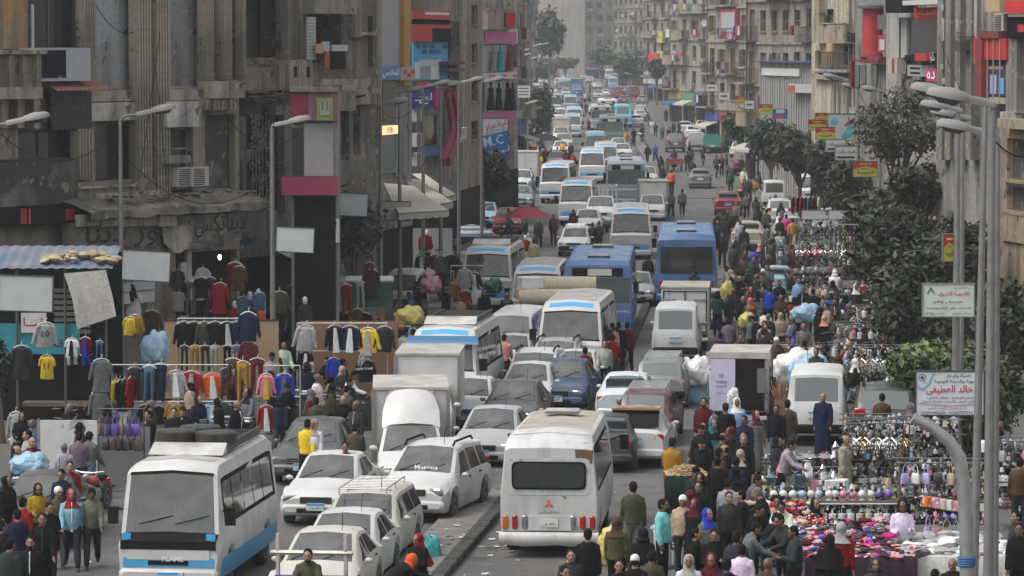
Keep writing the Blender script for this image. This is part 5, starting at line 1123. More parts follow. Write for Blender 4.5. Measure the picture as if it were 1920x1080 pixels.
def build_right():
	f=Front('concrete_building','plain grey concrete building with vertical seams and red shop sign on the right',1757,136,2000,125,20,10,(.27,.26,.245));s=f
	s.wall()
	for x in(1757,1772,1790,1811):s.box('pier',x,-30,x+10,300,0,.35,'wall',(.23,.215,.19))
	for x,y0,y1 in((1764,8,20),(1765,34,76),(1763,120,130),(1766,146,158),(1792,36,60),(1826,0,120),(1791,152,190)):s.box('joint',x,y0,x+5,y1,.35,.38,'wall',(.36,.35,.33))
	s.box('shop_sign',1826,72,1886,112,.3,.8,'board',(.45,.02,.02));a=s.box('advert',1842,112,1886,180,.3,.6,'board',(.05,.03,.06))
	for x0,y0,x1,y1,c in((1844,150,1852,178,(.35,.45,.55)),(1856,140,1868,176,(.3,.4,.55)),(1872,146,1882,176,(.12,.35,.6)),(1850,124,1880,130,(.4,.34,.2))):s.box('advert_print',x0,y0,x1,y1,.6,.62,'board',c)
	for x in(1850,1861,1873):s.box('bar',x,72,x+1.2,194,.82,.85,'metal',(.5,.45,.42))
	s.box('sign_strip',1830,182,1886,194,.3,.6,'board',(.33,.35,.2));s.box('red_post',1828,74,1840,196,.5,.9,'board',(.2,.03,.03));s.box('red_canopy',1832,58,1872,72,.2,.9,'board',(.14,.03,.035));s.box('shop_sign',1886,0,1990,24,.3,1.0,'board',(.5,.02,.02));s.box('black_panel',1888,26,1990,70,.2,.8,M_BLACK());s.box('sign_frame',1890,26,1990,31,.8,.9,'board',(.5,.5,.5));s.box('red_star',1908,46,1924,60,.8,.85,'board',(.4,.02,.03));s.box('pier',1886,72,1906,225,0,.7,'wall',(.26,.25,.235));s.box('yellow_box',1848,-6,1874,22,.4,1.2,'board',(.4,.3,.16));s.box('dark_window',1908,72,1990,215,0,.1,M_GLASS())
	u,z=s.uv(1869,42,.6);s.ac(u,z);s.box('sill_ledge',1875,210,1905,226,.1,1.0,'wall',(.4,.4,.39));s.box('bracket_lamp_arm',1795,68,1825,70,.4,.45,'metal',(.05,.05,.05));s.box('lamp_box',1788,76,1800,96,.35,.75,'metal',(.14,.13,.12))
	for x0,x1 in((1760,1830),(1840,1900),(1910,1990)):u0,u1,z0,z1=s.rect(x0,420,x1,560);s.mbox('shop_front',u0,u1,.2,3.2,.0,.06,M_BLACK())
	f=Front('brown_kiosk_building','brown plastered low building at the right edge with dark openings',1876,118,1990,112,8.2,4,(.3,.21,.13));s=f
	for y0,y1 in((262,340),(352,400)):u0,u1,z0,z1=s.rect(1888,y0,1960,y1);s.window(u0,u1,z0,z1,(.1,.07,.05),(.05,.045,.04),2,1)
	s.wall();s.box('cornice',1870,226,1990,244,-.1,.4,'wall',(.3,.24,.17));s.box('base',1876,400,1990,460,0,.1,'wall',(.3,.21,.13))
	f=Front('red_sign_building','shop building with red and yellow sign over a dark glass floor beside the concrete building',1662,166,1760,157,22,10,(.34,.33,.315));s=f
	s.wall();s.sign(1714,14,1760,37,.7,(.45,.02,.02),txt='الشام',tcol=(.7,.4,.03));s.box('white_awning',1692,0,1758,9,.2,1.3,'board',(.5,.48,.45));s.box('dark_glass',1701,37,1757,102,.1,.4,M_GLASS());s.box('grey_panel',1668,33,1700,108,.1,.5,'board',(.34,.335,.32));s.box('panel_joint',1686,33,1688,108,.5,.52,M_BLACK());o=s.box('black_band',1696,104,1757,114,.3,.7,M_BLACK());s.sign(1715,100,1737,114,.9,(.4,.02,.03));letter(s.root,'سكامولا',.5,(s.uv(1748,108,.75)[0],-.76,s.uv(1748,108,.75)[1]),(.5,.5,.5),width=.9)
	s.box('grey_sign',1701,122,1740,143,.3,.6,'board',(.3,.3,.3));s.box('bar_mark',1706,126,1724,129,.6,.62,M_BLACK());s.box('bar_mark',1706,135,1724,138,.6,.62,M_BLACK());s.sign(1736,128,1755,153,.8,(.4,.02,.13),txt='ده',tcol=(.8,.75,.75));s.box('black_fascia',1660,-12,1690,24,.4,1.1,M_BLACK());s.box('striped_panel',1664,110,1682,138,.3,.7,'board',(.42,.36,.34));s.box('stripe',1672,110,1676,138,.7,.72,'board',(.3,.02,.03));s.box('low_wall',1690,150,1757,200,0,.3,'wall',(.15,.14,.13));s.mbox('shop_front',.1,s.W-.1,.2,3.2,.0,.06,M_BLACK())
	f=Front('red_tower_shop','narrow shop building with a round red sign tower',1604,192,1664,184,22,10,(.25,.24,.225));s=f
	u,z0=s.uv(1632,102,.5);z1=s.uv(1632,16,.5)[1];obj('red_tower',MB().lathe([(.55,0),(.55,z1-z0)],20,(0,0,0)).mesh('red_tower',[mat('board')],40),s.root,(u,-.35,z0),col=(.42,.02,.025));obj('tower_cap',MB().lathe([(.85,0),(.85,.15),(.6,.3)],20).mesh('tower_cap',[mat('board')],40),s.root,(u,-.35,z1),col=(.1,.1,.1));obj('tower_foot',MB().lathe([(.5,0),(.72,.12),(.72,.25)],20).mesh('tower_foot',[mat('board')],40),s.root,(u,-.35,z0-.25),col=(.2,.05,.06))
	s.wall();s.box('show_window',1645,28,1662,55,.2,.6,M_GLASS());s.box('black_sign',1646,66,1666,98,.3,.8,'board',(.3,.04,.08));s.box('sign_letters',1649,74,1658,94,.8,.82,'board',(.5,.48,.45));s.box('red_lamp_band',1612,106,1648,119,.3,.8,'board',(.2,.02,.04));s.box('lower_wall',1606,120,1664,200,0,.2,'wall',(.26,.25,.23));
	for x in(1612,1624,1645):u0,u1,z0,z1=s.rect(x,122,x+8,165);s.mbox('shop_front',u0,u1,z0,z1,.2,.25,M_GLASS())
	for k in range(3):s.box('hung_washing',1588+k*5,60+k,1592+k*5,78+k,.5,.55,'cloth',(.02,.02,.02))
	for q in((1593,112,1597,165),(1597.2,112,1645,116)):s.box('red_pipe',*q,1.2,1.35,'metal',(.2,.02,.025))
	f=Front('balcony_building','cream apartment building with a yellow walled balcony and green shutters',1522,222,1612,213,24,10,(.5,.44,.32));s=f
	for x0,y0,x1,y1,p in((1548,17,1563,47,(.06,.08,.07)),(1550,98,1563,124,'glass'),(1530,10,1541,42,(.3,.27,.2)),(1504+24,95,1540,130,(.12,.1,.08)),(1580,85,1596,122,'glass')):u0,u1,z0,z1=s.rect(x0,y0,x1,y1);s.window(u0,u1,z0,z1,(.12,.1,.07),p,2,2)
	s.wall();s.box('yellow_wall',1539,76,1566,126,.0,.06,'wall',(.55,.42,.16));s.box('cream_panel',1566,80,1582,125,.0,.08,'wall',(.5,.43,.25))
	u0,u1,z0,z1=s.rect(1538,56,1586,76,.9);s.balcony(u0,u1,z0,1.0,(.36,.3,.24));u0,u1,z0,z1=s.rect(1538,110,1592,130,.9);s.balcony(u0,u1,z0,1.0,(.36,.3,.24),rail='iron');s.box('pale_pier',1496+26,-20,1536,80,0,.5,'wall',(.45,.4,.3));s.box('hung_plant',1544,28,1550,50,.8,1.0,'cloth',(.03,.06,.02));s.mbox('shop_front',.1,s.W-.1,.2,3.2,.0,.06,M_BLACK());s.box('low_band',1522,140,1612,150,0,.3,'wall',(.36,.3,.22))
	for x in(1590,1600):s.box('drain_pipe',x,-30,x+2,200,0,.15,'metal',(.3,.28,.25))
	f=Front('white_hoarding','white corrugated hoarding with torn top and blue roof before the grey blocks',1425,262,1524,252,1,5,(.45,.44,.42));s=f;s.H=s.uv(1475,118)[1];s.wall((.27,.265,.255));z=s.H
	s.mbox('roof_sheet',-.2,s.W+.2,z+.02,z+.12,-5,.5,'metal',(.05,.1,.2));s.box('fascia',1428,128,1498,142,.0,.2,'board',(.5,.49,.46));s.box('fascia',1478,158,1528,174,.2,.6,'board',(.36,.35,.33));s.box('red_mark',1478,160,1490,174,.6,.62,'board',(.3,.05,.05))
	for i in range(22):u=s.W*(i+.5)/22;s.mbox('rib',u-.05,u+.05,.2,z-.3,0,.06,'board',(.29,.285,.275))
	generic('grey brown block rising behind the white hoarding',1400,282,1528,270,26,6,(.25,.215,.175),seed=41,balc=.3)
	f=generic('tall beige block with a pink shop window high on its wall',1326,352,1404,342,27,4,(.3,.255,.2),seed=42);f.box('pink_frame',1350,18,1378,75,.0,.5,'board',(.4,.04,.13));f.box('show_window',1352,23,1377,60,.5,.55,fixed('pale_display',(.32,.34,.34),.3));letter(f.root,'دالدف',.9,(f.uv(1366,67,.55)[0],-.56,f.uv(1366,67,.55)[1]),(.8,.75,.78),width=1.6)
	f=generic('grey beige block with a red board above the street',1256,470,1330,458,30,4,(.3,.265,.215),seed=43);f.box('red_board',1216+42,100,1276,118,.4,.8,'board',(.4,.03,.03))
	f=generic('narrow grey block beyond the red board',1208,620,1262,608,32,4,(.29,.26,.22),seed=44);f.box('red_board',1216,100,1238,119,.4,.9,'board',(.45,.03,.03));f.box('yellow_board',1231,58,1242,80,.4,.9,'board',(.4,.38,.12));f.box('yellow_board',1231,96,1242,113,.4,.9,'board',(.4,.38,.12));f.box('white_ac_box',1248,55,1266,70,.4,1.2,'board',(.5,.5,.5))
	for k,(xl,xr,d,c,n)in enumerate(((1150,1216,800,(.3,.27,.225),7),(1096,1152,930,(.22,.205,.185),3),(1068,1098,960,(.27,.25,.22),1),(1004,1070,1010,(.27,.25,.215),6),(960,1008,1090,(.29,.27,.23),5),(900,962,1130,(.26,.25,.23),5),(1215,1330,980,(.26,.24,.21),8))):
		f=generic(['beige block closing the street on the right under the haze','windowless grey gable at the far end of the street','far block carrying the tall pale blue painted advert','hazy block left of the painted advert','faint pale block at the far left end of the street','faint block behind the left row roofs','hazy block behind the right row'][k],xl,d,xr,d-4 if k<1 else d+2,34,n,c,seed=60+k,balc=.3 if k!=1 else.1,depth=20)
		if k==2:
			a=f.box('painted_advert',1072,8,1098,64,.0,.15,'board',(.2,.28,.36));letter(a,'عزالعرب',1.4,(0,-.09,0),(.5,.55,.6),width=1.6);f.box('painted_base',1072,66,1098,100,.0,.12,'wall',(.4,.38,.35))
	# tent-roofed stall by the roadside
	t=empty('market_tent',g(1272,226),R(-8),'grey gabled tarpaulin tent by the far right kerb','tent');w,h,dd=3.2,1.9,5
	mb=MB().add([(-w,0,0),(w,0,0),(w,0,h),(0.3,0,h+1.7),(-w,0,h-.2),(-w,dd,0),(w,dd,0),(w,dd,h),(.3,dd,h+1.7),(-w,dd,h-.2)],[(0,1,2,3,4),(5,9,8,7,6),(4,3,8,9),(3,2,7,8),(1,6,7,2),(0,4,9,5)]);obj('cover',mb.mesh('cover',[mat('cloth')],0),t,col=(.32,.31,.3));obj('doorway',MB().box(1.4,2.2,-.05,.02,.02,1.5).mesh('doorway',[M_BLACK()],0),t);obj('ridge_pole',MB().tube([(.3,-.3,h+1.72),(.3,dd+.3,h+1.72)],.06,6).mesh('ridge_pole',[mat('metal')]),t,col=(.4,.4,.4))
# ================================================================ trees
def leaf_cloud(blobs,n,size,seed=0,flat=.0):
	rs=random.Random(seed);mb=MB();vs,fs=[],[];tot=sum(b[1][0]*b[1][1]*b[1][2]for b in blobs)
	for c,r in blobs:
		k=int(n*(r[0]*r[1]*r[2])/tot)+30
		for _ in range(k):
			while True:
				p=Vector((rs.uniform(-1,1),rs.uniform(-1,1),rs.uniform(-1,1)))
				if.3<p.length<1:break
			q=mnoise.noise(p*2.3+Vector(c));p=p*(1+.55*q)*(1.25 if rs.random()<.12 else 1.0)
			w=Vector((c[0]+p.x*r[0],c[1]+p.y*r[1],c[2]+p.z*r[2]))
			nrm=(p.normalized()+Vector((rs.uniform(-1,1),rs.uniform(-1,1),rs.uniform(-.3,1.2)))).normalized();t=nrm.orthogonal().normalized();t=Matrix.Rotation(rs.uniform(0,6.28),3,nrm)@t;b=nrm.cross(t);L=size*rs.uniform(.4,1.7);o=len(vs)
			vs+=[w-t*L,w+b*L*.42,w+t*L,w-b*L*.42];fs.append((o,o+1,o+2,o+3))
	me=bpy.data.meshes.new('crown');me.from_pydata(vs,[],fs);me.materials.append(mat('leaf'));return me
def tree(name,label,base,blobs,n,size,col,trunk=.16,seed=0,cat='tree',lean=(0,0),group='street trees'):
	root=empty(name,base,0,label,cat,group);rs=random.Random(seed)
	obj('crown',leaf_cloud(blobs,n,size,seed),root,col=col)
	mb=MB();top=Vector(blobs[0][0]);top.z*=.75;mid=Vector((lean[0],lean[1],top.z*.5));mb.tube([(0,0,0),(mid.x*.4,mid.y*.4,top.z*.25),mid,top],[trunk*1.25,trunk,trunk*.85,trunk*.5],9)
	for c,r in blobs:
		for _ in range(1 if 'acacia'in name else 2):e=Vector(c)+Vector((rs.uniform(-.7,.7)*r[0],rs.uniform(-.7,.7)*r[1],rs.uniform(-.2,.7)*r[2]));s=mid.lerp(top,rs.uniform(.1,.9));mb.tube([s,s.lerp(e,.5)+Vector((0,0,.15*r[2])),e],[trunk*.45,trunk*.3,trunk*.1],6)
	obj('trunk',mb.mesh('trunk',[mat('wood')],50),root,col=(.13,.115,.095));return root
def tree_px(label,px,py,rx,ry,d,n,size,col,seed,parts=5,name='street_tree',cat='tree',trunk=.16,gz=.14):
	"""Crown centred where the photograph's pixel lies at depth d, rx, ry its half extents in pixels."""
	c=at(px,py,d);k=d/F_PX;rx,ry=rx*k,ry*k;rs=random.Random(seed);blobs=[((0,0,c.z-gz),(rx*.8,rx*.75,ry*.8))]
	for i in range(parts):a=i*6.28/parts+rs.uniform(-.4,.4);blobs.append(((rx*.62*math.cos(a),rx*.5*math.sin(a*1.7),c.z-gz+ry*.62*math.sin(a)),(rx*rs.uniform(.38,.6),rx*rs.uniform(.38,.6),ry*rs.uniform(.35,.55))))
	return tree(name,label,(c.x,d,gz),blobs,n,size,col,trunk,seed,cat)
def build_trees():
	G1,G2,G3=(.022,.029,.014),(.034,.046,.017),(.062,.086,.024)
	T=tree_px
	T('large dark evergreen tree behind the pale green billboard',1715,590,78,138,112,9000,.1,G1,1,9,'evergreen_tree')
	T('dark evergreen tree hanging over the tinsel stall',1676,470,78,88,122,5600,.11,G1,2,8,'evergreen_tree')
	T('dark tree between the two leaning lamp poles',1795,490,66,90,116,4200,.11,G1,21,7,'evergreen_tree')
	T('feathery acacia with a pale bent trunk below the red sign',1688,235,84,72,138,4200,.085,(.05,.06,.035),3,8,'acacia_tree')
	T('dark lower tree beside the bent acacia trunk',1722,348,58,50,136,3600,.11,G1,4,6)
	T('lighter green clipped tree above the fertility clinic board',1745,690,92,55,99,5200,.095,G3,5,8,'clipped_tree');T('green leafy tree right of the clinic board',1850,760,70,100,96,6200,.095,G2,6,8,'clipped_tree');T('low green tree under the clinic board',1730,830,72,58,98,4200,.095,G2,7,7,'clipped_tree')
	T('dark tree at the right edge behind the tall lamp pole',1890,610,66,95,112,4200,.11,G1,8,6)
	for k,(px,py,rx,ry,d,lb)in enumerate(((1600,350,56,54,188,'dark tree behind the largest yellow and red sign'),(1560,302,54,46,208,'broad dark tree behind the trio of yellow red signs'),(1500,284,54,42,222,'dark tree left of the trio of yellow red signs'),(1446,262,48,38,250,'round dark tree right of the blue road sign'),(1396,236,40,32,300,'dark tree behind the upper blue road sign'),(1340,200,36,32,380,'dark tree behind the small white street signs'),(1640,402,56,46,163,'low dark bush tree over the parked white cars'),(1662,400,44,40,156,'low dark tree beside the red hanging sign'))):T(lb,px,py,rx,ry,d,2600,.16,G1,30+k,7)
	T('rounded dark tree over the shop awning on the left pavement',905,318,48,40,203,3000,.17,(.028,.036,.02),50,7);T('dense dark tree beside the far left lamp posts',1012,205,26,50,390,1600,.26,G1,51,6);T('slim dark tree behind the dense left one',1000,262,20,32,370,800,.24,G1,52,5)
	T('dark tree with drooping leaves behind the left billboards',664,425,46,62,127,4200,.12,(.024,.03,.016),53,7);T('dark bush at the bottom left edge of the jersey stall',-4,690,22,60,99,1600,.09,(.02,.028,.014),54,5,'shrub','shrub')
	for k,(px,py,rx,ry,d,lb)in enumerate(((1030,62,32,46,640,'tall hazy tree above the left lamp heads'),(1020,128,22,18,700,'low hazy tree under the tall one'),(1182,122,34,26,690,'dark round tree at the far right kerb'),(1128,105,24,18,820,'hazy tree right of the smoke'),(1060,118,26,9,850,'hazy flat topped tree in the smoke'),(1232,128,14,16,560,'small dark tree below the red board'))):T(lb,px,py,rx,ry,d,1100,.42,(.03,.042,.022),70+k,6)
# ================================================================ lamps, signs and boards
LAMP={}
def lamp_head_mesh():
	mb=MB();rows=[]
	for x,w,zt,zb in((0,.05,.04,-.04),(.05,.07,.06,-.06),(.42,.075,.06,-.06),(.46,.13,.085,-.05),(.7,.17,.12,-.06),(.98,.15,.09,-.06),(1.06,.05,.03,-.05)):rows.append([(x,w,zb),(x,w,0),(x,w*.7,zt*.8),(x,0,zt),(x,-w*.7,zt*.8),(x,-w,0),(x,-w,zb),(x,0,zb)])
	mb.loft(rows);lens=MB();rows=[[(x,w,-.05),(x,0,-.05-d),(x,-w,-.05)]for x,w,d in((.5,.08,.0),(.6,.13,.09),(.85,.13,.09),(.98,.09,.0))];lens.loft(rows,False,closed=False)
	return mb.mesh('lamp_head',[mat('board')],50),lens.mesh('lens',[fixed('lamp_lens',(.1,.1,.095),.25)],50)
def lamp(label,hx,hy,px,z=8.6,d=None,heads=1,arm_y=None,r=.075,lean=0.0,group='street lamps',hl=1.0):
	"""Head at pixel (hx, hy); pole column px; z the head's height."""
	if d is None:d=(CAM_H-z)*F_PX/(hy-HORIZON)
	h=at(hx,hy,d);b=at(px,HORIZON,d);sg=1 if h.x>b.x else-1;root=empty('street_lamp',(b.x,d,0),0,label,'street lamp',group)
	if not LAMP:LAMP['m']=lamp_head_mesh()
	k=d/F_PX;hx0=h.x-b.x-sg*.7*hl;zz=h.z;top=zz-.35*abs(hx0)-.05 if abs(hx0)>.25 else zz-.1
	mb=MB();mb.tube([(lean,0,0),(lean*.5,0,top*.5),(0,0,top)],[r*1.3,r*1.05,r*.75],10);obj('pole',mb.mesh('pole',[mat('metal')],40),root,col=(.22,.22,.215))
	am=MB();am.tube([(0,0,top),(hx0*.12,0,top+(zz-top)*.55),(hx0*.45,0,zz-.12*abs(hx0)*.6),(hx0,0,zz-.02)],r*.55,8);obj('arm',am.mesh('arm',[mat('metal')],40),root,col=(.2,.2,.195))
	for i in range(heads):
		o=obj('lamp_head',LAMP['m'][0],root,(hx0+.02*i,.35*i,zz+.05*i),col=(.2,.2,.195),rot=(0,-.2 if sg>0 else-.2,0 if sg>0 else math.pi));o.scale=(hl,hl,hl);obj('lens',LAMP['m'][1],o)
	return root,d
def board(name,label,cat,x0,y0,x1,y1,d,col,frame=(.06,.06,.06),yaw=0.0,group=None,th=.08,pole=None,skew=0.0,k='board'):
	"""A framed board whose face fills the photograph's rectangle at depth d; children are added in its own metres."""
	c=at((x0+x1)/2,(y0+y1)/2,d);kk=d/F_PX;w,h=(x1-x0)*kk/math.cos(yaw),(y1-y0)*kk
	root=empty(name,c,yaw,label,cat,group);root.rotation_euler=(0,skew,yaw)
	obj('panel',MB().box(-w/2,w/2,0,th,-h/2,h/2).mesh('panel',[mat(k)],0),root,col=col);t=max(.025,.022*w)
	fr=MB().box(-w/2-t,w/2+t,-.02,th+.01,h/2+.003,h/2+t).box(-w/2-t,w/2+t,-.02,th+.01,-h/2-t,-h/2-.003).box(-w/2-t,-w/2-.003,-.02,th+.01,-h/2,h/2).box(w/2+.003,w/2+t,-.02,th+.01,-h/2,h/2);obj('frame',fr.mesh('frame',[mat('metal')],0),root,col=frame)
	if pole is not None:obj('clamp',MB().box(pole-.14,pole+.14,th+.012,th+.16,h*.15,h*.22).box(pole-.14,pole+.14,th+.012,th+.16,-h*.25,-h*.18).mesh('clamp',[mat('metal')],0),root,col=(.2,.2,.2))
	return root,w,h
def build_lamps():
	L=lamp
	L('lamp post carrying the tilted white board above the clothes racks',305,214,224,d=112,hl=1.15);L('lamp post in front of the iron screened building',560,234,509,d=112,hl=1.05);L('lamp at the left edge with its arm coming in from outside',66,231,-30,d=106,hl=1.2)
	for hx,hy,px,d,lb in((674,183,636,131,'lamp post just right of the pink shop bay'),(748,196,713,136,'lamp post beside the lit letter sign'),(778,174,749,141,'lamp post left of the blue sign with white letters'),(830,162,793,149,'tall lamp before the blue bathroom advert'),(848,164,826,154,'second lamp close behind the one at the blue advert'),(894,154,860,166,'lamp post by the curved pink ribs'),(934,153,903,184,'lamp post before the black gown display')):L(lb,hx,hy,px,d=d)
	for k,(hx,hy,px)in enumerate(((1000,195,990),(1008,208,985),(1002,112,975),(1012,86,992),(1024,84,1000),(985,98,965),(988,106,970),(1052,90,1038))):L(['far lamp among the trees','lower far lamp among the trees','far lamp beyond the pink shop','hazy lamp right of the left row','hazy lamp beside it to the right','far lamp above the pink shop sign','far lamp below that one','single hazy lamp under the tall tree'][k]+' on the left side',hx,hy,px,d=[330,310,420,520,560,350,360,640][k],hl=1.3)
	for hx,hy,px,d,lb,hd in((1592,166,1611,190,'lamp leaning left before the round red tower',1),(1565,152,1590,205,'lamp near the yellow balcony',2),(1540,140,1566,215,'lamp with its head before the cream building',2),(1630,172,1652,178,'lamp over the feathery acacia',1),(1556,148,1575,200,'second lamp near the yellow balcony',1),(1434,122,1452,300,'lamp before the white hoarding',2),(1462,128,1478,280,'lamp right of the hoarding',1),(1342,100,1348,400,'lamp with thin pole before the beige block',2),(1392,132,1400,340,'lamp beside the dark street trees',1),(1362,108,1371,380,'lamp near the small white signs',1),(1176,140,1180,520,'lamp near the far tent',1),(1205,146,1213,500,'second lamp near the far tent',1)):L(lb+' on the right side',hx,hy,px,d=d,heads=hd,hl=1.1)
	L('nearest tall lamp on the right with its big head tilted over the street',1780,196,1862,d=56,r=.07,hl=1.0);L('second big lamp behind the nearest right lamp',1742,182,1849,d=62,hl=.9,lean=-.16,r=.065);L('lamp with lower head hanging under the nearest one',1790,250,1872,d=70,hl=1.0,z=7);L('lamp carrying the pale green billboard',1752,208,1797,d=92,r=.085,hl=1.0)
	L('second slimmer lamp head beside the billboard lamp',1770,222,1806,d=96,hl=1.0)
	# the bent steel pipe at the lower right
	p=[at(1712,783,53),at(1745,800,53),at(1778,826,53),at(1799,858,53),at(1806,900,53),at(1812,1000,53),at(1815,1200,53),at(1815,1500,53)];b=at(1815,HORIZON,53);b.z=0
	r=empty('bent_pole',b,0,'thick grey bent steel pole without a lamp at the lower right','pole');mb=MB();mb.tube([q-b for q in p[:-1]]+[Vector((0,0,0))],[.078,.085,.092,.098,.1,.103,.106,.11],14);obj('pipe',mb.mesh('pipe',[mat('metal')],50),r,col=(.3,.3,.295))
	cu=MB();c=at(1812,1062,53)-b
	for i in range(4):cu.lathe([(.125,0),(.135,.02),(.125,.04)],12,(c.x,c.y,c.z+i*.035))
	obj('blue_rope',cu.mesh('blue_rope',[mat('cloth')],50),r,col=(.06,.14,.3))
	# blank white boards on the left lamp posts
	Wt=(.44,.46,.46)
	for k,(x0,y0,x1,y1,d,sk,lb)in enumerate(((229,471,318,526,111.4,.055,'blank pale board on the lamp post above the clothes racks'),(-2,518,98,583,105,.03,'large blank pale board at the left edge beside the blue roofed stall'),(518,427,588,472,111.4,.05,'blank pale board on the lamp post by the iron screen'),(627,363,689,404,126,.05,'smaller blank pale board over the dark tree'),(713,378,769,413,140.4,.02,'blank grey board right of the dark tree'))):board('blank_board',lb,'board',x0,y0,x1,y1,99.5 if k==1 else d,Wt if k<4 else(.33,.33,.34),skew=sk,group='blank boards on lamp posts',pole=-.2)
	r,w,h=board('poster_board','white poster with a dark suit picture on the left pavement','poster',604,409,637,455,121,(.55,.56,.55),yaw=.0);ink=fixed('suit_navy',(.02,.03,.09),.7);obj('print',MB().add([(-.1,-.012,-.05),(.16,-.012,-.05),(.18,-.012,.25),(.04,-.012,.3),(-.1,-.012,.24)],[(0,1,2,3,4)]).mesh('print',[ink],0),r,(0,0,.05));letter(r,'العلمين',.1,(0,-.014,-.18),(.35,.05,.05));letter(r,'للملابس',.08,(0,-.014,-.31),(.1,.1,.1));
	# company boards
	r,w,h=board('company_board','white and blue company board with red lettering above the round tree','sign',898,222,952,280,206,(.6,.6,.6),yaw=-.1);obj('blue_field',MB().add([(-w/2,-.012,-h/2),(w/2,-.012,-h/2),(w/2,-.012,h*.12),(-w/2,-.012,-h*.1)],[(0,1,2,3)]).mesh('blue_field',[fixed('board_blue',(.03,.15,.42),.6)],0),r);letter(r,'شركة عبرانو',.42,(.15,-.02,h*.28),(.4,.03,.05),width=1.2,tilt=-.25);letter(r,'للمنتجات الحديثة',.16,(.1,-.02,h*.1),(.1,.1,.12),width=1.1,tilt=-.25);letter(r,'M.C',.55,(.0,-.02,-h*.22),(.6,.65,.72),width=1.1,ar=False,tilt=-.2)
	r,w,h=board('company_board','purple blue board with white lettering under the company board','sign',918,268,958,296,212,(.06,.05,.2));letter(r,'الروبيكى',.4,(0,-.02,.1),(.7,.7,.75),width=1.0)
	r,w,h=board('notice_board','small white notice board with dark lines by the far left tree','sign',969,160,994,183,262,(.55,.55,.54))
	for j in range(3):obj('text_line',MB().box(-.36,.36,-.01,0,-.03,.03).mesh('text_line',[fixed('ink_303030',(.05,.05,.05),.7)],0),r,(0,-.004,.22-j*.22))
	# yellow and red bridal shop boards
	YEL,RED=(.44,.4,.045),(.36,.02,.02)
	def bridal(x0,y0,x1,y1,d,lb,yaw=0.0):
		r,w,h=board('shop_board',lb,'sign',x0,y0,x1,y1,d,YEL,(.2,.18,.15),yaw,'yellow and red bridal boards');m=fixed('board_red',RED,.6,dirt=.15)
		obj('red_field',MB().add([(-w/2,-.01,h/2),(-w/2,-.01,h*.02),(0,-.01,h*.22),(w/2,-.01,h*.02),(w/2,-.01,h/2)],[(0,1,2,3,4)]).mesh('red_field',[m],0),r);obj('name_bar',MB().box(-w*.25,w*.25,-.02,-.012,h*.3,h*.37).mesh('name_bar',[fixed('bar_yellow',(.5,.42,.1),.6)],0),r);letter(r,'سلع',h*.17,(0,-.016,h*.04),(.03,.03,.02),width=w*.3);letter(r,'العروسة',h*.3,(0,-.016,-h*.22),(.03,.03,.02),width=w*.7)
	for x0,y0,x1,y1,d,lb,yw in((1600,303,1645,331,168,'largest yellow and red board with black lettering on the right',0),(1530,239,1565,260,184,'yellow red board lowest of the trio',0),(1516,225,1549,244,190,'yellow red board in the middle of the trio',0),(1529,212,1551,226,196,'yellow red board topmost of the trio',0),(1422,196,1448,212,240,'small yellow red board beside the blue banner',0),(1378,180,1401,195,285,'farthest small yellow red board',0),(1665,333,1690,365,165,'yellow red board half behind the bent acacia trunk',.1),(1745,336,1770,377,150,'narrow tall yellow red board by the blue roof',.5),(1769,440,1791,489,92,'tall yellow red board on the billboard pole',.3)):bridal(x0,y0,x1,y1,d,lb,yw)
	r,w,h=board('shop_board','red board with yellow strip hanging in the trees','sign',1715,383,1760,404,140,RED,(.1,.05,.05));obj('name_bar',MB().box(-w*.22,w*.22,-.02,-.012,-.06,.06).mesh('name_bar',[fixed('bar_yellow',(.5,.42,.1),.6)],0),r)
	for x0,y0,x1,y1,d,lb in((1566,274,1607,300,174,'front white board with black lettering and arrow'),(1548,261,1585,284,180,'rear white board with black lettering and arrow')):
		r,w,h=board('arrow_board',lb,'sign',x0,y0,x1,y1,d,(.5,.5,.49),(.15,.15,.15),group='white arrow boards');letter(r,'اشرف رأفت',h*.38,(0,-.015,h*.12),(.03,.03,.03),width=w*.8);obj('arrow',MB().add([(-w*.42,-.012,-h*.22),(-w*.42,-.012,-h*.38),(w*.3,-.012,-h*.38),(w*.3,-.012,-h*.42),(w*.42,-.012,-h*.3),(w*.3,-.012,-h*.18),(w*.3,-.012,-h*.22)],[(0,1,2,3,4,5,6)]).mesh('arrow',[fixed('ink_101010',(.03,.03,.03),.7)],0),r)
	for x0,y0,x1,y1,d,lb in((1324,158,1345,171,340,'small white street sign upper left of the trees'),(1347,173,1368,187,330,'small white street sign lower right of the other'),(1396,188,1414,204,280,'small white sign between the yellow red boards')):
		r,w,h=board('street_sign',lb,'sign',x0,y0,x1,y1,d,(.5,.5,.5),group='small white signs');obj('text_line',MB().box(-w*.3,w*.3,-.01,0,-h*.1,h*.1).mesh('text_line',[fixed('ink_303030',(.05,.05,.05),.7)],0),r,(0,-.004,0))
	for x0,y0,x1,y1,d,lb in((1337,204,1350,221,350,'upper blue road sign'),(1411,229,1427,249,255,'lower blue road sign among the trees')):
		r,w,h=board('road_sign',lb,'road sign',x0,y0,x1,y1,d,(.03,.12,.4),(.4,.4,.4));o=at((x0+x1)/2,HORIZON,d);obj('post',MB().tube([(0,.15,-r.location.z),(0,.15,-h/2)],.05,6).mesh('post',[mat('metal')]),r,col=(.35,.35,.35))
		for j in(-1,1):obj('symbol',MB().box(j*w*.22-w*.12,j*w*.22+w*.12,-.01,0,-h*.05,h*.35).mesh('symbol',[fixed('sign_white',(.5,.52,.55),.5)],0),r,(0,-.004,0))
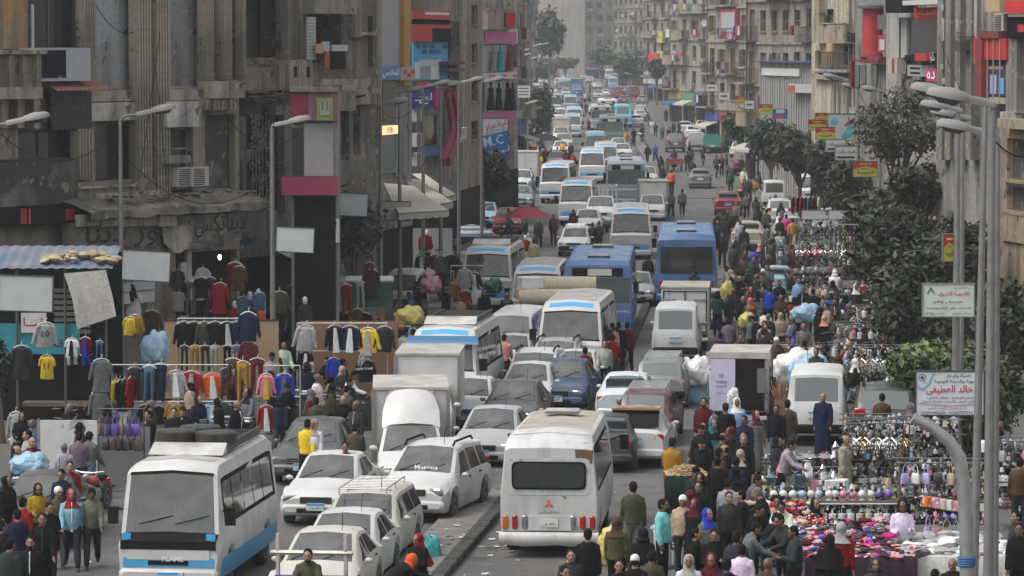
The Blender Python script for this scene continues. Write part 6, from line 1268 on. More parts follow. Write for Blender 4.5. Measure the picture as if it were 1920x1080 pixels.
	r,w,h=board('banner','blue banner with a car picture beside the small yellow red board','banner',1450,205,1476,222,238,(.04,.1,.28));obj('print',MB().box(-w*.3,w*.3,-.01,0,.05,.3).mesh('print',[fixed('banner_pale',(.4,.5,.55),.6)],0),r,(0,-.004,0));obj('print',MB().box(-w*.4,w*.3,-.01,0,-.3,-.1).mesh('print',[fixed('banner_red',(.35,.05,.1),.6)],0),r,(0,-.004,0))
	r,w,h=board('banner','white banner with red lettering and turquoise shapes under the shop rows','banner',1552,214,1612,262,199,(.45,.46,.46));rs=random.Random(4)
	for j,(x,z,c,a,b_)in enumerate(((.45,.3,(.35,.05,.07),.5,.12),(.5,.05,(.05,.3,.38),.4,.15),(-.5,.3,(.15,.35,.45),.2,.2),(.2,-.4,(.05,.3,.4),.35,.2),(.75,-.2,(.3,.05,.06),.2,.1))):obj('print',MB().ball((0,0,0),(a,.006,b_),12,6).mesh('print',[fixed('print_%d'%j,c,.6)],30),r,(x,-.006,z),rot=(0,-.5,0))
	# academy billboard
	r,w,h=board('billboard','pale green academy billboard with red and blue Arabic lettering among the trees','billboard',1731,533,1826,593,91.4,(.5,.545,.475),(.25,.25,.24),pole=.25)
	k=w/95;P_=lambda px,py:((px-1778.5)*k,-.012,(563-py)*k)
	letter(r,'اكاديمية الشروق',10*k,P_(1788,551),(.45,.02,.03),width=58*k);letter(r,'هندسة ــ إعلام',8*k,P_(1778,566.5),(.02,.03,.12),width=54*k);letter(r,'حاسبات - نظم - إدارة ومحاسبة',6.5*k,P_(1779,578),(.02,.03,.12),width=84*k);letter(r,'١٩٦٤٤',5*k,P_(1744,588),(.02,.02,.08),width=17*k);letter(r,'رقم مختصر',4*k,P_(1763,588),(.02,.02,.08),width=17*k);letter(r,'www.sha.edu.eg',3.6*k,P_(1802,588),(.05,.08,.06),width=34*k,ar=False);letter(r,'وزارة التعليم العالى',4*k,P_(1803,540),(.1,.12,.1),width=30*k)
	lg=MB();c=P_(1745,545)
	for s_ in(1,.62):lg.add([(c[0]-8*k*s_,c[1],c[2]-6*k*s_),(c[0],c[1],c[2]+8*k*s_),(c[0]+8*k*s_,c[1],c[2]-6*k*s_),(c[0]+5.4*k*s_,c[1],c[2]-6*k*s_),(c[0],c[1],c[2]+3.2*k*s_),(c[0]-5.4*k*s_,c[1],c[2]-6*k*s_)],[(0,1,4,5),(1,2,3,4)])
	obj('logo',lg.mesh('logo',[fixed('logo_grey',(.12,.14,.13),.6)],0),r)
	# clinic billboard
	r,w,h=board('billboard','white clinic billboard with large red Arabic name and telephone numbers','billboard',1718,697,1844,778,84,(.56,.58,.6),(.05,.05,.055));k=w/126;P_=lambda px,py:((px-1781)*k,-.012,(737.5-py)*k);ink=(.025,.03,.09)
	letter(r,'المرأة والرجل',7.5*k,P_(1796,704),ink,width=46*k);letter(r,'للخصوبة والصحة الزوجية',8*k,P_(1797,715),ink,width=91*k);letter(r,'د. خالد العطيفى',18*k,P_(1788,731),(.42,.01,.03),width=104*k);letter(r,'الحقن المجهرى - اطفال الأنابيب',5.5*k,P_(1781,745.5),ink,width=88*k);letter(r,'مناظير البطن والرحم - متابعة الحمل',5.5*k,P_(1781,753.5),ink,width=106*k);letter(r,'٣٧ ش الجيش - العتبة - القاهرة',4.5*k,P_(1776,766),(.4,.03,.06),width=74*k);letter(r,'01099243232 - 01223777590',5.6*k,P_(1776,774),(.03,.03,.05),width=96*k,ar=False)
	ln=MB().tube([P_(1722,756),P_(1781,761),P_(1838,757)],.006,4);obj('curved_line',ln.mesh('curved_line',[fixed('line_red',(.3,.05,.07),.6)]),r)
	cx=P_(1729,708);rg=MB();rg.loft([[(cx[0]+q*7*k*math.cos(a),-.014,cx[2]+q*7*k*math.sin(a))for a in[i*6.283/20 for i in range(20)]]for q in(1,.84)],False);rg.ball((cx[0],-.012,cx[2]),(3*k,.004,3.4*k),10,6);rg.box(cx[0]+4.6*k,cx[0]+8*k,-.016,-.012,cx[2]-9.4*k,cx[2]-8.4*k);obj('logo',rg.mesh('logo',[fixed('logo_navy',(.02,.03,.1),.6)],0),r)
	sw=MB();pts=[(1719,720),(1724,726),(1732,726),(1740,719),(1749,698)];low=[(1719,722),(1722,729),(1730,733),(1742,721),(1752,698)]
	o=len(sw.v);sw.v+=[P_(*p)for p in pts]+[P_(*p)for p in low];sw.f+=[(i,i+1,6+i,5+i)for i in range(4)];sw.m+=[0]*4;obj('swoosh',sw.mesh('swoosh',[fixed('swoosh_blue',(.15,.38,.48),.6)],0),r)
	# overhead cables
	for k,(a,b_,sag,lb)in enumerate((((300,60,113),(262,330,112),.1,'black cable running down the fluted pilaster'),((180,10,111),(250,60,112),.3,'slack wire across the tall pale window'),((292,120,113),(318,370,113),.3,'loose cable hanging beside the air conditioner'),((420,210,118),(560,250,116),.7,'slack wire before the iron screen'),((636,190,131),(713,200,136),.5,'wire between the two lamps right of the pink bay'),((713,205,136),(793,175,149),.6,'wire between the lit letter lamp and the tall lamp'),((793,178,149),(860,165,166),.6,'wire from the tall lamp to the curved ribs lamp'),((700,430,130),(990,330,230),.8,'long low wire over the left pavement'),((1611,170,190),(1797,210,92),1.5,'long wire from the red tower lamp to the billboard lamp'),((1862,260,56),(1990,230,60),.4,'wire leaving the nearest right lamp'),((1760,70,128),(1900,300,110),.6,'wire slanting down the concrete building'),((0,250,108),(225,240,112),.9,'thin cable sagging across the old corner building'),((224,280,112),(510,330,112),1.2,'thin cable sagging between the two left lamp posts'),((1000,362,235),(1400,372,235),.1,'thin cable strung low across the road by the red car'),((509,300,112),(700,250,150),.9,'thin cable running from the iron screen lamp towards the shops'))):
		A,B=at(*a),at(*b_);pts=[A.lerp(B,i/12)-Vector((0,0,sag*4*(i/12)*(1-i/12)))for i in range(13)];thing(obj('cable',MB().tube(pts,.012,5).mesh('cable',[M_BLACK()])),lb,'cable','overhead cables')
# ================================================================ garments, goods and stalls
GAR={}
def build_garments():
	def fin(mb,vox=.016,wr=.012):m=voxel(mb.mesh('garment',[],0),vox,.28,2,wr);m.materials.append(mat('cloth'));return m
	el=lambda z,ry,rx,n=14:[(ry*math.cos(2*math.pi*k/n),rx*math.sin(2*math.pi*k/n),z)for k in range(n)]
	def top(slv,L=.68,flare=0):
		mb=MB();mb.loft([el(-L,.23+flare,.07),el(-L*.6,.215,.075),el(-.2,.215,.075),el(-.05,.19,.06),el(.0,.07,.04)])
		for s in(1,-1):mb.tube([(.15*s,0,-.06),(.21*s,0,-.12),((.215+.1*slv)*s,0,-.1-.48*slv)],[(.07,.055),(.075,.06),(.055,.045)],8)
		return mb
	GAR['jacket']=fin(top(1));GAR['tee']=fin(top(.4));GAR['coat']=fin(top(1,.95,.03))
	mb=MB();mb.loft([el(-.16,.19,.08),el(0,.17,.06)])
	for s in(1,-1):mb.tube([(.09*s,0,-.08),(.105*s,0,-.5),(.12*s,0,-1.0)],[(.09,.07),(.075,.06),(.065,.05)],8)
	GAR['trousers']=fin(mb)
	mb=MB();mb.loft([el(-.16,.19,.08),el(0,.17,.06)])
	for s in(1,-1):mb.tube([(.09*s,0,-.08),(.11*s,0,-.42)],[(.095,.075),(.1,.07)],8)
	GAR['shorts']=fin(mb)
	GAR['inner']=MB().loft([[(x*w,-.088-.012*math.cos(x*12),z)for x in(-.1,-.05,0,.05,.1)]for z,w in((-.74,1.05),(-.4,.8),(-.2,.62),(-.04,.45))],False,closed=False).mesh('inner_shirt',[mat('cloth')],60)
	GAR['hanger']=MB().tube([(-.21,0,-.03),(-.1,0,.03),(0,0,.05),(.1,0,.03),(.21,0,-.03)],.014,5).tube([(0,0,.05),(0,0,.12),(.03,0,.15),(0,0,.17)],.008,4).mesh('hanger',[mat('plastic')],50)
def garment(kd,px,py,d,col,label,inner=None,h=1.0,number=None,hang='white',group='garments hung up for sale',yaw=None):
	"""Collar at the photograph's pixel (px, py), depth d."""
	p=at(px,py,d);nm={'jacket':'jacket','tee':'shirt','coat':'coat','trousers':'trousers','shorts':'shorts'}[kd];c=COLS[col]if isinstance(col,str)else col
	root=empty(nm,p,random.uniform(-.25,.25)if yaw is None else yaw,label,nm,group);root.scale=(h*random.uniform(.88,1.1),h,h*random.uniform(.92,1.08));root.rotation_euler=(random.uniform(-.05,.05),random.uniform(-.07,.07),root.rotation_euler.z)
	obj('garment_body',GAR[kd],root,col=c)
	if inner:obj('inner_shirt',GAR['inner'],root,col=COLS[inner])
	obj('hanger',GAR['hanger'],root,(0,0,.0),col=COLS[hang])
	if number:letter(root,number,.2,(0,-.1,-.27),(.03,.03,.03),ar=False)
	return root
GOOD={}
def build_goods():
	L=lambda prof,n=12:MB().lathe(prof,n);sh=mat('shiny');pl=mat('plastic')
	GOOD['metal_pot']=L([(.02,0),(.13,.01),(.14,.16),(.15,.17),(.14,.175),(.05,.22),(.02,.23),(.03,.25),(.01,.26)]).tube([(-.14,0,.13),(-.2,0,.14),(-.14,0,.1)],.012,4).tube([(.14,0,.13),(.2,0,.14),(.14,0,.1)],.012,4).mesh('metal_pot',[sh],40)
	GOOD['coffee_jug']=L([(.02,0),(.1,.01),(.12,.1),(.07,.24),(.05,.3),(.06,.34),(.03,.38),(.01,.42)]).tube([(.1,0,.1),(.19,0,.2),(.06,0,.3)],.015,5).tube([(-.1,0,.15),(-.17,0,.25),(-.2,0,.32)],[.03,.02,.012],6).mesh('coffee_jug',[sh],40)
	GOOD['thermos']=L([(.09,0),(.095,.02),(.095,.26),(.06,.31),(.06,.37),(.02,.38)]).mesh('thermos',[sh],40)
	GOOD['vase']=L([(.05,0),(.06,.01),(.1,.12),(.06,.26),(.045,.3),(.07,.36)]).mesh('vase',[pl],40)
	GOOD['globe_lamp']=L([(.02,-.02),(.08,-.015),(.085,0),(.03,.04),(.03,.06)]).ball((0,0,.17),.12,12,8).mesh('globe_lamp',[pl],40)
	GOOD['lampshade']=L([(.1,0),(.1,.21),(.092,.215)]).tube([(0,0,.2),(0,0,.34)],.008,4).mesh('lampshade',[pl],40)
	mb=MB();rs=random.Random(2)
	for r,z,n in((.22,0,12),(.14,-.1,9),(.06,-.2,5)):
		for k in range(n):a=6.283*k/n;mb.ball((r*math.cos(a),r*math.sin(a),z-.06),(.022,.022,.05),5,4);mb.tube([(0,0,z+.14),(r*math.cos(a),r*math.sin(a),z)],.008,4)
	mb.lathe([(.04,.05),(.06,.12),(.02,.25),(.03,.3),(.008,.42)],8);GOOD['chandelier']=mb.mesh('chandelier',[sh],40)
	mb=MB().tube([(-.07,0,-.02),(-.05,0,.12),(0,0,.2),(.05,0,.12),(.07,0,-.02)],.009,5).loft([[(x*w,y*t,z)for x,y in((-1,-.6),(-.6,-1),(.6,-1),(1,-.6),(1,.6),(.6,1),(-.6,1),(-1,.6))]for z,w,t in((-.25,.07,.02),(-.23,.1,.045),(-.1,.105,.05),(-.03,.09,.035),(0,.075,.02))]);GOOD['hanging_purse']=mb.mesh('hanging_purse',[pl],40)
	mb=MB().ball((0,0,.13),(.11,.09,.13),10,8).ball((0,-.01,.31),(.085,.08,.08),10,8)
	for s in(1,-1):mb.ball((.07*s,0,.39),.03,6,5);mb.ball((.11*s,-.04,.16),(.04,.04,.07),6,5);mb.ball((.06*s,-.09,.04),(.045,.07,.04),6,5)
	GOOD['plush_toy']=mb.mesh('plush_toy',[mat('cloth')],50)
	GOOD['gift_box']=rbox(.26,.2,.2,.01).mesh('gift_box',[mat('print')],0)
	GOOD['tray']=L([(.02,0),(.17,0),(.2,.03),(.19,.035)],14).mesh('tray',[sh],40)
	mb=MB()
	for k in range(7):mb.lathe([(.1,k*.03),(.11,k*.03+.022),(.02,k*.03+.026)],10)
	GOOD['plate_stack']=mb.mesh('plate_stack',[pl],40)
	mb=MB();rs=random.Random(8);bm=bmesh.new();bmesh.ops.create_icosphere(bm,subdivisions=4,radius=1)
	for v in bm.verts:n=mnoise.noise(v.co*1.7)*.25+mnoise.noise(v.co*4)*.13+abs(mnoise.noise(v.co*8))*.1;v.co=Vector((v.co.x*.55,v.co.y*.45,max(v.co.z,-.62)*.42))*(1+n)
	me=bpy.data.meshes.new('sack');bm.to_mesh(me);me.materials.append(mat('film'));me.polygons.foreach_set('use_smooth',[True]*len(me.polygons));GOOD['sack']=me
	for v in bm.verts:n=mnoise.noise(v.co*6)*.3;v.co=Vector((v.co.x*.32,v.co.y*.35,v.co.z*.18))*(1+n)
	me=bpy.data.meshes.new('bundle');bm.to_mesh(me);me.materials.append(mat('cloth'));me.polygons.foreach_set('use_smooth',[True]*len(me.polygons));GOOD['bundle']=me
	me2=me.copy();me2.materials.clear();me2.materials.append(mat('print'));GOOD['bundle_print']=me2;bm.free()
SILV,GOLD=(.5,.5,.5),(.42,.32,.17)
GC={'silver':SILV,'gold':GOLD,'white':(.6,.6,.6),'cream':(.5,.42,.3),'pink':(.5,.22,.28),'light blue':(.25,.4,.52),'lilac':(.35,.3,.55),'purple':(.15,.07,.4),'red':(.4,.03,.03),'yellow':(.5,.42,.12),'tan':(.4,.3,.2),'brown':(.15,.08,.05),'black':(.01,.01,.01),'green':(.015,.08,.045),'teal':(.03,.3,.3),'magenta':(.5,.03,.2),'orange':(.6,.16,.03),'navy':(.02,.03,.12),'grey':(.25,.25,.25)}
GCAT={'metal_pot':'pot','coffee_jug':'jug','thermos':'thermos','vase':'vase','globe_lamp':'lamp','lampshade':'lampshade','chandelier':'chandelier','hanging_purse':'purse','plush_toy':'toy','gift_box':'box','tray':'tray','plate_stack':'plates','sack':'sack','bundle':'cloth bundle','bundle_print':'cloth bundle'}
ITEMS=[]
def good(k,loc,colname,place,s=1.0,rz=None,label=None,rot=None):
	o=obj(k.replace('_print',''),GOOD[k],None,loc,random.uniform(0,6.28)if rz is None else rz,GC.get(colname)or COLS[colname],rot)
	o.scale=(s,s,s)if not isinstance(s,tuple)else s
	desc={'metal_pot':'lidded cooking pot','coffee_jug':'spouted jug','thermos':'flask','vase':'vase','globe_lamp':'globe lamp','lampshade':'hanging drum shade','chandelier':'crystal chandelier','hanging_purse':'hanging purse','plush_toy':'plush toy','gift_box':'patterned gift box','tray':'round tray','plate_stack':'stack of plates','sack':'plastic sack','bundle':'folded cloth bundle','bundle_print':'spotted cloth bundle'}[k]
	thing(o,label or '%s %s %s'%(colname,desc,place),GCAT[k],'goods on the market stalls');ITEMS.append((o,label is None));return o
def table(px0,px1,d,h,label,depth=1.1,cloth=None,name='market_table',cat='stall'):
	a,b=at(px0,HORIZON,d),at(px1,HORIZON,d);c=(a+b)/2;c.z=0;w=(b-a).length
	root=empty(name,c,0,label,cat,'market stalls');obj('table_top',MB().box(-w/2,w/2,-depth/2,depth/2,h-.05,h).mesh('table_top',[mat('wood')],0),root,col=(.2,.15,.1))
	lg=MB().box(-.03,.03,-.03,.03,0,h-.052).mesh('leg',[mat('metal')],0)
	for sx in(1,-1):
		for sy in(1,-1):obj('leg',lg,root,(sx*(w/2-.05),sy*(depth/2-.05),0),col=(.12,.12,.12))
	if cloth:
		mb=MB();n=24;rows=[]
		for z,o in((h+.006,-.0),(h-.02,.03),(h*.45,.05),(.12,.06)):
			rows.append([(-w/2+w*i/n,-depth/2-o+.03*math.sin(i*2.1)*(z<h-.1),z)for i in range(n+1)])
		rows.insert(0,[(-w/2+w*i/n,depth/2,h+.006)for i in range(n+1)]);mb.loft(rows,False,closed=False);obj('cloth',mb.mesh('cloth',[mat('cloth')],60),root,col=cloth)
	return root,c,w
def glitter(root,w,z0,z1,depth,n,seed,cols=None):
	"""Small ware too fine to pick apart, hung and heaped over a stall: one part of kind stuff."""
	rs=random.Random(seed);mb=MB();ms=[sh_m('ware_silver',SILV,1),sh_m('ware_dark_gap',(.05,.05,.05),1),sh_m('ware_white',(.55,.55,.54),0),sh_m('ware_gold',GOLD,1),sh_m('ware_pink',(.5,.2,.26),0),sh_m('ware_blue',(.2,.35,.5),0)]  # extra dark pieces also imitate the shaded gaps between the ware
	for _ in range(n):
		x,y,z=rs.uniform(-w/2,w/2),rs.uniform(-depth/2,depth/2),rs.uniform(z0,z1);r=rs.uniform(.02,.06);m=rs.choices(range(6),(4,6,2.2,1.2,.5,.4))[0];t=rs.random()
		if t<.5:mb.lathe([(r*.3,0),(r,r*.3),(r*.8,r*1.6),(r*.4,r*2.2)],6,(x,y,z),m)
		elif t<.8:mb.ball((x,y,z),(r,r*.8,r*1.2),6,4,m)
		else:mb.box(x-r,x+r,y-r*.6,y+r*.6,z-r*1.5,z+r*1.5,m)
	return kind(obj('small_ware',mb.mesh('small_ware',ms,40,recalc=False),root),'stuff')
def sh_m(n,c,metal):return fixed(n,c,.2 if metal else.45,1.0 if metal else 0.0)
def rack(px0,px1,yg,h,label,seed,depth=.9,stock=('metal_pot','coffee_jug','chandelier','lampshade'),cols=('silver','silver','silver','white','cream'),per=.34,gl=220,place='',shelf=(.55,1.1)):
	"""A steel frame stall with shelves of ware and ware hung from its top rods."""
	d=depth_y(yg);a,b=at(px0,HORIZON,d),at(px1,HORIZON,d);c=(a+b)/2;c.z=0;w=(b-a).length;rs=random.Random(seed)
	root=empty('market_stall',(c.x,d,0),rs.uniform(-.06,.06),label,'stall','market stalls')
	pm=MB().tube([(0,0,0),(0,0,h)],.022,6).mesh('post',[mat('metal')],40)
	n=max(2,int(w/1.5)+1)
	for i in range(n):
		for sy in(-1,1):obj('post',pm,root,(-w/2+w*i/(n-1),sy*depth/2,0),col=(.13,.13,.13))
	for z in(h,h*.78):
		for sy in(-1,1):obj('rod',MB().tube([(-w/2-.1,0,0),(w/2+.1,0,0)],.016,5).mesh('rod',[mat('metal')],40),root,(0,sy*depth/2,z),col=(.14,.14,.14))
	for z in shelf:obj('shelf',MB().box(-w/2,w/2,-depth/2,depth/2,z-.03,z).mesh('shelf',[mat('wood')],0),root,col=(.05,.045,.04))
	for z in shelf:
		x=-w/2+.15
		while x<w/2:
			k=rs.choice([q for q in stock if q not in('chandelier','lampshade','hanging_purse')]or['metal_pot']);good(k,root.location+Vector((x,-depth*rs.uniform(.2,.4),z)),rs.choice(cols),place,rs.uniform(.8,1.15)*(1.5 if 'pot stall'in place or 'flask'in place else 1));x+=per*rs.uniform(.8,1.3)
	x=-w/2+.1;hung=[q for q in stock if q in('chandelier','lampshade','hanging_purse')]
	while x<w/2 and hung:
		k=rs.choice(hung);good(k,root.location+Vector((x,-depth/2-.02,h-{'chandelier':.44,'lampshade':.35,'hanging_purse':.21}[k])),rs.choice(cols),place,rs.uniform(.85,1.1));x+=per*rs.uniform(.9,1.5)
	glitter(root,w,.5,h-.08,depth,gl,seed);return root
def depth_y(yg):return g(960,yg).y
def heap(name,label,c,w,dp,n,seed,cols,z,size=.16,cat_kind='stuff',parent=None,rise=.25):
	"""A loose pile of small soft goods nobody could count."""
	rs=random.Random(seed);mb=MB();ms=[fixed('heap_'+str(c_),COLS[c_]if isinstance(c_,str)else c_,.9)for i,c_ in enumerate(cols)]
	for _ in range(n):
		x,y=rs.uniform(-w/2,w/2),rs.uniform(-dp/2,dp/2);zz=z+rise*(1-(2*x/w)**2)*(1-(2*y/dp)**2)*rs.random();r=size*rs.uniform(.5,1.2)
		mb.ball((x,y,zz),(r,r*rs.uniform(.5,.9),r*rs.uniform(.25,.5)),7,4,rs.randrange(len(ms)),Matrix.Rotation(rs.uniform(0,3),3,'Z')@Matrix.Rotation(rs.uniform(-.5,.5),3,'X'))
	o=obj(name,mb.mesh(name,ms,50,recalc=False),parent,c);kind(o,'stuff')
	if not parent:o['label']=label
	return o
def folded_rows(root,w,depth,h,seed,cols,nx=None):
	"""Rows of folded clothes laid on a table."""
	rs=random.Random(seed);nx=nx or int(w/.26);ny=max(2,int(depth/.3));mb=MB();ms=[fixed('fold_'+c,COLS[c],.92)for c in cols]
	for i in range(nx):
		for j in range(ny):
			z=h
			for k in range(rs.randint(1,4)):x,y=-w/2+(i+.5)*w/nx,-depth/2+(j+.5)*depth/ny;q=rbox(.22*rs.uniform(.85,1.05),.26*rs.uniform(.85,1.05),.045,.012);mb.add([(v[0]+x+rs.uniform(-.015,.015),v[1]+y,v[2]+z+.026)for v in q.v],q.f,rs.randrange(len(ms)));z+=.046
	return kind(obj('folded_clothes',mb.mesh('folded_clothes',ms,30,recalc=False),root),'stuff')
def parasol(label,px,py,d,rx,col,stripes=None,drop=.55):
	"""Open parasol whose crown top is at the photograph's pixel."""
	c=at(px,py,d);root=empty('parasol',(c.x,c.y,0),0,label,'parasol','open parasols');n=8;mb=MB();rows=[]
	for t in[q/12 for q in range(13)]:
		rows.append([(rx*t*math.cos(2*math.pi*k/32)*(1-.05*(k%4==2)),rx*t*math.sin(2*math.pi*k/32)*(1-.05*(k%4==2)),c.z-drop*t**1.8-.02)for k in range(32)])
	mb.loft(rows,False)
	if stripes:
		me=mb.mesh('canopy',[mat('cloth'),fixed('stripe_dark',stripes,.9)],40)
		for p in me.polygons:p.material_index=1 if int((p.center.xy.length/rx)*6)%2 else 0
	else:me=mb.mesh('canopy',[mat('cloth')],20)
	obj('canopy',me,root,col=col);obj('pole',MB().tube([(0,0,0),(0,0,c.z)],.022,6).mesh('pole',[mat('metal')]),root,col=(.3,.3,.3))
	for k in range(8):a=2*math.pi*k/8;obj('rib',MB().tube([(0,0,c.z-.05),(rx*.6*math.cos(a),rx*.6*math.sin(a),c.z-drop*.4-.05),(rx*.98*math.cos(a),rx*.98*math.sin(a),c.z-drop-.03)],.009,4).mesh('rib',[mat('metal')]),root,col=(.2,.2,.2))
	return root
def mannequin(px,py,d,top,low,label,head='white',skin=(.62,.62,.62),z=None,face=180):
	"""Shop dummy; crown of the head at the pixel."""
	c=at(px,py,d);p=POSES['stand'];root=empty('mannequin',(c.x,c.y,c.z-1.72),R(90-face+random.uniform(-25,25)),label,'mannequin','clothes dummies');obj('body',p['body'],root,col=skin);obj('jacket',p['jacket'],root,col=COLS[top]);obj('trousers',p['trousers'],root,col=COLS[low]);return root
# ================================================================ the traffic
WHT,CRM,SIL,GRY,DGR,BLK=(.5,.5,.495),(.47,.45,.4),(.34,.345,.35),(.16,.165,.17),(.06,.062,.066),(.018,.018,.02)
RDD,MAR,BLU,DBL,NAV,BUS,TUR,LBL=(.16,.012,.018),(.06,.012,.02),(.04,.1,.22),(.02,.045,.1),(.015,.025,.06),(.035,.12,.3),(.1,.42,.55),(.22,.36,.46)
def build_traffic():
	V=vehicle;R_={}
	# towards the camera
	R_['front_minibus']=V('front_minibus',316,1124,WHT,'big white and blue minibus with grey dusty roof and tyres on its rack, lower left',turn=1)
	V('sedan',262,1310,WHT,'white car cut off by the bottom edge before the big lower left minibus',turn=0)
	V('sedan',592,990,WHT,'white car with black grille right beside the rear of the big lower left minibus',turn=1)
	R_['estate']=V('estate',655,1076,CRM,'white estate car with roof rack, above the row of three white saloons',turn=2)
	V('sedan',614,1116,WHT,'white saloon in front of the roof rack estate',turn=2,scale=.97)
	V('sedan',575,1165,CRM,'cream white saloon behind the rider with the pipe frame at the bottom',turn=1)
	V('sedan',566,912,DGR,'dark grey car with pale windscreen behind the big lower left minibus')
	R_['truck']=V('box_truck',772,945,WHT,'white box truck with large roof wind deflector left of the people carrier',turn=-8,scale=.94)
	V('plain_box_truck',790,850,WHT,'second white box truck with brown grey roof close behind the first',turn=-4,scale=.9)
	R_['matrix']=V('hatchback',768,982,WHT,'white people carrier with black roof rails and windscreen lettering in the middle',turn=9)
	V('sedan',903,886,SIL,'silver grey saloon with broad dark grille behind the white people carrier',turn=2)
	V('sedan',948,822,DGR,'dark grey saloon next behind the silver grey one',turn=2,scale=.97)
	V('sedan',975,782,WHT,'white saloon in the middle queue ahead of the white off-roader',turn=2,scale=.97)
	V('off_roader',990,768,WHT,'white off-roader left of the dark blue car',turn=1,scale=.92)
	V('sedan',1042,778,DBL,'dark blue car right of the white off-roader',turn=2)
	V('hatchback',1030,742,SIL,'grey people carrier before the plain white minibus',turn=2,scale=.97)
	V('sedan',1066,752,WHT,'white car squeezed between grey people carrier and dark red walker',turn=1,scale=.95)
	V('passenger_van',954,698,WHT,'white van with square air unit on its roof, left of the plain white minibus',turn=2,scale=.95)
	V('sedan',948,714,WHT,'white car in front of the air unit van',turn=1,scale=.92)
	V('sedan',866,812,WHT,'white car mostly hidden behind the box truck',scale=.95)
	R_['rack_minibus']=V('minibus',828,790,WHT,'white blue minibus with long blue sun visor and roof rack behind the box trucks',turn=1)
	V('plain_minibus',1068,727,WHT,'plain white minibus with grey roof in the centre of the queue',turn=0,sx=1.0,scale=1.02)
	V('plain_minibus',1006,627,WHT,'white minibus with blue band half hidden by the bale carrying pickup',turn=0,scale=.95)
	R_['pickup']=V('pickup',1030,672,WHT,'white pickup loaded with rolled carpets and cartons',scale=.95)
	R_['bus_front']=V('city_bus',1120,650,BUS,'blue city bus facing us with paper in its destination window',turn=-1)
	R_['isuzu']=V('minibus',912,588,WHT,'minibus with roof rack and maker lettering beside the clothes stall',turn=2)
	V('plain_minibus',1183,492,WHT,'clean white minibus behind the facing blue city bus',turn=-1)
	V('estate',1075,482,WHT,'white estate taxi with dark red sunshade under the slatted truck',turn=1,scale=.95)
	V('sedan',1100,442,WHT,'white car with roof rack behind the estate taxi',scale=.95)
	V('sedan',1193,575,SIL,'silver car between the two blue city buses',turn=-1,scale=.9)
	R_['cage']=V('cage_pickup',1125,428,WHT,'pickup truck with tall pale slatted cage')
	V('city_bus',1174,392,(.2,.23,.26),'grey roofed city bus facing us behind the slatted truck',turn=-1)
	V('plain_minibus',1080,425,WHT,'grey white minibus left of the slatted truck',turn=1)
	V('plain_minibus',1040,382,WHT,'white blue minibus at the left of the middle queue',turn=3)
	V('plain_box_truck',1222,420,WHT,'white truck body partly behind the clean white minibus',scale=.9)
	for k,(kd,px,yg,c,lb,aw)in enumerate((
		('sedan',975,392,(.2,.25,.28),'blue grey car by the left pavement stalls',0),('hatchback',978,362,WHT,'white car behind the blue grey car on the left',0),('plain_box_truck',984,352,WHT,'white box truck with plain box at the left under the lamp posts',1),('sedan',1016,344,RDD,'red car right of the plain white box',0),('sedan',950,440,RDD,'red car under the striped parasol',0),('panel_van',752,600,WHT,'white van behind the green kiosk',0),('pickup',725,452,WHT,'white pickup parked under the cream awnings',0),
		('plain_minibus',1110,345,WHT,'blue banded minibus behind the grey roofed city bus',0),('plain_minibus',1135,330,CRM,'cream roofed minibus in the far queue',0),('off_roader',1183,328,DGR,'dark off-roader beside the far queue of minibuses',0),('sedan',1213,350,SIL,'silver taxi in the outer lane of the far queue',0),('sedan',1196,336,LBL,'pale blue car left of the silver taxi',0),('plain_minibus',1117,304,GRY,'grey minibus with white sheet in its windscreen',0),('sedan',1160,288,WHT,'white taxi right of the sheet carrying minibus',0),('sedan',1168,300,WHT,'second white taxi close behind the first',0),('city_bus',1146,274,(.1,.15,.15),'dark green city bus with papered windscreen',0),('plain_minibus',1073,258,WHT,'blue banded minibus in the far left lane',0),('plain_box_truck',1052,272,CRM,'cream truck beside the grey parasol',0),('plain_minibus',1077,242,CRM,'beige minibus ahead of the far blue banded one',0),('city_bus',1128,246,(.3,.32,.33),'pale grey bus behind the dark green one',0),('plain_minibus',1070,212,LBL,'light blue minibus taxi far up the street',0),('city_bus',1037,216,(.3,.3,.3),'tall dark topped bus beside the dense left tree',0),('city_bus',1140,230,WHT,'white bus left of the turquoise bus',0),('sedan',1115,214,WHT,'white car ahead of the far white bus',0),('hatchback',1122,186,SIL,'silver car far up beside the blue cab truck',0),('pickup',1118,166,WHT,'far white pickup turning right of the blue cab truck',0),('sedan',1137,182,WHT,'far white car in the haze right of the silver one',0),('plain_minibus',1018,162,WHT,'far white minibus at the left',0),('passenger_van',1046,164,WHT,'far white van beside the far left minibus',0),('plain_box_truck',1010,142,(.15,.4,.35),'mint green truck in the haze',0),('plain_minibus',1150,168,LBL,'hazy blue white minibus at the far right kerb',0),('plain_minibus',1142,150,WHT,'hazy white minibus topmost at the far right',0),('sedan',1036,178,WHT,'far white car before the far left minibus',0),('sedan',1078,142,WHT,'tiny white car in the smoke',0),('passenger_van',1098,146,CRM,'tiny cream van in the smoke',0),('sedan',1060,150,SIL,'tiny silver car left of the blue cab truck',0),('sedan',1020,250,DGR,'dark car parked beside the dense left tree',0),('sedan',1010,262,(.25,.3,.33),'grey blue car parked by the left stalls',0),('sedan',1020,312,SIL,'silver car behind the left crowd',0),('sedan',905,428,LBL,'pale car behind the striped parasol',0),('sedan',970,310,WHT,'white car by the far left pavement',0))):V(kd,px,yg,c,lb,bool(aw),scale=.97)
	rs=random.Random(17);taken=[v.location.copy()for v,_,_ in VEHICLES];n=0
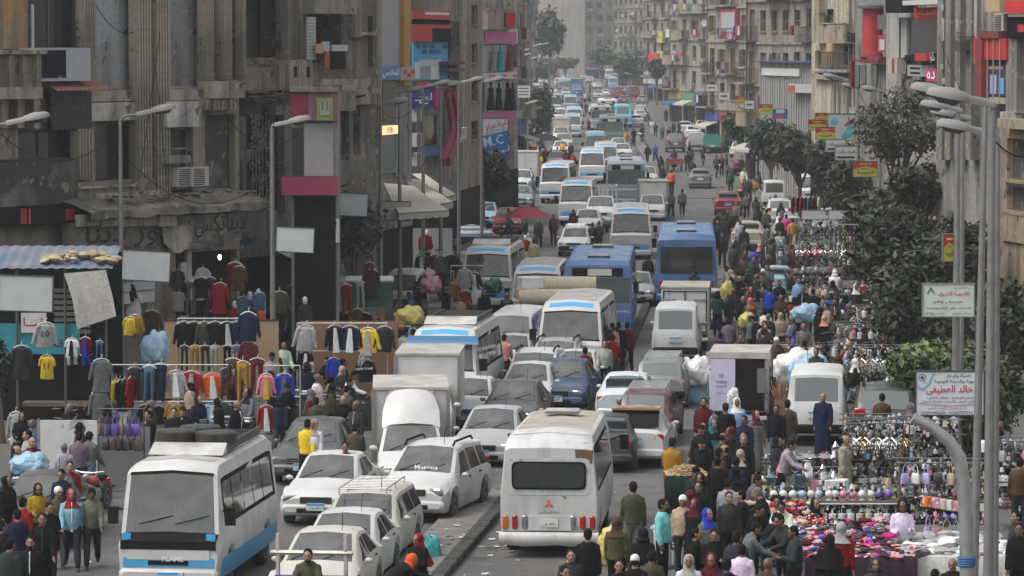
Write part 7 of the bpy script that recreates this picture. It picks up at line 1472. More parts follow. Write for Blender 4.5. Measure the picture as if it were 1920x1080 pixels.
	for _ in range(900): # the far queue, bumper to bottom up to the smoke
		if n>=46:break
		Y=rs.uniform(300,1000);lane=rs.choice((-11.5,-8.6,-5.6,-2.9,-11.5,-8.6,2.0,4.8,12.5));x=med(Y)+lane+rs.uniform(-.3,.3);p=Vector((x,Y,0))
		if lane>0 and Y<420 or any(abs(q.x-x)<2.5 and abs(q.y-Y)<7.5 for q in taken):continue
		px,py=project(p);kd=rs.choice(('sedan','sedan','plain_minibus','panel_van','hatchback','passenger_van','plain_minibus','pickup','estate'));cn,c=rs.choice((('white',WHT),('white',WHT),('grey',GRY),('silver',SIL),('silver',SIL),('cream',CRM),('dark grey',DGR),('pale blue',LBL),('dark red',RDD)))
		v=V(kd,px,py,c,'%s %s in the far queue %s'%(cn,VCAT[kd][0].replace('_',' '),('before the market tent','beyond the market tent','close to the smoke')[0 if Y<480 else 1 if Y<720 else 2]),lane>0,scale=.97);taken.append(v.location.copy());n+=1
	R_['blue_truck']=V('plain_box_truck',1082,180,BUS,'far white box truck with blue cab in the middle of the road',scale=1.15)
	# away from the camera
	R_['old_bus']=V('old_bus',1029,1046,(.48,.48,.475),'old white minibus seen from behind with dented bumper and red emblem',True,turn=-1.5,scale=.98)
	V('sedan',1130,888,BLK,'black car hidden behind the old white minibus',True,scale=.95)
	R_['boot']=V('sedan',1188,880,WHT,'white saloon with cardboard on its boot behind the old white minibus',True)
	V('estate',1208,838,MAR,'maroon estate car beyond the white saloon with cardboard',True,scale=.97)
	V('sedan',1168,800,(.5,.55,.56),'pale taxi left of the maroon estate',True,scale=.97)
	V('estate',1236,768,GRY,'grey estate car with roof bars ahead of the maroon one',True,scale=.96)
	V('panel_van',1266,684,WHT,'white van seen from behind below the white box truck',True,scale=1.05)
	R_['white_box']=V('plain_box_truck',1284,662,WHT,'white box truck seen from behind with black framed door',True,scale=.86)
	V('sedan',1322,618,SIL,'silver car with red light right of the white box truck',True);V('sedan',1310,570,WHT,'white taxi with roof bars before the blue bus rear',True,scale=.95)
	R_['bus_rear']=V('city_bus',1287,582,BUS,'blue city bus seen from behind',True,turn=-1.2)
	V('sedan',1365,405,(.22,.012,.02),'dark red saloon driving away on the clear road',True);V('sedan',1313,354,(.11,.115,.12),'grey saloon with brake lights lit driving away',True,scale=.97)
	V('sedan',1400,470,(.36,.34,.28),'beige taxi with yellow roof sign among the crowd',True,turn=4)
	R_['kiosk']=V('plain_box_truck',1384,815,(.5,.49,.46),'white box truck with lilac door open at the back among the shoppers',True,scale=.84)
	R_['mini_van']=V('panel_van',1530,838,WHT,'white minivan seen from behind beside the man in a long navy coat',True,scale=1.08)
	V('off_roader',1660,852,BLK,'black off-roader with grey roof behind the metal ware',True);V('sedan',1700,805,WHT,'white car roof behind the black off-roader',True,scale=.97)
	V('off_roader',1650,590,BLK,'black car among the lamp stalls below the dark tree',True,scale=.95);V('sedan',1665,640,SIL,'silver car sunk among the lamp stalls',True,scale=.95);V('sedan',1456,560,LBL,'pale car showing its window between shoppers',True,scale=.9)
	V('panel_van',1452,395,WHT,'white minivan with open dark tailgate',True,scale=1.0);V('off_roader',1462,425,WHT,'white off-roader with spare wheel cover',True,scale=.9);V('passenger_van',1520,388,WHT,'white high roofed van with roof rack facing us',False,turn=2);V('sedan',1555,362,WHT,'white car with raised bonnet by the dark trees',False,scale=.97);V('estate',1478,458,WHT,'white estate car behind the hanging clothes',True,scale=.97);V('sedan',1555,440,WHT,'white car behind the red clothes rail',True,scale=.97);V('sedan',1545,412,DGR,'dark roofed car before the high roofed van',True,scale=.97)
	V('panel_van',1392,330,(.12,.02,.03),'dark red van facing us in the right crowd',False,turn=5,scale=1.05);V('panel_van',1436,326,(.35,.02,.02),'bright red van facing us',False,turn=5);V('pickup',1480,318,(.3,.05,.05),'red and white pickup facing us beyond the bright red van',False,turn=4);V('hatchback',1410,300,SIL,'silver people carrier parked at the right',False,turn=5);V('sedan',1385,296,WHT,'white car parked left of the silver people carrier',False,turn=5);V('sedan',1460,300,WHT,'white car parked in front of the dark trees',False,turn=5)
	V('off_roader',1267,286,DGR,'dark off-roader driving away up the clear road',True);V('pickup',1308,284,WHT,'white pickup with loaded bed on the right',True);V('pickup',1336,288,(.04,.25,.2),'green tarpaulin covered pickup on the right',True);V('sedan',1285,252,WHT,'white car before the market tent',True);V('sedan',1318,250,(.45,.42,.12),'yellowish car right of the market tent',True);V('sedan',1345,262,SIL,'silver car under the blue road sign',True);V('sedan',1300,262,WHT,'white car left of the yellowish one',True)
	V('plain_minibus',1168,240,TUR,'turquoise minibus seen from behind',True,scale=1.05);V('pickup',1203,222,WHT,'white truck carrying a bright red load',True);V('sedan',1194,238,WHT,'white car right of the turquoise minibus',True);V('sedan',1170,196,DGR,'dark car ahead of the turquoise minibus',True);V('sedan',1190,182,WHT,'far white car by the right lamps',True);V('sedan',1165,178,LBL,'far pale blue car by the right kerb',True);V('sedan',1205,196,GRY,'far grey car before the dark stalls',True)
	V('sedan',55,1035,DGR,'dark car at the lower left edge with a blue bundle on its roof',turn=-4)
	V('trike',1265,322,(.25,.02,.03),'red cargo tricycle driving away',True,scale=1.05);R_['trike']=V('trike',556,1236,(.02,.02,.12),'cargo tricycle with blue rail and white pipe frame at the bottom',False)
	for px,yg,lb,aw,c in((1318,312,'motorbike behind the grey braking saloon',True,BLK),(1343,334,'motorbike right of the grey braking saloon',True,BLK),(1202,268,'motorbike on the open road beside the woman in black',False,BLK),(1177,246,'motorbike with red clad rider behind the turquoise minibus',False,RDD),(150,968,'red scooter at the left before the white display board',False,(.35,.01,.02)),(1590,600,'black motorbike parked by the lamp stalls',True,BLK),(1560,590,'motorbike with white hooded rider',True,BLK),(1300,320,'motorbike left of the one behind the grey saloon',True,BLK)):V('motorbike',px,yg,c,lb,aw,group='motorbikes',turn=random.uniform(-12,12))
	# ---- fittings that belong to one vehicle only
	def own(root,name,mb,m,loc=(0,0,0),rz=0,col=(.5,.5,.5),smooth=30):o=obj(name,mb.mesh(name,[mat(m)if isinstance(m,str)else m],smooth),root,loc,rz,col);return o
	def words(root,s,h,loc,col,w,back=False,ar=False):return obj('lettering',text_mesh(arabic(s)if ar else s,h,fixed('ink_%02x%02x%02x'%tuple(int(c*255)for c in col),col,.6),width=w),root,loc,-math.pi/2 if back else math.pi/2)
	fm=R_['front_minibus'];words(fm,'FLAME',.09,(3.19,.1,.8),(.75,.75,.75),.42)
	words(R_['isuzu'],'ISUZU',.13,(3.185,.1,.98),(.7,.72,.75),.62);own(R_['isuzu'],'badge_band',MB().box(0,.02,-.7,.7,-.09,.09),BLUE_BAND(),(3.155,0,.98),smooth=0)
	words(R_['matrix'],'Merona',.1,(1.02,.1,1.17),(.8,.75,.75),.55);words(fm,'S',.01,(3.3,0,.4),(.5,.5,.5),.01)if False else None
	v=R_['rack_minibus'];vm=MB();vm.loft([[(3.05,-1.02,2.28),(3.05,1.02,2.28)],[(3.12,-1.05,2.2),(3.12,1.05,2.2)],[(2.8,-1.0,2.42),(2.8,1.0,2.42)]],False,closed=False);own(v,'sun_visor',vm,fixed('visor_blue',(.03,.12,.24),.35))
	t_,m_=wheel_meshes(.42,.24)
	for k,(x,y)in enumerate(((1.05,.42),(1.0,-.4),(.35,-.05))):
		o=bpy.data.objects.new('spare_tyre',t_);link(o);o.rotation_euler=(math.pi/2,0,0);o.location=fm.matrix_basis@Vector((x-.55,y,2.9+.02*k));thing(o,'loose tyre lying on the rack of the big lower left minibus, %s'%('left one','right one','rear one')[k],'tyre','tyres on the minibus roof')
	k_=R_['kiosk'];own(k_,'open_doorway',MB().box(-.03,.0,-.86,.1,-.9,.8),M_BLACK(),(-3.32,0,1.7),smooth=0);d=own(k_,'lilac_door',MB().box(-.05,0,-.4,.4,-.9,.8),'board',(-3.36,.5,1.7),col=(.46,.44,.6),smooth=0);own(k_,'roof_rim',MB().box(-.1,.05,-1.05,1.05,-.08,.12),'dusty',(-3.3,0,2.6),col=(.5,.48,.42),smooth=0);own(k_,'ladder',MB().box(-.04,0,-.28,.0,-.9,-.1),'board',(-3.37,-.62,2.3),col=(.12,.12,.13),smooth=0)
	for s_,h,z in(('SS',.12,.25),('AGIRA',.1,.05),('للتجارة',.1,-.1),('تجهيزات وحلويات',.06,-.32)):o=words(d,s_,h,(-.06,.05,z),(.08,.07,.12),.35 if len(s_)>2 else.16,True,ar=s_[0]>'z')
	wb=R_['white_box'];fr=MB().box(-.03,0,-.88,-.84,-.84,.84).box(-.03,0,.84,.88,-.84,.84).box(-.03,0,-.84,.84,.8,.84).box(-.03,0,-.84,.84,-.84,-.8).box(-.035,0,-.02,.02,-.8,.8);own(wb,'door_frame',fr,M_BLACK(),(-3.3,0,1.68),smooth=0)
	es=R_['boot'];p=es.matrix_basis@Vector((-1.15,0,1.44));o=obj('cardboard_sheet',MB().box(-.35,.35,-.62,.62,0,.05).mesh('cardboard_sheet',[mat('wood')],0),None,p,es.rotation_euler.z,(.36,.24,.15));thing(o,'brown cardboard sheet lying on the white saloon','cardboard');own(es,'open_boot',MB().add([(-1.2,-.6,1.43),(-1.2,.6,1.43),(-2.0,.62,1.03),(-2.0,-.62,1.03)],[(0,1,2,3)]),M_BLACK(),(-.03,0,.03))
	p=R_['pickup'];rs=random.Random(12)
	for k in range(3):o=obj('carpet_roll',MB().tube([(0,-1.3,0),(0,-.6,.03),(0,1.35,.02)],.3+.03*k,14).mesh('carpet_roll',[mat('cloth')],50),None,p.matrix_basis@Vector((-.5-.62*k,.1,1.85+(.5 if k==1 else.1))),p.rotation_euler.z,(.4,.36,.28));thing(o,['front','top','rear'][k]+' rolled beige carpet lying across the loaded pickup','carpet roll','rolls on the pickup')
	for k,(x,y,z,c)in enumerate(((-.8,-1.0,2.1,(.38,.25,.15)),(-1.6,-.8,1.9,(.36,.22,.12)),(-.9,-.9,2.5,(.6,.6,.6)))):o=obj('carton',rbox(.6,.8,.4,.02).mesh('carton',[mat('board')],0),None,p.matrix_basis@Vector((x,y,z)),p.rotation_euler.z+.2*k,c);thing(o,['brown carton beside the carpet rolls','lower brown carton on the loaded pickup','white carton on top of the pickup load'][k],'carton')
	b=R_['bus_front']
	for k in range(5):good('bundle',b.matrix_basis@Vector((3.2-.3*k,1.8,1.9)),('white','grey','white','light blue','white')[k],'',1.6,label=['foremost','second','middle','fourth','hindmost'][k]+' pale bundle heaped beside the facing blue city bus roof')if False else None
	e=R_['trike'];pf=MB().tube([(-.1,-.62,.95),(-.1,-.62,2.0)],.04,6).tube([(-.1,.62,.95),(-.1,.62,2.0)],.04,6).tube([(-.1,-.75,1.65),(-.1,.75,1.65)],.05,6);own(e,'pipe_frame',pf,'metal',col=(.5,.48,.43));rl=MB().tube([(-.02,-.7,1.0),(-.02,-.66,1.22),(-.02,.66,1.22),(-.02,.7,1.0)],.035,6);own(e,'blue_rail',rl,'paint',col=(.03,.03,.2))
	return R_
# ================================================================ the left market
def build_left_market():
	# tin roofed stall at the left edge
	d=103;a,b=at(-60,HORIZON,d),at(212,HORIZON,d);w=b.x-a.x;zt=at(0,480,d).z;root=empty('covered_stall',((a.x+b.x)/2,d,0),0,'jersey stall under a blue tin roof with a hanging grey tarpaulin at the left edge','stall','market stalls')
	mb=MB();n=26;rows=[[(-w/2+w*i/n,y,z+.03*(i%2))for i in range(n+1)]for y,z in((-.6,zt-.32),(1.6,zt+.18))];mb.loft(rows,False,closed=False);obj('roof_sheet',mb.mesh('roof_sheet',[mat('dusty')],0),root,col=(.04,.1,.2))
	for x in(-w/2+.2,-w/6,w/6,w/2-.2):obj('post',MB().tube([(0,0,0),(0,0,zt-.3)],.04,6).mesh('post',[mat('metal')]),root,(x,-.4,0),col=(.1,.1,.1))
	k=d/F_PX;X=lambda px:(px-960)*k-root.location.x;Z=lambda py:at(960,py,d).z
	tp=MB();rows=[]
	for t in range(9):q=t/8;rows.append([(lerp(X(130),X(208),q)-.1,-.62-.02*math.sin(t*2),Z(510)+.1*q),(lerp(X(140),X(216),q),-.85-.05*math.sin(t*2.3),Z(555)),(lerp(X(150),X(223),q),-.95-.05*math.sin(t*1.7),lerp(Z(612),Z(588),q))])
	tp.loft(rows,False,closed=False);obj('tarpaulin',tp.mesh('tarpaulin',[mat('cloth')],60),root,col=(.33,.32,.29))
	heap('cloth_lump','tan rags',Vector((X(150),.2,0)),2.0,1.2,46,4,[(.32,.24,.14),(.36,.29,.18),(.28,.21,.13)],zt-.12,.22,parent=root,rise=.3)
	for i in range(8):obj('plank',MB().box(0,1.0,-.02,.02,-.05,.05).mesh('plank',[mat('wood')],0),root,(X(98),.1,Z(545+11*i)),col=(.26,.26,.25))
	o=obj('cloth_sign',MB().box(0,2.2,-.02,0,-.55,.3).mesh('cloth_sign',[mat('cloth')],0),root,(X(0),-.3,Z(625)),col=(.05,.26,.3));letter(o,'الحمد',.22,(1.4,-.03,-.25),(.02,.02,.02));o2=obj('red_sign',MB().box(0,.7,-.02,0,-.25,.3).mesh('red_sign',[mat('board')],0),root,(X(40),-.36,Z(605)),col=(.5,.5,.5));letter(o2,'قـــا',.3,(.35,-.03,.03),(.45,.02,.02))
	obj('counter',MB().box(X(40),X(230),-.3,.4,.75,.85).mesh('counter',[mat('wood')],0),root,col=(.12,.11,.1));obj('back_cloth',MB().box(-w/2,w/2,1.9,1.95,0,zt).mesh('back_cloth',[mat('cloth')],0),root,col=(.012,.012,.013))
	G=garment
	G('jacket',86,607,101,'light grey','white football jersey with the number 10 hanging on a rail',number='10',h=1.0);G('tee',88,668,101,'yellow','yellow football jersey with the number 11 spread below the white one',number='11',h=.9)
	G('tee',135,636,101,'white','white jersey with black braces pattern on a dummy',inner='black',h=.75);G('shorts',135,664,101,'light grey','white shorts below the black braces jersey',h=.75);G('tee',160,634,101.3,'maroon','dark red and blue football jersey hanging right of the white one',inner='royal blue',h=.75);G('shorts',161,664,101.3,'royal blue','blue shorts below the red and blue jersey',h=.75);G('trousers',187,640,101.5,'denim blue','narrow blue jeans in the dark jersey stall',h=.6)
	for i,(px,py,c,lb)in enumerate(((40,650,'dark grey','dark hooded coat at the left of the jersey stall'),(190,675,'grey','grey black top at the right of the jersey stall'),(30,775,'light grey','pale sleeveless top at the lower left'),(185,735,'grey','grey hoodie below the jersey stall'))):G('coat'if i<2 else 'jacket',px,py,100.5,c,lb)
	G('trousers',30,822,98,'light grey','white printed trousers at the lower left',h=1.0)
	# white display board and peg rack
	d=90;c=at(129,843,d);r=empty('display_board',(c.x,d,0),.0,'large white scribbled display board behind the red scooter','board');obj('panel',MB().box(-.7,.7,0,.05,0.36,at(0,788,d).z).mesh('panel',[mat('board')],0),r,col=(.56,.56,.55));obj('frame',MB().box(-.76,-.705,-.01,.06,0,at(0,785,d).z).box(.705,.76,-.01,.06,0,at(0,785,d).z).mesh('frame',[mat('metal')],0),r,col=(.3,.3,.3))
	sc=MB();rs=random.Random(6)
	for i in range(16):x,z=rs.uniform(-.4,.35),rs.uniform(1.5,2.1);sc.tube([(x,-.008,z),(x+rs.uniform(-.12,.2),-.008,z+rs.uniform(-.1,.1)),(x+rs.uniform(-.1,.2),-.008,z-rs.uniform(0,.12))],.006,4)
	obj('scribble',sc.mesh('scribble',[fixed('pencil_grey',(.3,.3,.3),.8)],0),r)
	d=89;r=empty('peg_rack',(at(225,HORIZON,d).x,d,0),0,'steel peg rack with hanging bags between display board and minibus','rack');pg=MB().box(-.62,.62,.3,.33,.2,at(0,803,d).z);obj('panel',pg.mesh('panel',[mat('board')],0),r,col=(.16,.16,.16));fr=MB()
	for x in(-.55,.55):fr.tube([(x,-.4,0),(x,-.4,2.1),(x,.3,2.1)],.02,5)
	fr.tube([(-.55,-.4,2.1),(.55,-.4,2.1)],.02,5);obj('frame',fr.mesh('frame',[mat('metal')],40),r,col=(.08,.08,.08))
	for i in range(12):good('hanging_purse',Vector((r.location.x-.45+.08*i,d-.4-.1*(i%3),1.75-.35*(i%2))),('brown','black','navy','brown','purple','black')[i%6],'on the steel peg rack',1.15)
	good('sack',at(58,872,83.5),'light blue','',(.8,.8,.7),0,'light blue wrapped bundle on the dark car roof at the lower left');good('sack',at(293,655,104),'light blue','',(.75,.75,1.2),0,'pale blue knotted sack above the hanging jeans');good('sack',at(808,536,138),'pink','',(.75,.75,.9),0,'pink plastic sack carried beside the white van');good('sack',at(769,594,122),'yellow','',(.9,.8,.85),.2,'yellow green plastic sack behind the white blue minibus');good('sack',at(925,538,140),'green','',(.65,.6,.8),.2,'dark green sack carried before the lettered minibus')
	# clothes rails
	d=101;zr=at(0,684,d).z
	def rail(x0,x1,d,z,lb,tiers=(0,)):
		a,b=at(x0,HORIZON,d).x,at(x1,HORIZON,d).x;r=empty('clothes_rail',((a+b)/2,d,0),0,lb,'clothes rail','clothes rails');w=(b-a)/2
		for t in tiers:obj('rail',MB().tube([(-w,0,z-t),(w,0,z-t)],.02,6).mesh('rail',[mat('metal')]),r,col=(.45,.45,.45))
		for x in(-w,w):obj('post',MB().tube([(x,.05,0),(x,.05,z)],.025,6).mesh('post',[mat('metal')]),r,col=(.35,.35,.35))
		return r
	rail(205,470,d,zr,'steel clothes rail holding jeans and the orange jacket',(0,1.0));rail(475,560,d,zr-.02,'shorter clothes rail holding the pink and blue jackets',(0,.85));rail(555,725,107,at(0,606,107).z,'clothes rail holding the yellow jacket',(0,.8));rail(330,480,108,at(0,597,108).z,'clothes rail holding black jackets before the tan panel',(0,))
	for px,py,kd,c,inn,h,lb in((252,690,'trousers','dark grey',None,.95,'faded grey jeans, leftmost on the front rail'),(281,688,'trousers','denim blue',None,.98,'washed blue jeans on the front rail'),(302,684,'trousers','navy',None,.98,'dark jeans under the pale blue sack'),(330,697,'jacket','light grey','white',.95,'pale grey varsity jacket over a white shirt'),(360,698,'jacket','red','light grey',.95,'red jacket over a pale grey shirt'),(397,702,'jacket','orange','white',.95,'bright orange jacket over a white shirt'),(424,692,'trousers','dark grey',None,.85,'grey patterned trousers right of the orange jacket'),(437,674,'trousers','brown',None,.95,'rust brown trousers left of the mustard ones'),(455,680,'trousers','mustard',None,1.05,'mustard yellow trousers on the dummy legs'),(483,674,'trousers','maroon',None,.95,'dark brown trousers with white print'),(499,703,'jacket','pink','yellow',.9,'pink jacket over a yellow and maroon shirt'),(533,703,'jacket','royal blue','grey',.95,'royal blue jacket over a grey shirt'),
		(326,755,'jacket','mustard','light grey',.7,'yellow black jacket in the lower row'),(361,756,'jacket','denim blue','dark grey',.8,'blue denim jacket in the lower row'),(397,758,'jacket','light blue','white',.8,'pale denim jacket in the lower row'),(424,757,'coat','dark grey',None,.75,'dark grey coat in the lower row'),(452,768,'trousers','brown',None,.8,'brown trousers in the lower row'),(499,762,'jacket','red','white',.95,'dark red jacket over a white shirt in the lower row'),(534,760,'jacket','black','white',.95,'black jacket over a white shirt in the lower row'),(272,760,'jacket','black',None,.7,'black top below the washed jeans'),(296,762,'jacket','black',None,.7,'black top below the dark jeans'),
		(218,712,'jacket','yellow',None,.85,'yellow shirt at the rail end'),(225,714,'coat','black',None,.85,'black shirt at the rail end'),(234,712,'coat','green',None,.85,'green shirt at the rail end'),(246,708,'coat','red',None,.9,'red shirt at the rail end'),(212,770,'tee','light blue',None,.55,'small pale blue top below the shirts'),(232,772,'tee','white',None,.55,'small white top below the shirts'),(252,768,'trousers','denim blue',None,.5,'small jeans below the shirts')):garment(kd,px,py,d+random.uniform(-.1,.1),c,lb,inn,h,yaw=(1.2 if px<250 and py<750 else None))
	d=108
	for px,c,lc,lb in((345,'black','dark grey','leftmost dark jacket'),(364,'black','mustard','black jacket above mustard trousers'),(383,'olive','dark grey','olive black jacket in the middle'),(402,'black','light grey','black jacket above pale grey trousers'),(425,'black','black','black jacket above black trousers'),(443,'navy','denim blue','navy jacket at the right')):garment('jacket',px,605,d,c,lb+' before the tan panel','white'if px==425 else None,1.0);garment('trousers',px+1,649,d-.2,lc,lc+' trousers under the '+lb,None,.72)
	for px,py,c,inn,h,lb,kd in((466,588,'navy',None,1.2,'large navy jacket on a wide white hanger','jacket'),(467,642,'maroon',None,.95,'maroon jumper below the navy jacket','jacket'),(482,634,'trousers',None,.9,'',''),(255,592,'mustard',None,.8,'mustard yellow hooded top beside the lamp post','jacket'),(243,596,'yellow',None,.7,'second yellow top behind the mustard one','jacket'),(574,612,'light grey',None,1.05,'grey speckled hooded jacket on a wide hanger','jacket'),(573,660,'black','white',.85,'black jacket over a white shirt below the speckled one','jacket'),(627,612,'black','white',1.05,'black jacket over a white shirt left of the navy one','jacket'),(657,613,'navy','white',1.0,'navy jacket over a white shirt left of the yellow one','jacket'),(690,617,'yellow','light grey',1.05,'bright yellow jacket over a pale shirt','jacket'),(722,614,'dark grey',None,1.0,'dark flowered jacket right of the yellow one','jacket'),(626,672,'royal blue',None,.8,'royal blue hooded top','jacket'),(684,676,'black',None,.95,'black printed sweatshirt below the yellow jacket','jacket'),(683,662,'light grey',None,.6,'pale collar top behind the printed sweatshirt','jacket')):
		if kd:o=garment(kd,px,py,107,c,lb,inn,h)
		if 'printed sweat'in lb:letter(o,'NEW YORK',.07,(0,-.1,-.25),(.6,.6,.6),ar=False)
	a,b=at(305,HORIZON,109.5),at(520,HORIZON,109.5);r=empty('backboard',((a.x+b.x)/2,109.5,0),0,'tan wooden panel behind the row of black jackets','panel');obj('panel',MB().box(-(b.x-a.x)/2,(b.x-a.x)/2,0,.05,.3,at(0,602,109.5).z).mesh('panel',[mat('board')],0),r,col=(.32,.22,.12));obj('edge',MB().box(-(b.x-a.x)/2,(b.x-a.x)/2,-.02,.07,at(0,602,109.5).z+.002,at(0,599,109.5).z).mesh('edge',[mat('metal')],0),r,col=(.05,.05,.05))
	a,b=at(560,HORIZON,109),at(745,HORIZON,109);r=empty('backboard',((a.x+b.x)/2,109,0),0,'brown wooden panel behind the yellow jacket','panel');obj('panel',MB().box(-(b.x-a.x)/2,(b.x-a.x)/2,0,.05,.3,at(0,602,109).z).mesh('panel',[mat('board')],0),r,col=(.17,.085,.045))
	rs=random.Random(31)
	for i in range(46): # stock hanging in the dark shop mouths under the canopy
		px=rs.uniform(232,700);kd=rs.choice(('jacket','coat','trousers','tee','jacket'));cn=rs.choice(('black','dark grey','navy','maroon','grey','brown','black','denim blue','red','white','olive','light grey'));py=rs.choice((500,528,555,585))+rs.uniform(-8,8)
		if 290<px<330:continue
		ITEMS.append((garment(kd,px,py,116+rs.uniform(-.8,2.5)+(6 if px>545 else 0),cn,'%s %s hanging in the dark shop mouths under the old canopy'%(cn,{'jacket':'jacket','coat':'long coat','trousers':'trousers','tee':'shirt'}[kd]),'white'if kd=='jacket'and rs.random()<.3 else None,rs.uniform(.8,1.05)),True))
	DARKS=['black','dark grey','grey','navy','white','denim blue','black','light grey']
	for x0,x1,d,h,lb,cols in((20,120,93,.8,'table of folded jeans at the lower left before the display board',DARKS+['denim blue','light blue']),(330,470,97.5,.8,'table of folded dark tops below the lower clothes row',DARKS),(-40,60,84,.8,'table of folded clothes at the lower left corner among shoppers',DARKS+['light blue']),(540,640,104,.85,'table of folded dark clothes behind the roof of the black off-roader',DARKS),(645,712,104,.85,'table of folded dark clothes left of the box truck',DARKS),(560,725,118,.9,'table of folded jeans before the green kiosk',DARKS+['light blue','denim blue']),(745,860,128,.9,'table of folded bright shirts beside the yellow sack',['red','white','teal','light grey','maroon','orange','black','light blue']),(240,320,111,1.0,'grey counter with folded tops under the yellow hooded tops',DARKS),(700,790,150,.9,'table of orange and dark goods beside the grey panel',['orange','black','dark grey','orange','brown']),(855,905,208,.9,'table of bright goods under the cream awnings',['orange','red','yellow','white'])):
		r,c,w=table(x0,x1,d,h,lb,1.3,(.03,.03,.032));folded_rows(r,w,1.3,h+.01,int(x0),cols)
	d=126;c=at(692,HORIZON,d);r=empty('market_kiosk',(c.x,d,0),.05,'dark green painted kiosk box with open lid flaps','kiosk');hh=at(0,528,d).z;obj('body',rbox(1.55,1.2,hh-.2,.03).mesh('body',[mat('paint')],30),r,(0,0,hh/2+.1),col=(.008,.06,.045));obj('roof',MB().box(-.8,.8,-.62,.62,0,.06).mesh('roof',[mat('dusty')],0),r,(0,0,hh+.004),col=(.3,.3,.28))
	for x in(-.5,.5):obj('flap',MB().box(-.3,.3,-.3,.3,0,.03).mesh('flap',[mat('board')],0),r,(x,-.25,hh+.09),col=(.5,.5,.5),rot=(.25,0,0))
	for i in range(4):obj('plank',MB().box(-.5,.5,-.03,.03,-.05,.05).mesh('plank',[mat('wood')],0),r,(0,-.66,1.45+.115*i),col=(.4,.27,.15)if i<3 else(.1,.3,.26))
	for px,py,c,inn,h,lb,kd,d in((871,506,'light grey',None,1.0,'white jersey on the tall hanger before the lettered minibus','jacket',137),(872,546,'red',None,.8,'red trousers below the tall hanger jersey','coat',137),(853,530,'mustard',None,.8,'mustard top left of the red trousers','jacket',137.5),(889,512,'black','white',.9,'black and white top right of the tall hanger jersey','jacket',137.3),(895,545,'white',None,.8,'white top hanging before the minibus bumper','jacket',137),(826,480,'grey',None,.95,'grey hooded top on a hanger','jacket',150),(846,478,'black',None,.95,'black top right of the grey hooded one','jacket',150),(815,478,'maroon',None,.9,'maroon top left of the grey hooded one','jacket',150.5),(790,480,'black','white',.9,'black printed top at the left of the hangers','jacket',149),(828,512,'black',None,.9,'black trousers below the grey hooded top','trousers',150)):garment(kd,px,py,d,c,lb,inn,h)
	rail(845,905,137.6,at(0,498,137.6).z,'tall hanger rail before the lettered minibus');rail(785,850,151,at(0,472,151).z,'hanger rail with the grey hooded top')
	for px,py,d,t,l,lb in((716,452,155,'cream','light grey','dummy in a cream jumper by the lamp post'),(731,443,160,'mustard','dark grey','dummy in a mustard jumper right of the cream one'),(794,430,165,'red','black','left dummy in a red white tracksuit'),(800,430,166,'red','black','right dummy in a red white tracksuit'),(440,563,118,'red','black','dummy in a red hooded top by the iron screen shop'),(468,545,119,'black','black','tall white headed dummy by the iron screen shop'),(484,540,120,'light grey','black','white headed dummy at the shop doorway'),(483,563,118.5,'orange','black','dummy in an orange white top at the shop doorway'),(572,555,118,'dark grey','black','dummy head above the hanger of coloured tops'),(985,440,190,'red','black','dummy in red beneath the red parasol'),(990,436,192,'white','black','dummy in white beneath the red parasol')):mannequin(px,py,d,t,l,lb)
	# parasols and awnings
	parasol('large dusty red parasol over the left stalls',988,386,194,1.25,(.36,.07,.085));parasol('grey parasol far up on the left',1018,250,310,1.6,(.09,.09,.095));parasol('grey and white striped parasol behind the lettered minibus',884,420,185,1.3,(.42,.42,.45),(.08,.09,.15));parasol('pale yellow parasol beyond the striped one',888,388,212,.75,(.5,.46,.3))
	for pts,lb in(([(720,343,150),(775,348,152),(842,394,138),(748,400,138)],'lower cream awning over the left pavement'),([(752,332,158),(790,338,158),(850,378,147),(812,386,147)],'upper cream awning over the left pavement'),([(772,326,166),(794,324,167),(856,364,156),(840,370,156)],'narrow third cream awning behind the other two')):
		P4=[at(*p)for p in pts];r=empty('awning',(P4[0]+P4[2])/2,0,lb,'awning','cream awnings');o=r.location.copy();mb=MB();n=12
		mb.loft([[P4[0].lerp(P4[1],i/n)-o for i in range(n+1)],[P4[0].lerp(P4[3],.5).lerp(P4[1].lerp(P4[2],.5),i/n)-o-Vector((0,0,.05))for i in range(n+1)],[P4[3].lerp(P4[2],i/n)-o for i in range(n+1)],[P4[3].lerp(P4[2],i/n)-o-Vector((0,.02,.22+.05*(i%2)))for i in range(n+1)]],False,closed=False);obj('cloth',mb.mesh('cloth',[mat('cloth')],60),r,col=(.5,.47,.4));obj('front_bar',MB().tube([P4[3]-o,P4[2]-o],.03,5).mesh('front_bar',[mat('metal')]),r,col=(.3,.3,.3))
	d=168;c=at(808,HORIZON,d);r=empty('stall_backboard',(c.x,d,0),0,'grey sheet panel with dark marks behind the red dummies','panel');obj('panel',MB().box(-.95,.95,0,.05,.2,at(0,428,d).z).mesh('panel',[mat('board')],0),r,col=(.3,.3,.3))
	for i in range(6):obj('mark',MB().box(-.03,.09,-.01,0,-.03,.03).mesh('mark',[M_BLACK()],0),r,(-.3+.16*i,-.004,1.9-.2*i),rot=(0,-.5,0))
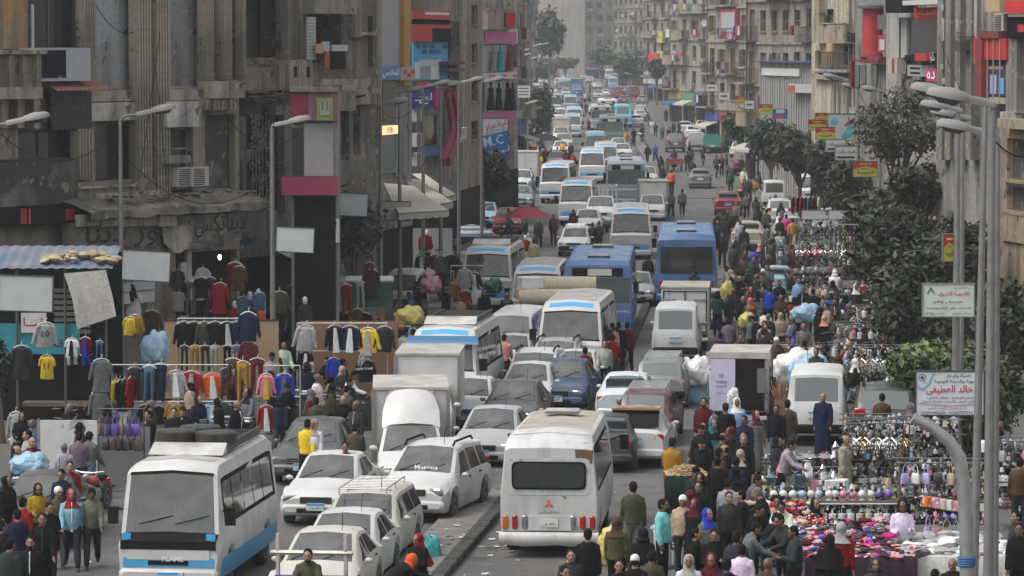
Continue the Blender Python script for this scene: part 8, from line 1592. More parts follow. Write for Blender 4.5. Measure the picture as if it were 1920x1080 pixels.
# ================================================================ the right market
def build_right_market():
	POTS=('metal_pot','coffee_jug','thermos','metal_pot','tray');LAMPS=('globe_lamp','lampshade','chandelier','vase','lampshade');MIX=('vase','gift_box','plush_toy','metal_pot','lampshade','chandelier','coffee_jug');S3=('silver','silver','silver','white','gold','cream');S4=('white','silver','white','pink','cream','light blue','silver','silver')
	rack(1690,1862,1024,1.85,'tall rack with hanging purses behind the white cloth table',1,stock=('hanging_purse','hanging_purse','coffee_jug','tray'),cols=('lilac','pink','tan','light blue','silver','silver','white','black'),place='on the purse rack',gl=700,per=.2)
	rack(1590,1705,945,1.95,'tall chandelier rack left of the bent pole',2,stock=('chandelier','chandelier','coffee_jug','vase','gift_box'),cols=S3,place='on the tall chandelier rack',gl=800,per=.22);rack(1592,1715,884,.8,'ware rack below the black off-roader',3,shelf=(.35,.75),stock=MIX,cols=S4,place='on the rack below the black off-roader',gl=700,per=.24)
	rack(1455,1575,930,.75,'low rack of steel pots before the minivan',4,stock=POTS,cols=('silver','silver','silver','white'),place='in the steel pot stall',gl=420,per=.2,shelf=(.3,.7));rack(1440,1580,958,.62,'low rack of flasks and jugs in front of the steel pots',5,stock=('thermos','coffee_jug','metal_pot','gift_box'),cols=('silver','silver','white','light blue','pink'),place='in the flask stall',gl=300,per=.2,shelf=(.25,.6))
	rack(1590,1725,770,1.9,'lamp rack beneath the dark tree',6,stock=LAMPS,cols=S4,place='on the lamp rack beneath the dark tree',gl=900,per=.22);rack(1580,1700,712,1.7,'lamp rack second row beneath the dark tree',7,stock=LAMPS,cols=S4,place='on the second lamp rack',gl=800,per=.24);rack(1600,1700,660,1.6,'lamp rack third row by the silver car',8,stock=MIX,cols=S4,place='on the third lamp rack',gl=600,per=.26);rack(1560,1680,640,1.0,'toy table fourth row',9,stock=('plush_toy','vase','gift_box','globe_lamp'),cols=S4+('pink','magenta'),place='on the toy table',gl=400,per=.3,shelf=(.9,))
	rack(1475,1580,560,1.2,'white crockery stall below the tinsel',10,stock=('plate_stack','vase','metal_pot'),cols=('white','white','silver','pink'),place='in the crockery stall',gl=800,per=.25);rack(1495,1600,520,1.6,'glassware stall left of the tinsel',11,stock=('vase','plate_stack','chandelier','globe_lamp'),cols=('white','silver','white','pink','silver'),place='in the glassware stall',gl=900,per=.3);rack(1500,1620,482,1.9,'back glassware stall with white header boards',12,stock=('vase','plate_stack','lampshade'),cols=('white','silver','white','light blue'),place='in the back glassware stall',gl=700,per=.4);rack(1500,1565,610,1.1,'gold ware stall beside the dark brown shopper',13,stock=('metal_pot','coffee_jug','vase'),cols=('gold','silver','gold','cream'),place='in the gold ware stall',gl=350,per=.25);rack(1450,1545,690,.8,'toy and ball table by the salmon scarf woman',14,stock=('plush_toy','gift_box','vase'),cols=('yellow','green','orange','purple','teal','pink'),place='on the ball table',gl=120,per=.28,shelf=(.7,));rack(1485,1590,745,.9,'pink soft goods table above the minivan',15,stock=('plush_toy','bundle','gift_box'),cols=('pink','white','pink','white','lilac','grey'),place='on the pink soft goods table',gl=260,per=.26,shelf=(.8,))
	rack(1872,1990,990,2.0,'rail of pale purses at the right edge',16,stock=('hanging_purse','gift_box','hanging_purse'),cols=('white','pink','white','light blue','black','grey'),place='on the right edge rail',gl=400,per=.2)
	for i,(x0,x1,yg,h,lb)in enumerate(((1440,1570,900,.5,'low spread of kettles beside the seated vendor'),(1700,1800,905,1.6,'ware rack under the clipped tree'),(1560,1640,735,1.5,'slim ware rack left of the lamp racks'),(1700,1770,720,1.8,'ware rack deep under the dark tree'),(1570,1660,690,1.5,'ware rack beside the grey shirted vendor'),(1540,1600,600,1.3,'ware rack beside the white hooded rider'),(1560,1650,545,1.5,'ware rack below the tinsel garlands'),(1480,1560,590,.9,'low ware table by the red coat woman'),(1440,1500,545,.9,'low ware table beside the pale car window'),(1460,1530,505,1.0,'low crockery table by the galabeya man'),(1590,1650,505,1.6,'ware rack right of the tinsel garlands'),(1590,1700,900,1.6,'second chandelier rack behind the tall one'),(1420,1470,985,.7,'corner table of flasks beside the knitwear heap'))):
		rack(x0,x1,yg,h,lb,100+i,stock=('vase','metal_pot','lampshade','coffee_jug'),cols=S4,place='on the '+lb,gl=int(900*min(1,h/1.5)),per=.62,shelf=(.5,)if h<1 else(.5,1.05))
	# the globe lamp table
	r,c,w=table(1418,1690,80.3,.98,'long table edged with round globe lamps and hanging drum shades',.8);k=80.3/F_PX
	for i,(px,cn)in enumerate(((1427,'lilac'),(1452,'white'),(1470,'white'),(1488,'white'),(1506,'light blue'),(1522,'silver'),(1537,'light blue'),(1556,'white'),(1568,'silver'),(1583,'pink'),(1601,'pink'),(1618,'white'),(1636,'silver'),(1650,'purple'),(1668,'purple'))):good('globe_lamp',Vector(((px-960)*k,80.05,.985)),cn,'on the globe lamp table',.74)
	obj('rod',MB().tube([(-w/2,0,0),(w/2,0,0)],.02,6).mesh('rod',[mat('metal')]),r,(0,-.5,.93),col=(.5,.5,.5));rs=random.Random(3)
	for i in range(16):good('lampshade',Vector((c.x-w/2+.1+i*(w-.2)/15,79.78,.55)),rs.choice(('white','white','cream','cream','white')),'hanging under the globe lamp table',.8)
	glitter(r,w,.12,.9,.7,900,77);glitter(r,w,1.0,1.2,.6,150,78)
	for i in range(2):good('globe_lamp',at(1752+17*i,928,79.6)-Vector((0,0,.25)),'silver','',.8,label=['left','right'][i]+' mirror globe standing high on the purse rack')
	for i,(px,cn)in enumerate(((1740,'orange'),(1752,'pink'),(1766,'cream'),(1778,'white'),(1790,'pink'),(1804,'white'),(1818,'yellow'))):good('gift_box',at(px,940+2*i,79.5),cn,'strung across the purse rack',1.1)
	for i,(px,py,cn)in enumerate(((1740,998,'lilac'),(1756,1000,'pink'),(1775,1004,'tan'),(1793,1008,'light blue'),(1752,1042,'tan'),(1770,1046,'lilac'))):good('hanging_purse',at(px,py,79.2)+Vector((0,0,.12)),cn,'hanging at the front of the purse rack',1.25)
	# front heaps of bright clothes
	BR=['magenta','pink','red','white','maroon','salmon','light grey','black','maroon','dark grey','royal blue','grey','brown']
	for x0,x1,d,lb,sd in((1400,1525,78.6,'table heaped with pink and red knitwear among the shoppers',1),(1498,1705,74.6,'front table heaped with bright cushions and cloths',2)):
		dp=2.2 if sd==1 else 4.4;r,c,w=table(x0,x1,d,.8,lb,dp,(.035,.02,.03));heap('clothes_heap','',Vector((0,0,0)),w*.98,dp,420*sd,sd,BR,.82,.11,parent=r,rise=.3);rs=random.Random(sd)
		for i in range(34):good(rs.choice(('bundle','bundle_print','bundle')),Vector((c.x-w/2+(i+.5)*w/34,d+rs.uniform(-.48,.46)*dp,.96+rs.uniform(0,.16))),rs.choice(('magenta','pink','maroon','white','grey','red','cream','pink','black')),'on the '+('knitwear heap'if sd==1 else 'front cushion heap'),rs.uniform(.5,.85))
	r,c,w=table(1695,1890,74.2,.8,'table draped in crumpled white cloth at the lower right',3.0,(.5,.49,.47));heap('clothes_heap','',Vector((0,0,0)),w,2.9,260,9,['light grey','white','light grey','grey'],.82,.2,parent=r,rise=.1)
	r,c,w=table(1225,1290,76.8,.8,'small table of white papers beside the turquoise jumper man',.9,(.4,.4,.4));heap('paper_heap','',Vector((0,0,0)),w,.8,60,19,['white','light grey','white','light blue'],.82,.11,parent=r,rise=.06)
	r,c,w=table(1248,1330,85,.95,'green barrow heaped with peanuts before the yellow hooded shopper',1.0,(.014,.028,.023),'nut_barrow','barrow');heap('peanuts','',Vector((0,0,0)),w*.95,.95,900,21,[(.42,.29,.15),(.36,.23,.11),(.48,.35,.2)],.98,.035,parent=r,rise=.22)
	# tinsel garlands and clothes rail beyond
	for i,(px,cn)in enumerate(((1566,'silver'),(1574,'white'),(1583,'yellow'),(1589,'green'),(1596,'purple'),(1603,'red'),(1608,'navy'),(1613,'light blue'),(1622,'pink'),(1632,'teal'))):
		p=at(px,424,158);mb=MB();rs=random.Random(i)
		for j in range(150):z=-rs.random()*1.25;a=rs.uniform(0,6.28);mb.add([(.0,0,z),(.07*math.cos(a),.07*math.sin(a),z+.03),(.075*math.cos(a+.3),.075*math.sin(a+.3),z-.03)],[(0,1,2)])
		o=obj('tinsel_garland',mb.mesh('tinsel_garland',[mat('shiny')],0),None,p,0,GC[cn]);thing(o,'%s tinsel garland hanging from the rail under the dark tree'%cn,'garland','tinsel garlands')
	r=empty('garland_rail',(at(1600,HORIZON,158).x,158,0),0,'rail carrying the row of tinsel garlands','rail');zz=at(0,421,158).z;obj('rod',MB().tube([(-.95,0,zz),(.95,0,zz)],.025,6).mesh('rod',[mat('metal')]),r,col=(.3,.3,.3));[obj('post',MB().tube([(x,.05,0),(x,.05,zz)],.03,6).mesh('post',[mat('metal')]),r,col=(.3,.3,.3))for x in(-.95,.95)]
	for i,(px,cn)in enumerate(((1486,'red'),(1496,'maroon'),(1503,'red'),(1510,'navy'),(1517,'denim blue'),(1525,'maroon'),(1531,'black'),(1536,'cream'))):garment('coat',px,370,196,cn,'hung %s garment, number %d from the left on the far right rail'%(cn,i+1)if False else '%s %s coat on the far rail above the header boards'%(('leftmost','second','third','fourth','fifth','sixth','seventh','rightmost')[i],cn),yaw=1.2,h=.9,group='coats on the far rail')
	for x0,x1,lb in((1503,1549,'left'),(1553,1596,'right')):board('header_board',lb+' white header board over the glassware stalls','board',x0,394,x1,411,176,(.55,.55,.57),group='header boards')
	for i in range(4):good('hanging_purse',at(1650+14*i,448,128),('teal','red','red','pink')[i],'in the dark tree shade',1.6)
	# big sacks, plants
	for px,py,d,cn,sc,lb in((1290,712,112,'white',(1.0,1,1.5),'white sack carried high beside the open box truck'),(1300,735,111.5,'light blue',(1.15,1,1.6),'pale blue bale carried left of the open box truck'),(1310,700,111,'white',(.8,.8,1.2),'smaller white sack next to the pale blue bale'),(1500,690,113,'white',(1.6,1.2,1.4),'large white plastic bale above the minivan'),(1520,700,111,'light blue',(1.2,1,1.3),'blue white plastic bale above the minivan roof'),(1512,590,128,'light blue',(1.0,.8,.9),'pale blue wrapped bundle behind the red coat woman'),(1158,1025,77,'yellow',(.72,.6,1.3),'yellow green sack carried on a shoulder at the bottom'),(806,1058,77.5,'teal',(.5,.45,1.4),'pale green sack beside the woman with the red scarf'),(1092,1062,76.5,'cream',(.55,.5,.8),'pale plastic box carried at the bottom'),(1400,602,126,'yellow',(.5,.5,.7),'yellow green melon shaped bag on the black pram hood'),(1363,548,138,'yellow',(.45,.4,1.0),'yellow plastic bag beside the silver car'),(1366,578,136,'black',(.3,.3,1.2),'black carrier bag hanging from a hand beside the silver car'),(1305,868,90,'black',(.3,.3,1.1),'black carrier bag hanging from a hand near the yellow hooded shopper'),(1375,745,99,'white',(.3,.3,.6),'white carrier bag near the open box truck'),(775,1072,77,'white',(.5,.4,.7),'white carrier bag held by the woman with the red scarf')):good('sack',at(px,py,d),cn,'',sc,.3,lb)
	for px,py,d,c,lb in((1625,748,100,(.3,.24,.15),'dry pampas grass stand left of the clinic board'),(1462,738,101,(.24,.13,.07),'dry reddish grass stand between open truck and minivan')):
		c0=at(px,py+45,d);c0.z=0;r=empty('dried_grass',c0,0,lb,'plant','dried plants');mb=MB();rs=random.Random(px);zt=at(px,py-22,d).z
		for i in range(55):a,q=rs.uniform(0,6.28),rs.uniform(.05,.5);mb.tube([(0.1*math.cos(a),.1*math.sin(a),.5),(q*.5*math.cos(a),q*.5*math.sin(a),zt*.7),(q*math.cos(a),q*math.sin(a),zt*rs.uniform(.8,1.05))],[.004,.005,.013],4)
		obj('stems',mb.mesh('stems',[mat('leaf')],0),r,col=c);obj('pot',MB().lathe([(.2,0),(.26,.5),(.24,.5)],12).mesh('pot',[mat('plastic')],40),r,col=(.1,.06,.04))
	o=empty('stall_light',at(1843,838,64),0,'white bulb lamp hanging from the tall right lamp pole','lamp');obj('bulb',MB().lathe([(.02,.12),(.05,.1),(.07,.06),(.075,-.08),(.05,-.1)],12).mesh('bulb',[mat('plastic')],40),o,col=(.62,.62,.62));obj('cord',MB().tube([(0,0,.12),(.05,0,.5),(.16,0,.6)],.008,4).mesh('cord',[M_BLACK()]),o)
	r,c,w=table(1770,1900,152,3.6,'blue tarpaulin shelter roof at the right behind the lamp poles',3.0,None,'shelter','shelter');obj('roof_sheet',MB().box(-w/2,w/2,-2,2,0,.06).mesh('roof_sheet',[mat('dusty')],0),r,(0,0,4.2),col=(.12,.2,.26),rot=(.12,0,0))
# ================================================================ the crowd
def build_crowd():
	def H(px,yh,**k): # crown of the head at (px, yh), standing on the ground
		s=(yh-HORIZON)/(CAM_H-1.70);p=g(px,HORIZON+CAM_H*s);return person(p.x,p.y,**k)
	def Z(px,yh,z,**k): # crown of the head at (px, yh), standing on something z metres high
		s=(yh-HORIZON)/(CAM_H-1.70-z);p=g(px,HORIZON+CAM_H*s);return person(p.x,p.y,z=z,**k)
	K=dict
	near=[
		(58,998,K(face=178,top='black',low='denim blue',shirt='white',pz='walk',beard=True)),(80,962,K(face=172,top='black',low='black',shirt='green',pz='stride',h=1.03)),(135,913,K(face=170,top='light blue',low='dark grey',head='scarf',hcol='red',shirt='white',pz='walk')),(173,911,K(face=176,top='grey',low='dark grey',pz='stride',skin=4,head='beanie',hcol='black')),(34,951,K(face=-10,top='navy',low='denim blue')),(92,936,K(face=150,top='black',low='dark grey',pz='hold')),(110,912,K(face=150,top='olive',low='grey',head='beanie',hcol='white')),(72,902,K(face=160,top='mustard',low='black',head='scarf',hcol='black',pz='hold')),(14,890,K(face=120,robe='black',head='veil',hcol='black')),(44,930,K(face=30,top='red',low='black')),(118,877,K(face=200,top='navy',low='black',pz='hold')),(132,862,K(face=170,top='red',low='black')),(4,975,K(face=60,top='black',low='black')),(20,1010,K(face=20,top='dark grey',low='black')),
		(726,1018,K(face=60,top='black',low='black',head='scarf',hcol='orange',pz='bend')),(786,988,K(face=220,robe='black',head='veil',hcol='red',pz='hold')),(1070,1022,K(face=178,top='dark grey',low='black',pz='walk')),(1058,1060,K(face=150,top='black',low='black')),(1102,991,K(face=-5,top='black',low='black')),(1156,968,K(face=20,top='olive',low='black',head='scarf',hcol='brown')),(1187,911,K(face=2,top='olive',low='grey',h=1.05)),(1242,942,K(face=110,top='turquoise',low='black',h=1.02,beard=True)),(1280,926,K(face=190,top='beige',low='dark grey',head='beanie',hcol='white')),(1206,985,K(face=10,top='black',low='black',head='hood',hcol='black')),(1221,1026,K(face=0,top='olive',low='black')),(1190,1036,K(face=5,top='black',low='black',head='beanie',hcol='white')),(1160,1048,K(face=180,top='black',low='black',pz='carry')),(1259,823,K(face=20,top='mustard',low='black',pz='hold')),(1310,901,K(face=200,top='black',low='black')),(1302,928,K(face=210,robe='black',head='scarf',hcol='maroon')),(1291,1040,K(face=185,top='white',low='black',head='scarf',hcol='light grey')),(1333,1038,K(face=185,top='maroon',low='black',head='scarf',hcol='maroon',pz='hold')),(1326,952,K(face=140,top='grey',low='black',head='scarf',hcol='royal blue')),(1345,855,K(face=25,top='black',low='black')),(1380,855,K(face=15,top='navy',low='black')),(1348,842,K(face=60,top='brown',low='black')),(1404,885,K(face=120,top='grey',low='black',pz='reach')),(1366,923,K(face=175,top='dark grey',low='black')),(1407,942,K(face=130,top='black',low='black',pz='reach')),(1436,955,K(face=90,top='black',low='black',pz='reach')),(1478,963,K(face=240,top='dark grey',low='black',pz='reach')),(1338,987,K(face=182,top='black',low='black',pz='hold')),(1304,985,K(face=100,top='black',low='black')),(1396,976,K(face=80,top='grey',low='black',pz='reach')),(1380,998,K(face=20,top='dark grey',low='black')),(1391,1012,K(face=15,top='white',low='black',h=.98)),(1491,987,K(face=260,top='dark grey',low='black',pz='hold')),(1555,996,K(face=0,robe='black',head='veil',hcol='black')),(1577,982,K(face=20,top='red',low='black',head='scarf',hcol='light grey')),(1690,936,K(face=176,top='white',low='teal',head='scarf',hcol='black',pz='hold')),(1640,1044,K(face=178,top='dark grey',low='black',head='hood',hcol='dark grey')),(1786,1045,K(face=200,top='black',low='black',pz='hold',head='fringe')),(1910,985,K(face=200,top='black',low='black')),(1906,958,K(face=250,top='dark grey',low='black')),(1362,1050,K(face=20,top='navy',low='black')),(1438,1050,K(face=30,top='brown',low='black',head='bald')),(1752,1062,K(face=30,top='black',low='black')),
		(1583,815,K(face=110,robe='beige',head='fringe',h=1.03)),(1543,735,K(face=200,robe='navy',head='bald',h=1.02)),(1467,822,K(face=110,top='light grey',low='black',pz='reach')),(1455,900,K(face=180,top='beige',low='black',pz='sit')),(1525,900,K(face=160,top='beige',low='black',head='scarf',hcol='black',pz='sit')),
		(1319,747,K(face=185,top='maroon',low='black',beard=True)),(1318,780,K(face=186,robe='grey',head='scarf',hcol='red',pz='walk')),(1336,783,K(face=150,robe='black',head='veil',hcol='teal')),(1360,755,K(face=5,robe='black',head='beanie',hcol='navy',h=1.02)),(1381,746,K(face=178,top='light blue',low='light blue',head='scarf',hcol='white')),(1417,762,K(face=150,robe='grey',head='scarf',hcol='maroon')),(1456,757,K(face=200,top='black',low='denim blue')),(1476,752,K(face=10,top='olive',low='grey')),(1440,690,K(face=175,top='olive',low='grey')),(1392,690,K(face=190,top='grey',low='dark grey')),
		(1097,650,K(face=4,top='maroon',low='black')),(1133,637,K(face=180,top='light grey',low='navy',pz='walk')),(1149,622,K(face=10,top='red',low='dark grey',pz='walk')),(1160,601,K(face=5,top='black',low='black')),(1176,600,K(face=15,top='maroon',low='dark grey',pz='stride')),(1147,606,K(face=0,top='salmon',low='black')),(1215,474,K(face=5,top='black',low='grey',pz='walk')),(1366,591,K(face=10,top='grey',low='dark grey',pz='walk')),(1350,624,K(face=15,top='navy',low='black')),(1388,626,K(face=180,top='dark grey',low='black')),(1455,630,K(face=160,top='brown',low='dark grey',head='beanie',hcol='white')),
		(1376,457,K(face=10,top='dark grey',low='dark grey')),(1354,436,K(face=180,top='black',low='black',pz='walk')),(1395,425,K(face=5,top='black',low='black')),(1462,431,K(face=185,robe='light grey',pz='walk')),(1394,477,K(face=180,top='brown',low='black')),(1412,479,K(face=175,top='dark grey',low='black')),(1414,463,K(face=20,top='royal blue',low='black',pz='hold')),(1424,452,K(face=10,robe='black',head='scarf',hcol='pink')),(1436,453,K(face=190,top='black',low='black',shirt='white')),(1424,483,K(face=178,top='black',low='black',shirt='white')),(1439,473,K(face=170,top='black',low='black')),(1402,504,K(face=5,top='green',low='black',head='hood',hcol='green')),(1378,504,K(face=280,top='black',low='black',head='scarf',hcol='beige',pz='reach')),(1430,506,K(face=180,top='olive',low='dark grey',head='beanie',hcol='white')),(1484,457,K(face=60,top='maroon',low='black')),(1498,480,K(face=150,top='black',low='black',pz='hold')),(1554,482,K(face=80,top='brown',low='dark grey',pz='reach')),(1482,506,K(face=120,top='black',low='black')),(1497,520,K(face=180,top='light blue',low='grey')),(1461,526,K(face=178,top='black',low='black',pz='hold')),(1392,530,K(face=8,top='black',low='black',pz='carry')),(1407,537,K(face=175,top='purple',low='black',head='scarf',hcol='maroon')),(1406,557,K(face=180,top='olive',low='black',head='scarf',hcol='orange')),(1441,540,K(face=20,top='royal blue',low='black',pz='reach')),(1463,553,K(face=180,top='brown',low='black',pz='hold')),(1490,554,K(face=15,robe='red',head='hood',hcol='black')),(1524,542,K(face=10,top='black',low='dark grey')),(1558,549,K(face=350,top='blue',low='black')),(1564,559,K(face=178,top='brown',low='dark grey',shirt='white',head='fringe')),(1545,585,K(face=15,robe='black',head='scarf',hcol='salmon')),(1463,584,K(face=180,top='beige',low='brown',head='scarf',hcol='beige')),(1506,601,K(face=175,robe='grey',head='bald')),(1575,619,K(face=200,top='grey',low='maroon')),(1433,600,K(face=190,top='light grey',low='black',pz='hold')),(1418,592,K(face=60,top='black',low='black')),(1475,470,K(face=170,top='dark grey',low='grey')),(1508,640,K(face=20,top='maroon',low='black')),(1530,655,K(face=200,top='dark grey',low='black'))]
	for px,yh,k in near:H(px,yh,**k)
	mid=[(716,475,'beige','dark grey','hair',5),(755,476,'beige','black','hair',10),(776,444,'black','denim blue','hair',5),(844,440,'dark grey','black','cap',15),(783,527,'black','dark grey','hair',300),(768,547,'dark grey','black','hair',330),(741,562,'red','grey','hair',120),(774,598,'white','black','hair',60),(757,618,'light grey','black','hair',30),(775,614,'dark grey','black','hair',320),(945,624,'salmon','black','hair',10),(943,573,'white','black','hair',200),(950,546,'black','black','scarf',200),(908,541,'black','maroon','scarf',185),(622,546,'cream','dark grey','hair',180),(620,560,'black','black','hair',180),(586,542,'mustard','black','hair',20),(650,692,'white','black','hair',90),(646,707,'dark grey','black','hair',130),(644,738,'black','navy','bald',178),(643,671,'black','black','hair',60),(666,792,'olive','black','hair',10),(648,826,'maroon','black','hair',182),(589,786,'white','black','scarf',200),(576,786,'yellow','black','hair',20),(327,762,'black','black','hair',180),(1038,400,'brown','dark grey','fringe',180),(1010,408,'black','black','hair',185),(1075,394,'maroon','black','hair',175),(1111,414,'black','black','hair',5),(1123,414,'black','black','hair',10),(972,455,'orange','beige','hair',5),(1001,449,'beige','grey','hair',20),(1016,760,'black','black','scarf',180),
		   (1055,263,'yellow','black','hair',180),(1070,266,'maroon','black','hair',180),(1045,276,'white','black','hair',180),(1061,280,'red','navy','scarf',180),(1075,288,'red','black','hair',180),(1012,288,'yellow','black','hair',180),(1023,276,'red','black','hair',180),(1034,277,'black','black','hair',180),(1104,222,'red','black','hair',180),(1174,244,'mustard','grey','hair',180),(1067,176,'red','black','hair',180),(1089,186,'grey','black','hair',180),(1099,192,'black','black','hair',180),(1104,173,'grey','black','hair',180),(1214,270,'black','black','hair',200),(1229,268,'royal blue','black','hair',200),(1239,291,'black','black','hood',0),(1242,309,'black','dark grey','hair',180),(1259,319,'orange','black','hair',5),(1279,354,'grey','black','hair',0),(1258,357,'grey','black','hair',170),(1188,238,'black','black','scarf',180),(1229,228,'maroon','black','hair',180),(1242,232,'grey','black','hair',180),(1254,238,'black','black','hair',180),(1263,228,'navy','black','hair',180),(1222,224,'white','white','scarf',180),(1289,283,'black','black','hair',0),(1299,298,'black','black','hair',180),(1353,290,'maroon','black','hair',180),(1366,306,'dark grey','black','hair',180),(1394,315,'cream','light grey','hair',180),(1370,317,'green','black','hair',180),(1404,333,'black','black','hair',190),(1416,333,'mustard','white','cap',180),(1400,358,'grey','black','hair',0),(1417,368,'dark grey','denim blue','hood',10),(1454,364,'black','black','hair',180),(1345,410,'navy','black','bald',180),(1361,404,'black','navy','hood',30),(1387,412,'light grey','light grey','hair',180),(1437,392,'olive','black','hair',0),(1462,408,'black','black','hair',0),(1486,408,'mustard','beige','hair',10),(1474,402,'magenta','black','hair',0)]
	rs=random.Random(5)
	for px,yh,t,l,h,f in mid:
		hc={'hair':'black','fringe':'black','cap':'navy','scarf':rs.choice(('black','white','beige','grey')),'hood':t,'bald':'black','beanie':'grey'}[h]
		pz=rs.choice(('stand','walk','stride','hold','walk'));
		if t=='black'and l=='black'and h=='scarf':H(px,yh,face=f,robe='black',head='scarf',hcol=hc,pz=rs.choice(('stand','walk')))
		else:H(px,yh,face=f,top=t,low=l,head=h,hcol=hc,pz=pz if px not in(650,646)else 'reach')
	# riders
	for v,kd,lb in list(VEHICLES):
		if kd=='motorbike'and('rider'in lb or 'saloon'in lb or 'woman in black'in lb):
			q=v.matrix_basis@Vector((-.2,0,.32));person(q.x,q.y,face=90-math.degrees(v.rotation_euler.z),top='white'if 'white'in lb else 'red'if 'red'in lb else rs.choice(('black','dark grey')),low='black',head='hood'if 'white'in lb else 'hair',hcol='white'if 'white'in lb else 'black',pz='ride',z=q.z-.03)
		if kd=='trike':
			q=v.matrix_basis@Vector((.2,0,.3));person(q.x,q.y,face=90-math.degrees(v.rotation_euler.z),top='olive'if 'bottom'in lb else 'dark grey',low='black',pz='ride',z=.32,beard='bottom'in lb)
	# the rest of the crowd, thick on the right market side, thinner on the left pavement and far off
	W_=['black']*9+['dark grey']*4+['navy']*2+['grey']*2+['black']*5+['dark grey']*3+['brown','maroon','olive','beige','white','denim blue','light grey','green','brown','grey','olive']
	def some(n,box,face=(160,200,0,20,90,270)):
		k=0;tries=0
		while k<n and tries<n*40:
			tries+=1;px,yf=rs.uniform(box[0],box[2]),rs.uniform(box[1],box[3]);p=g(px,yf)
			if any((p.x-o.location.x)**2+(p.y-o.location.y)**2<.45 for o,_,_ in PEOPLE):continue
			if any(abs((p-v.location).to_2d().length)<VLEN[kd]*.36 for v,kd,_ in VEHICLES):continue
			wm=rs.random();k+=1;f=rs.choice(face)+rs.uniform(-25,25);pz=rs.choice(('stand','walk','stride','hold','reach','stand'))
			if wm<.2:person(p.x,p.y,face=f,robe=rs.choice(('black','black','dark grey','navy','brown','maroon','grey')),head=rs.choice(('scarf','veil')),hcol=rs.choice(('black','black','beige','white','navy','maroon','grey','brown','black')),pz=pz if pz!='reach'else 'stand')
			elif wm<.32:person(p.x,p.y,face=f,top=rs.choice(W_),low=rs.choice(('black','dark grey','denim blue')),head='scarf',hcol=rs.choice(('black','beige','white','salmon','grey','light blue')),pz=pz)
			else:person(p.x,p.y,face=f,top=rs.choice(W_),low=rs.choice(('black','dark grey','denim blue','navy','black','grey','olive')),head=rs.choice(('hair','hair','hair','fringe','cap','beanie','hood')),hcol='black'if rs.random()<.8 else 'grey',pz=pz,shirt='white'if rs.random()<.2 else None)
	some(14,(1350,500,1460,620));some(14,(1380,620,1560,720));some(10,(1560,600,1720,720));some(8,(1300,900,1420,1010));some(6,(1700,700,1900,860));some(7,(1860,760,1980,1010));some(12,(1290,950,1490,1090));some(8,(1560,700,1700,800));some(10,(430,700,700,830));some(8,(1330,430,1470,500));some(8,(1340,320,1470,420));some(8,(560,600,740,720));some(5,(800,440,900,530));some(6,(880,380,1000,470));some(6,(985,290,1060,345));some(8,(1180,215,1330,262));some(6,(1040,165,1180,205));some(4,(440,640,560,720));some(12,(15,880,215,1000));some(9,(190,830,540,900));some(6,(300,740,560,830));some(16,(470,640,700,790));some(8,(420,640,560,700));some(7,(560,780,690,880));some(8,(700,500,860,620));some(10,(1560,610,1730,900));some(12,(720,500,870,660));some(8,(1300,560,1450,640))
# ================================================================ labels that single each one out
ANCHORS=[(316,1000,'the big lower left minibus'),(700,960,'the roof rack estate'),(775,800,'the first box truck'),(840,680,'the visor minibus'),(910,510,'the lettered minibus'),(1040,950,'the old white minibus'),(1190,830,'the cardboard saloon'),(1240,710,'the grey estate'),(1285,600,'the black framed box truck'),(1290,490,'the blue bus rear'),(1120,560,'the facing blue bus'),(1180,430,'the clean white minibus'),(1365,385,'the dark red saloon'),(1313,335,'the grey braking saloon'),(1400,440,'the beige taxi'),(1384,740,'the open box truck'),(1530,775,'the white minivan'),(1285,905,'the peanut barrow'),(1490,900,'the steel pots'),(1560,945,'the globe lamp table'),(1460,1000,'the knitwear heap'),(1600,1010,'the cushion table'),(1780,1000,'the purse rack'),(1650,880,'the chandelier rack'),(1650,700,'the lamp racks'),(1540,460,'the glassware stalls'),(1600,450,'the tinsel garlands'),(1490,590,'the red coat woman'),(1330,560,'the silver brake-light car'),(690,560,'the green kiosk'),(690,640,'the yellow jacket rail'),(400,730,'the orange jacket rail'),(590,730,'the folded clothes tables'),(130,850,'the white display board'),(100,650,'the jersey stall'),(988,410,'the red parasol'),(905,440,'the striped parasol'),(1020,260,'the grey parasol'),(770,370,'the cream awnings'),(1168,215,'the turquoise minibus'),(1272,205,'the market tent'),(1145,250,'the dark green bus'),(1082,155,'the far blue cab truck'),(1265,300,'the red cargo tricycle'),(1395,300,'the dark red van'),(1460,370,'the white minivan tailgate'),(1520,350,'the high roofed van'),(1240,960,'the paper table'),(1880,900,'the right edge rail'),(1780,740,'the clinic board'),(1778,560,'the academy billboard'),(450,560,'the iron screen shop'),(1125,385,'the slatted truck'),(1070,150,'the smoke'),(556,1050,'the pipe frame tricycle')]
def project(p):
	y=p.y*_cp+(p.z-CAM_H)*-_sp;v=p.y*_sp+(p.z-CAM_H)*_cp
	return 960+F_PX*p.x/y,540-F_PX*v/y
def near_anchor(p,h=.8):
	x,y=project(Vector((p.x,p.y,p.z+h)));best=min(ANCHORS,key=lambda a:(a[0]-x)**2+(a[1]-y)**2*1.6)
	dx,dy=x-best[0],y-best[1]
	if abs(dx)<22 and abs(dy)<22:r='beside'
	elif abs(dx)>abs(dy):r='left of'if dx<0 else 'right of'
	else:r='beyond'if dy<0 else 'before'
	return '%s %s'%(r,best[2]),x,y
ORD=['','second','third','fourth','fifth','sixth','seventh','eighth','ninth','tenth','eleventh','twelfth']
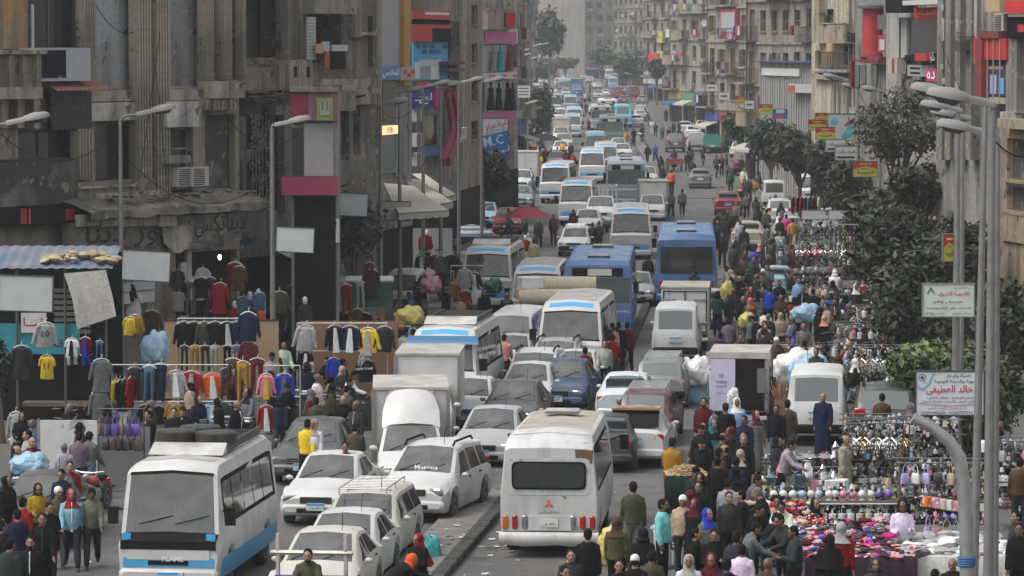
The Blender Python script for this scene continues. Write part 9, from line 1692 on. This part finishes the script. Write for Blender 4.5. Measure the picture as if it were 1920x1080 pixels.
def single_out(objs):
	"""Same words for several things: say which by their order from the left in the photograph."""
	by={}
	for o in objs:by.setdefault(o['label'],[]).append(o)
	for lb,os_ in by.items():
		if len(os_)<2:continue
		os_.sort(key=lambda o:project(o.matrix_basis.translation)[0]);n=len(os_)
		for i,o in enumerate(os_):
			w='leftmost'if i==0 else 'rightmost'if i==n-1 else(ORD[i]if i<len(ORD)else '%dth'%(i+1))+' from left'
			words_=lb.split();o['label']=' '.join(words_[:16-len(w.split())]if len(words_)+len(w.split())>16 else words_)+', '+w
def thin_crowd(keep=296):
	"""The nearest people stay one by one; those farther off become one distant crowd."""
	import numpy as np
	far=sorted(PEOPLE,key=lambda t:t[0].location.y)[keep:];names=[];small=SMALL;kids={};dead=[];V,LI,LT,MI=[],[],[],[];nv=0
	for o in C.objects:
		if o.parent is not None:kids.setdefault(o.parent.name,[]).append(o)
	for root,_,_ in far:
		for ch in kids.get(root.name,[]):
			c=tuple(round(v,2)for v in ch.color[:3])
			if c not in names:names.append(c)
			k=ch.data.name
			a,b,l=small[k];M=np.array(root.matrix_basis@ch.matrix_basis);V.append(a@M[:3,:3].T+M[:3,3]);LI.append(b+nv);LT.append(l);MI.append(np.full(len(l),names.index(c)));nv+=len(a)
			dead.append(ch)
		dead.append(root)
	bpy.data.batch_remove(dead)
	V,LI,LT,MI=(np.concatenate(x)for x in(V,LI,LT,MI));me=bpy.data.meshes.new('distant_crowd');me.vertices.add(len(V));me.vertices.foreach_set('co',V.ravel());me.loops.add(len(LI));me.loops.foreach_set('vertex_index',LI);me.polygons.add(len(LT));me.polygons.foreach_set('loop_start',np.concatenate(([0],np.cumsum(LT)[:-1])));me.update(calc_edges=True)
	for c in names:me.materials.append(fixed('crowd_%03d_%03d_%03d'%tuple(int(v*100)for v in c),c,.85))
	me.polygons.foreach_set('material_index',MI);me.polygons.foreach_set('use_smooth',[True]*len(LT));me.validate();me.update()
	o=kind(obj('distant_crowd',me),'stuff');o['label']='distant crowd on the road and pavements beyond the buses'
	gone=set(id(t)for t in far);PEOPLE[:]=[t for t in PEOPLE if id(t)not in gone]
DOES=('standing','walking','leaning over','hands up front','one arm raised','bending low','sitting','riding')
def label_all():
	for o,wh,ex in PEOPLE:
		rel,x,y=near_anchor(o.location);base=o['label'];body,does=base.split(' in ',1)
		r=' '+rel;d0=next((q for q in DOES if does.endswith(' '+q)),'');cl=does[:-len(d0)-1]if d0 else does;short=cl.split(' and ')[0]
		for t in(cl+' '+d0,short+' '+d0,short,short.split(', ')[0]+' '+d0):
			o['label']='person in '+t+r
			if len(o['label'].split())<=13:break
	single_out([o for o,_,_ in PEOPLE]);single_out([o for o,auto in ITEMS])
	single_out([v for v,_,_ in VEHICLES])
# ================================================================ air: smoke and dust down the street
def build_haze():
	m=bpy.data.materials.new('haze');m.use_nodes=True;nt=m.node_tree;nt.nodes.remove(nt.nodes['Principled BSDF']);v=nt.nodes.new('ShaderNodeVolumePrincipled');v.inputs['Color'].default_value=(.78,.81,.84,1);v.inputs['Density'].default_value=.0003;v.inputs['Anisotropy'].default_value=.1
	nt.links.new(v.outputs[0],nt.nodes['Material Output'].inputs['Volume'])
	o=obj('haze',MB().box(-420,420,-80,2300,-1.0,48).mesh('haze',[m],0));kind(o,'stuff');o['label']='pale dust and smoke haze over the street'
def main():
	build_people();shrink_all();build_vehicles();build_garments();build_goods();bpy.context.view_layer.update()
	build_ground();build_left();build_right();build_trees();build_haze()
	build_lamps();build_traffic();build_left_market();build_right_market();build_crowd()
	drop_protos();thin_crowd();label_all()
main()
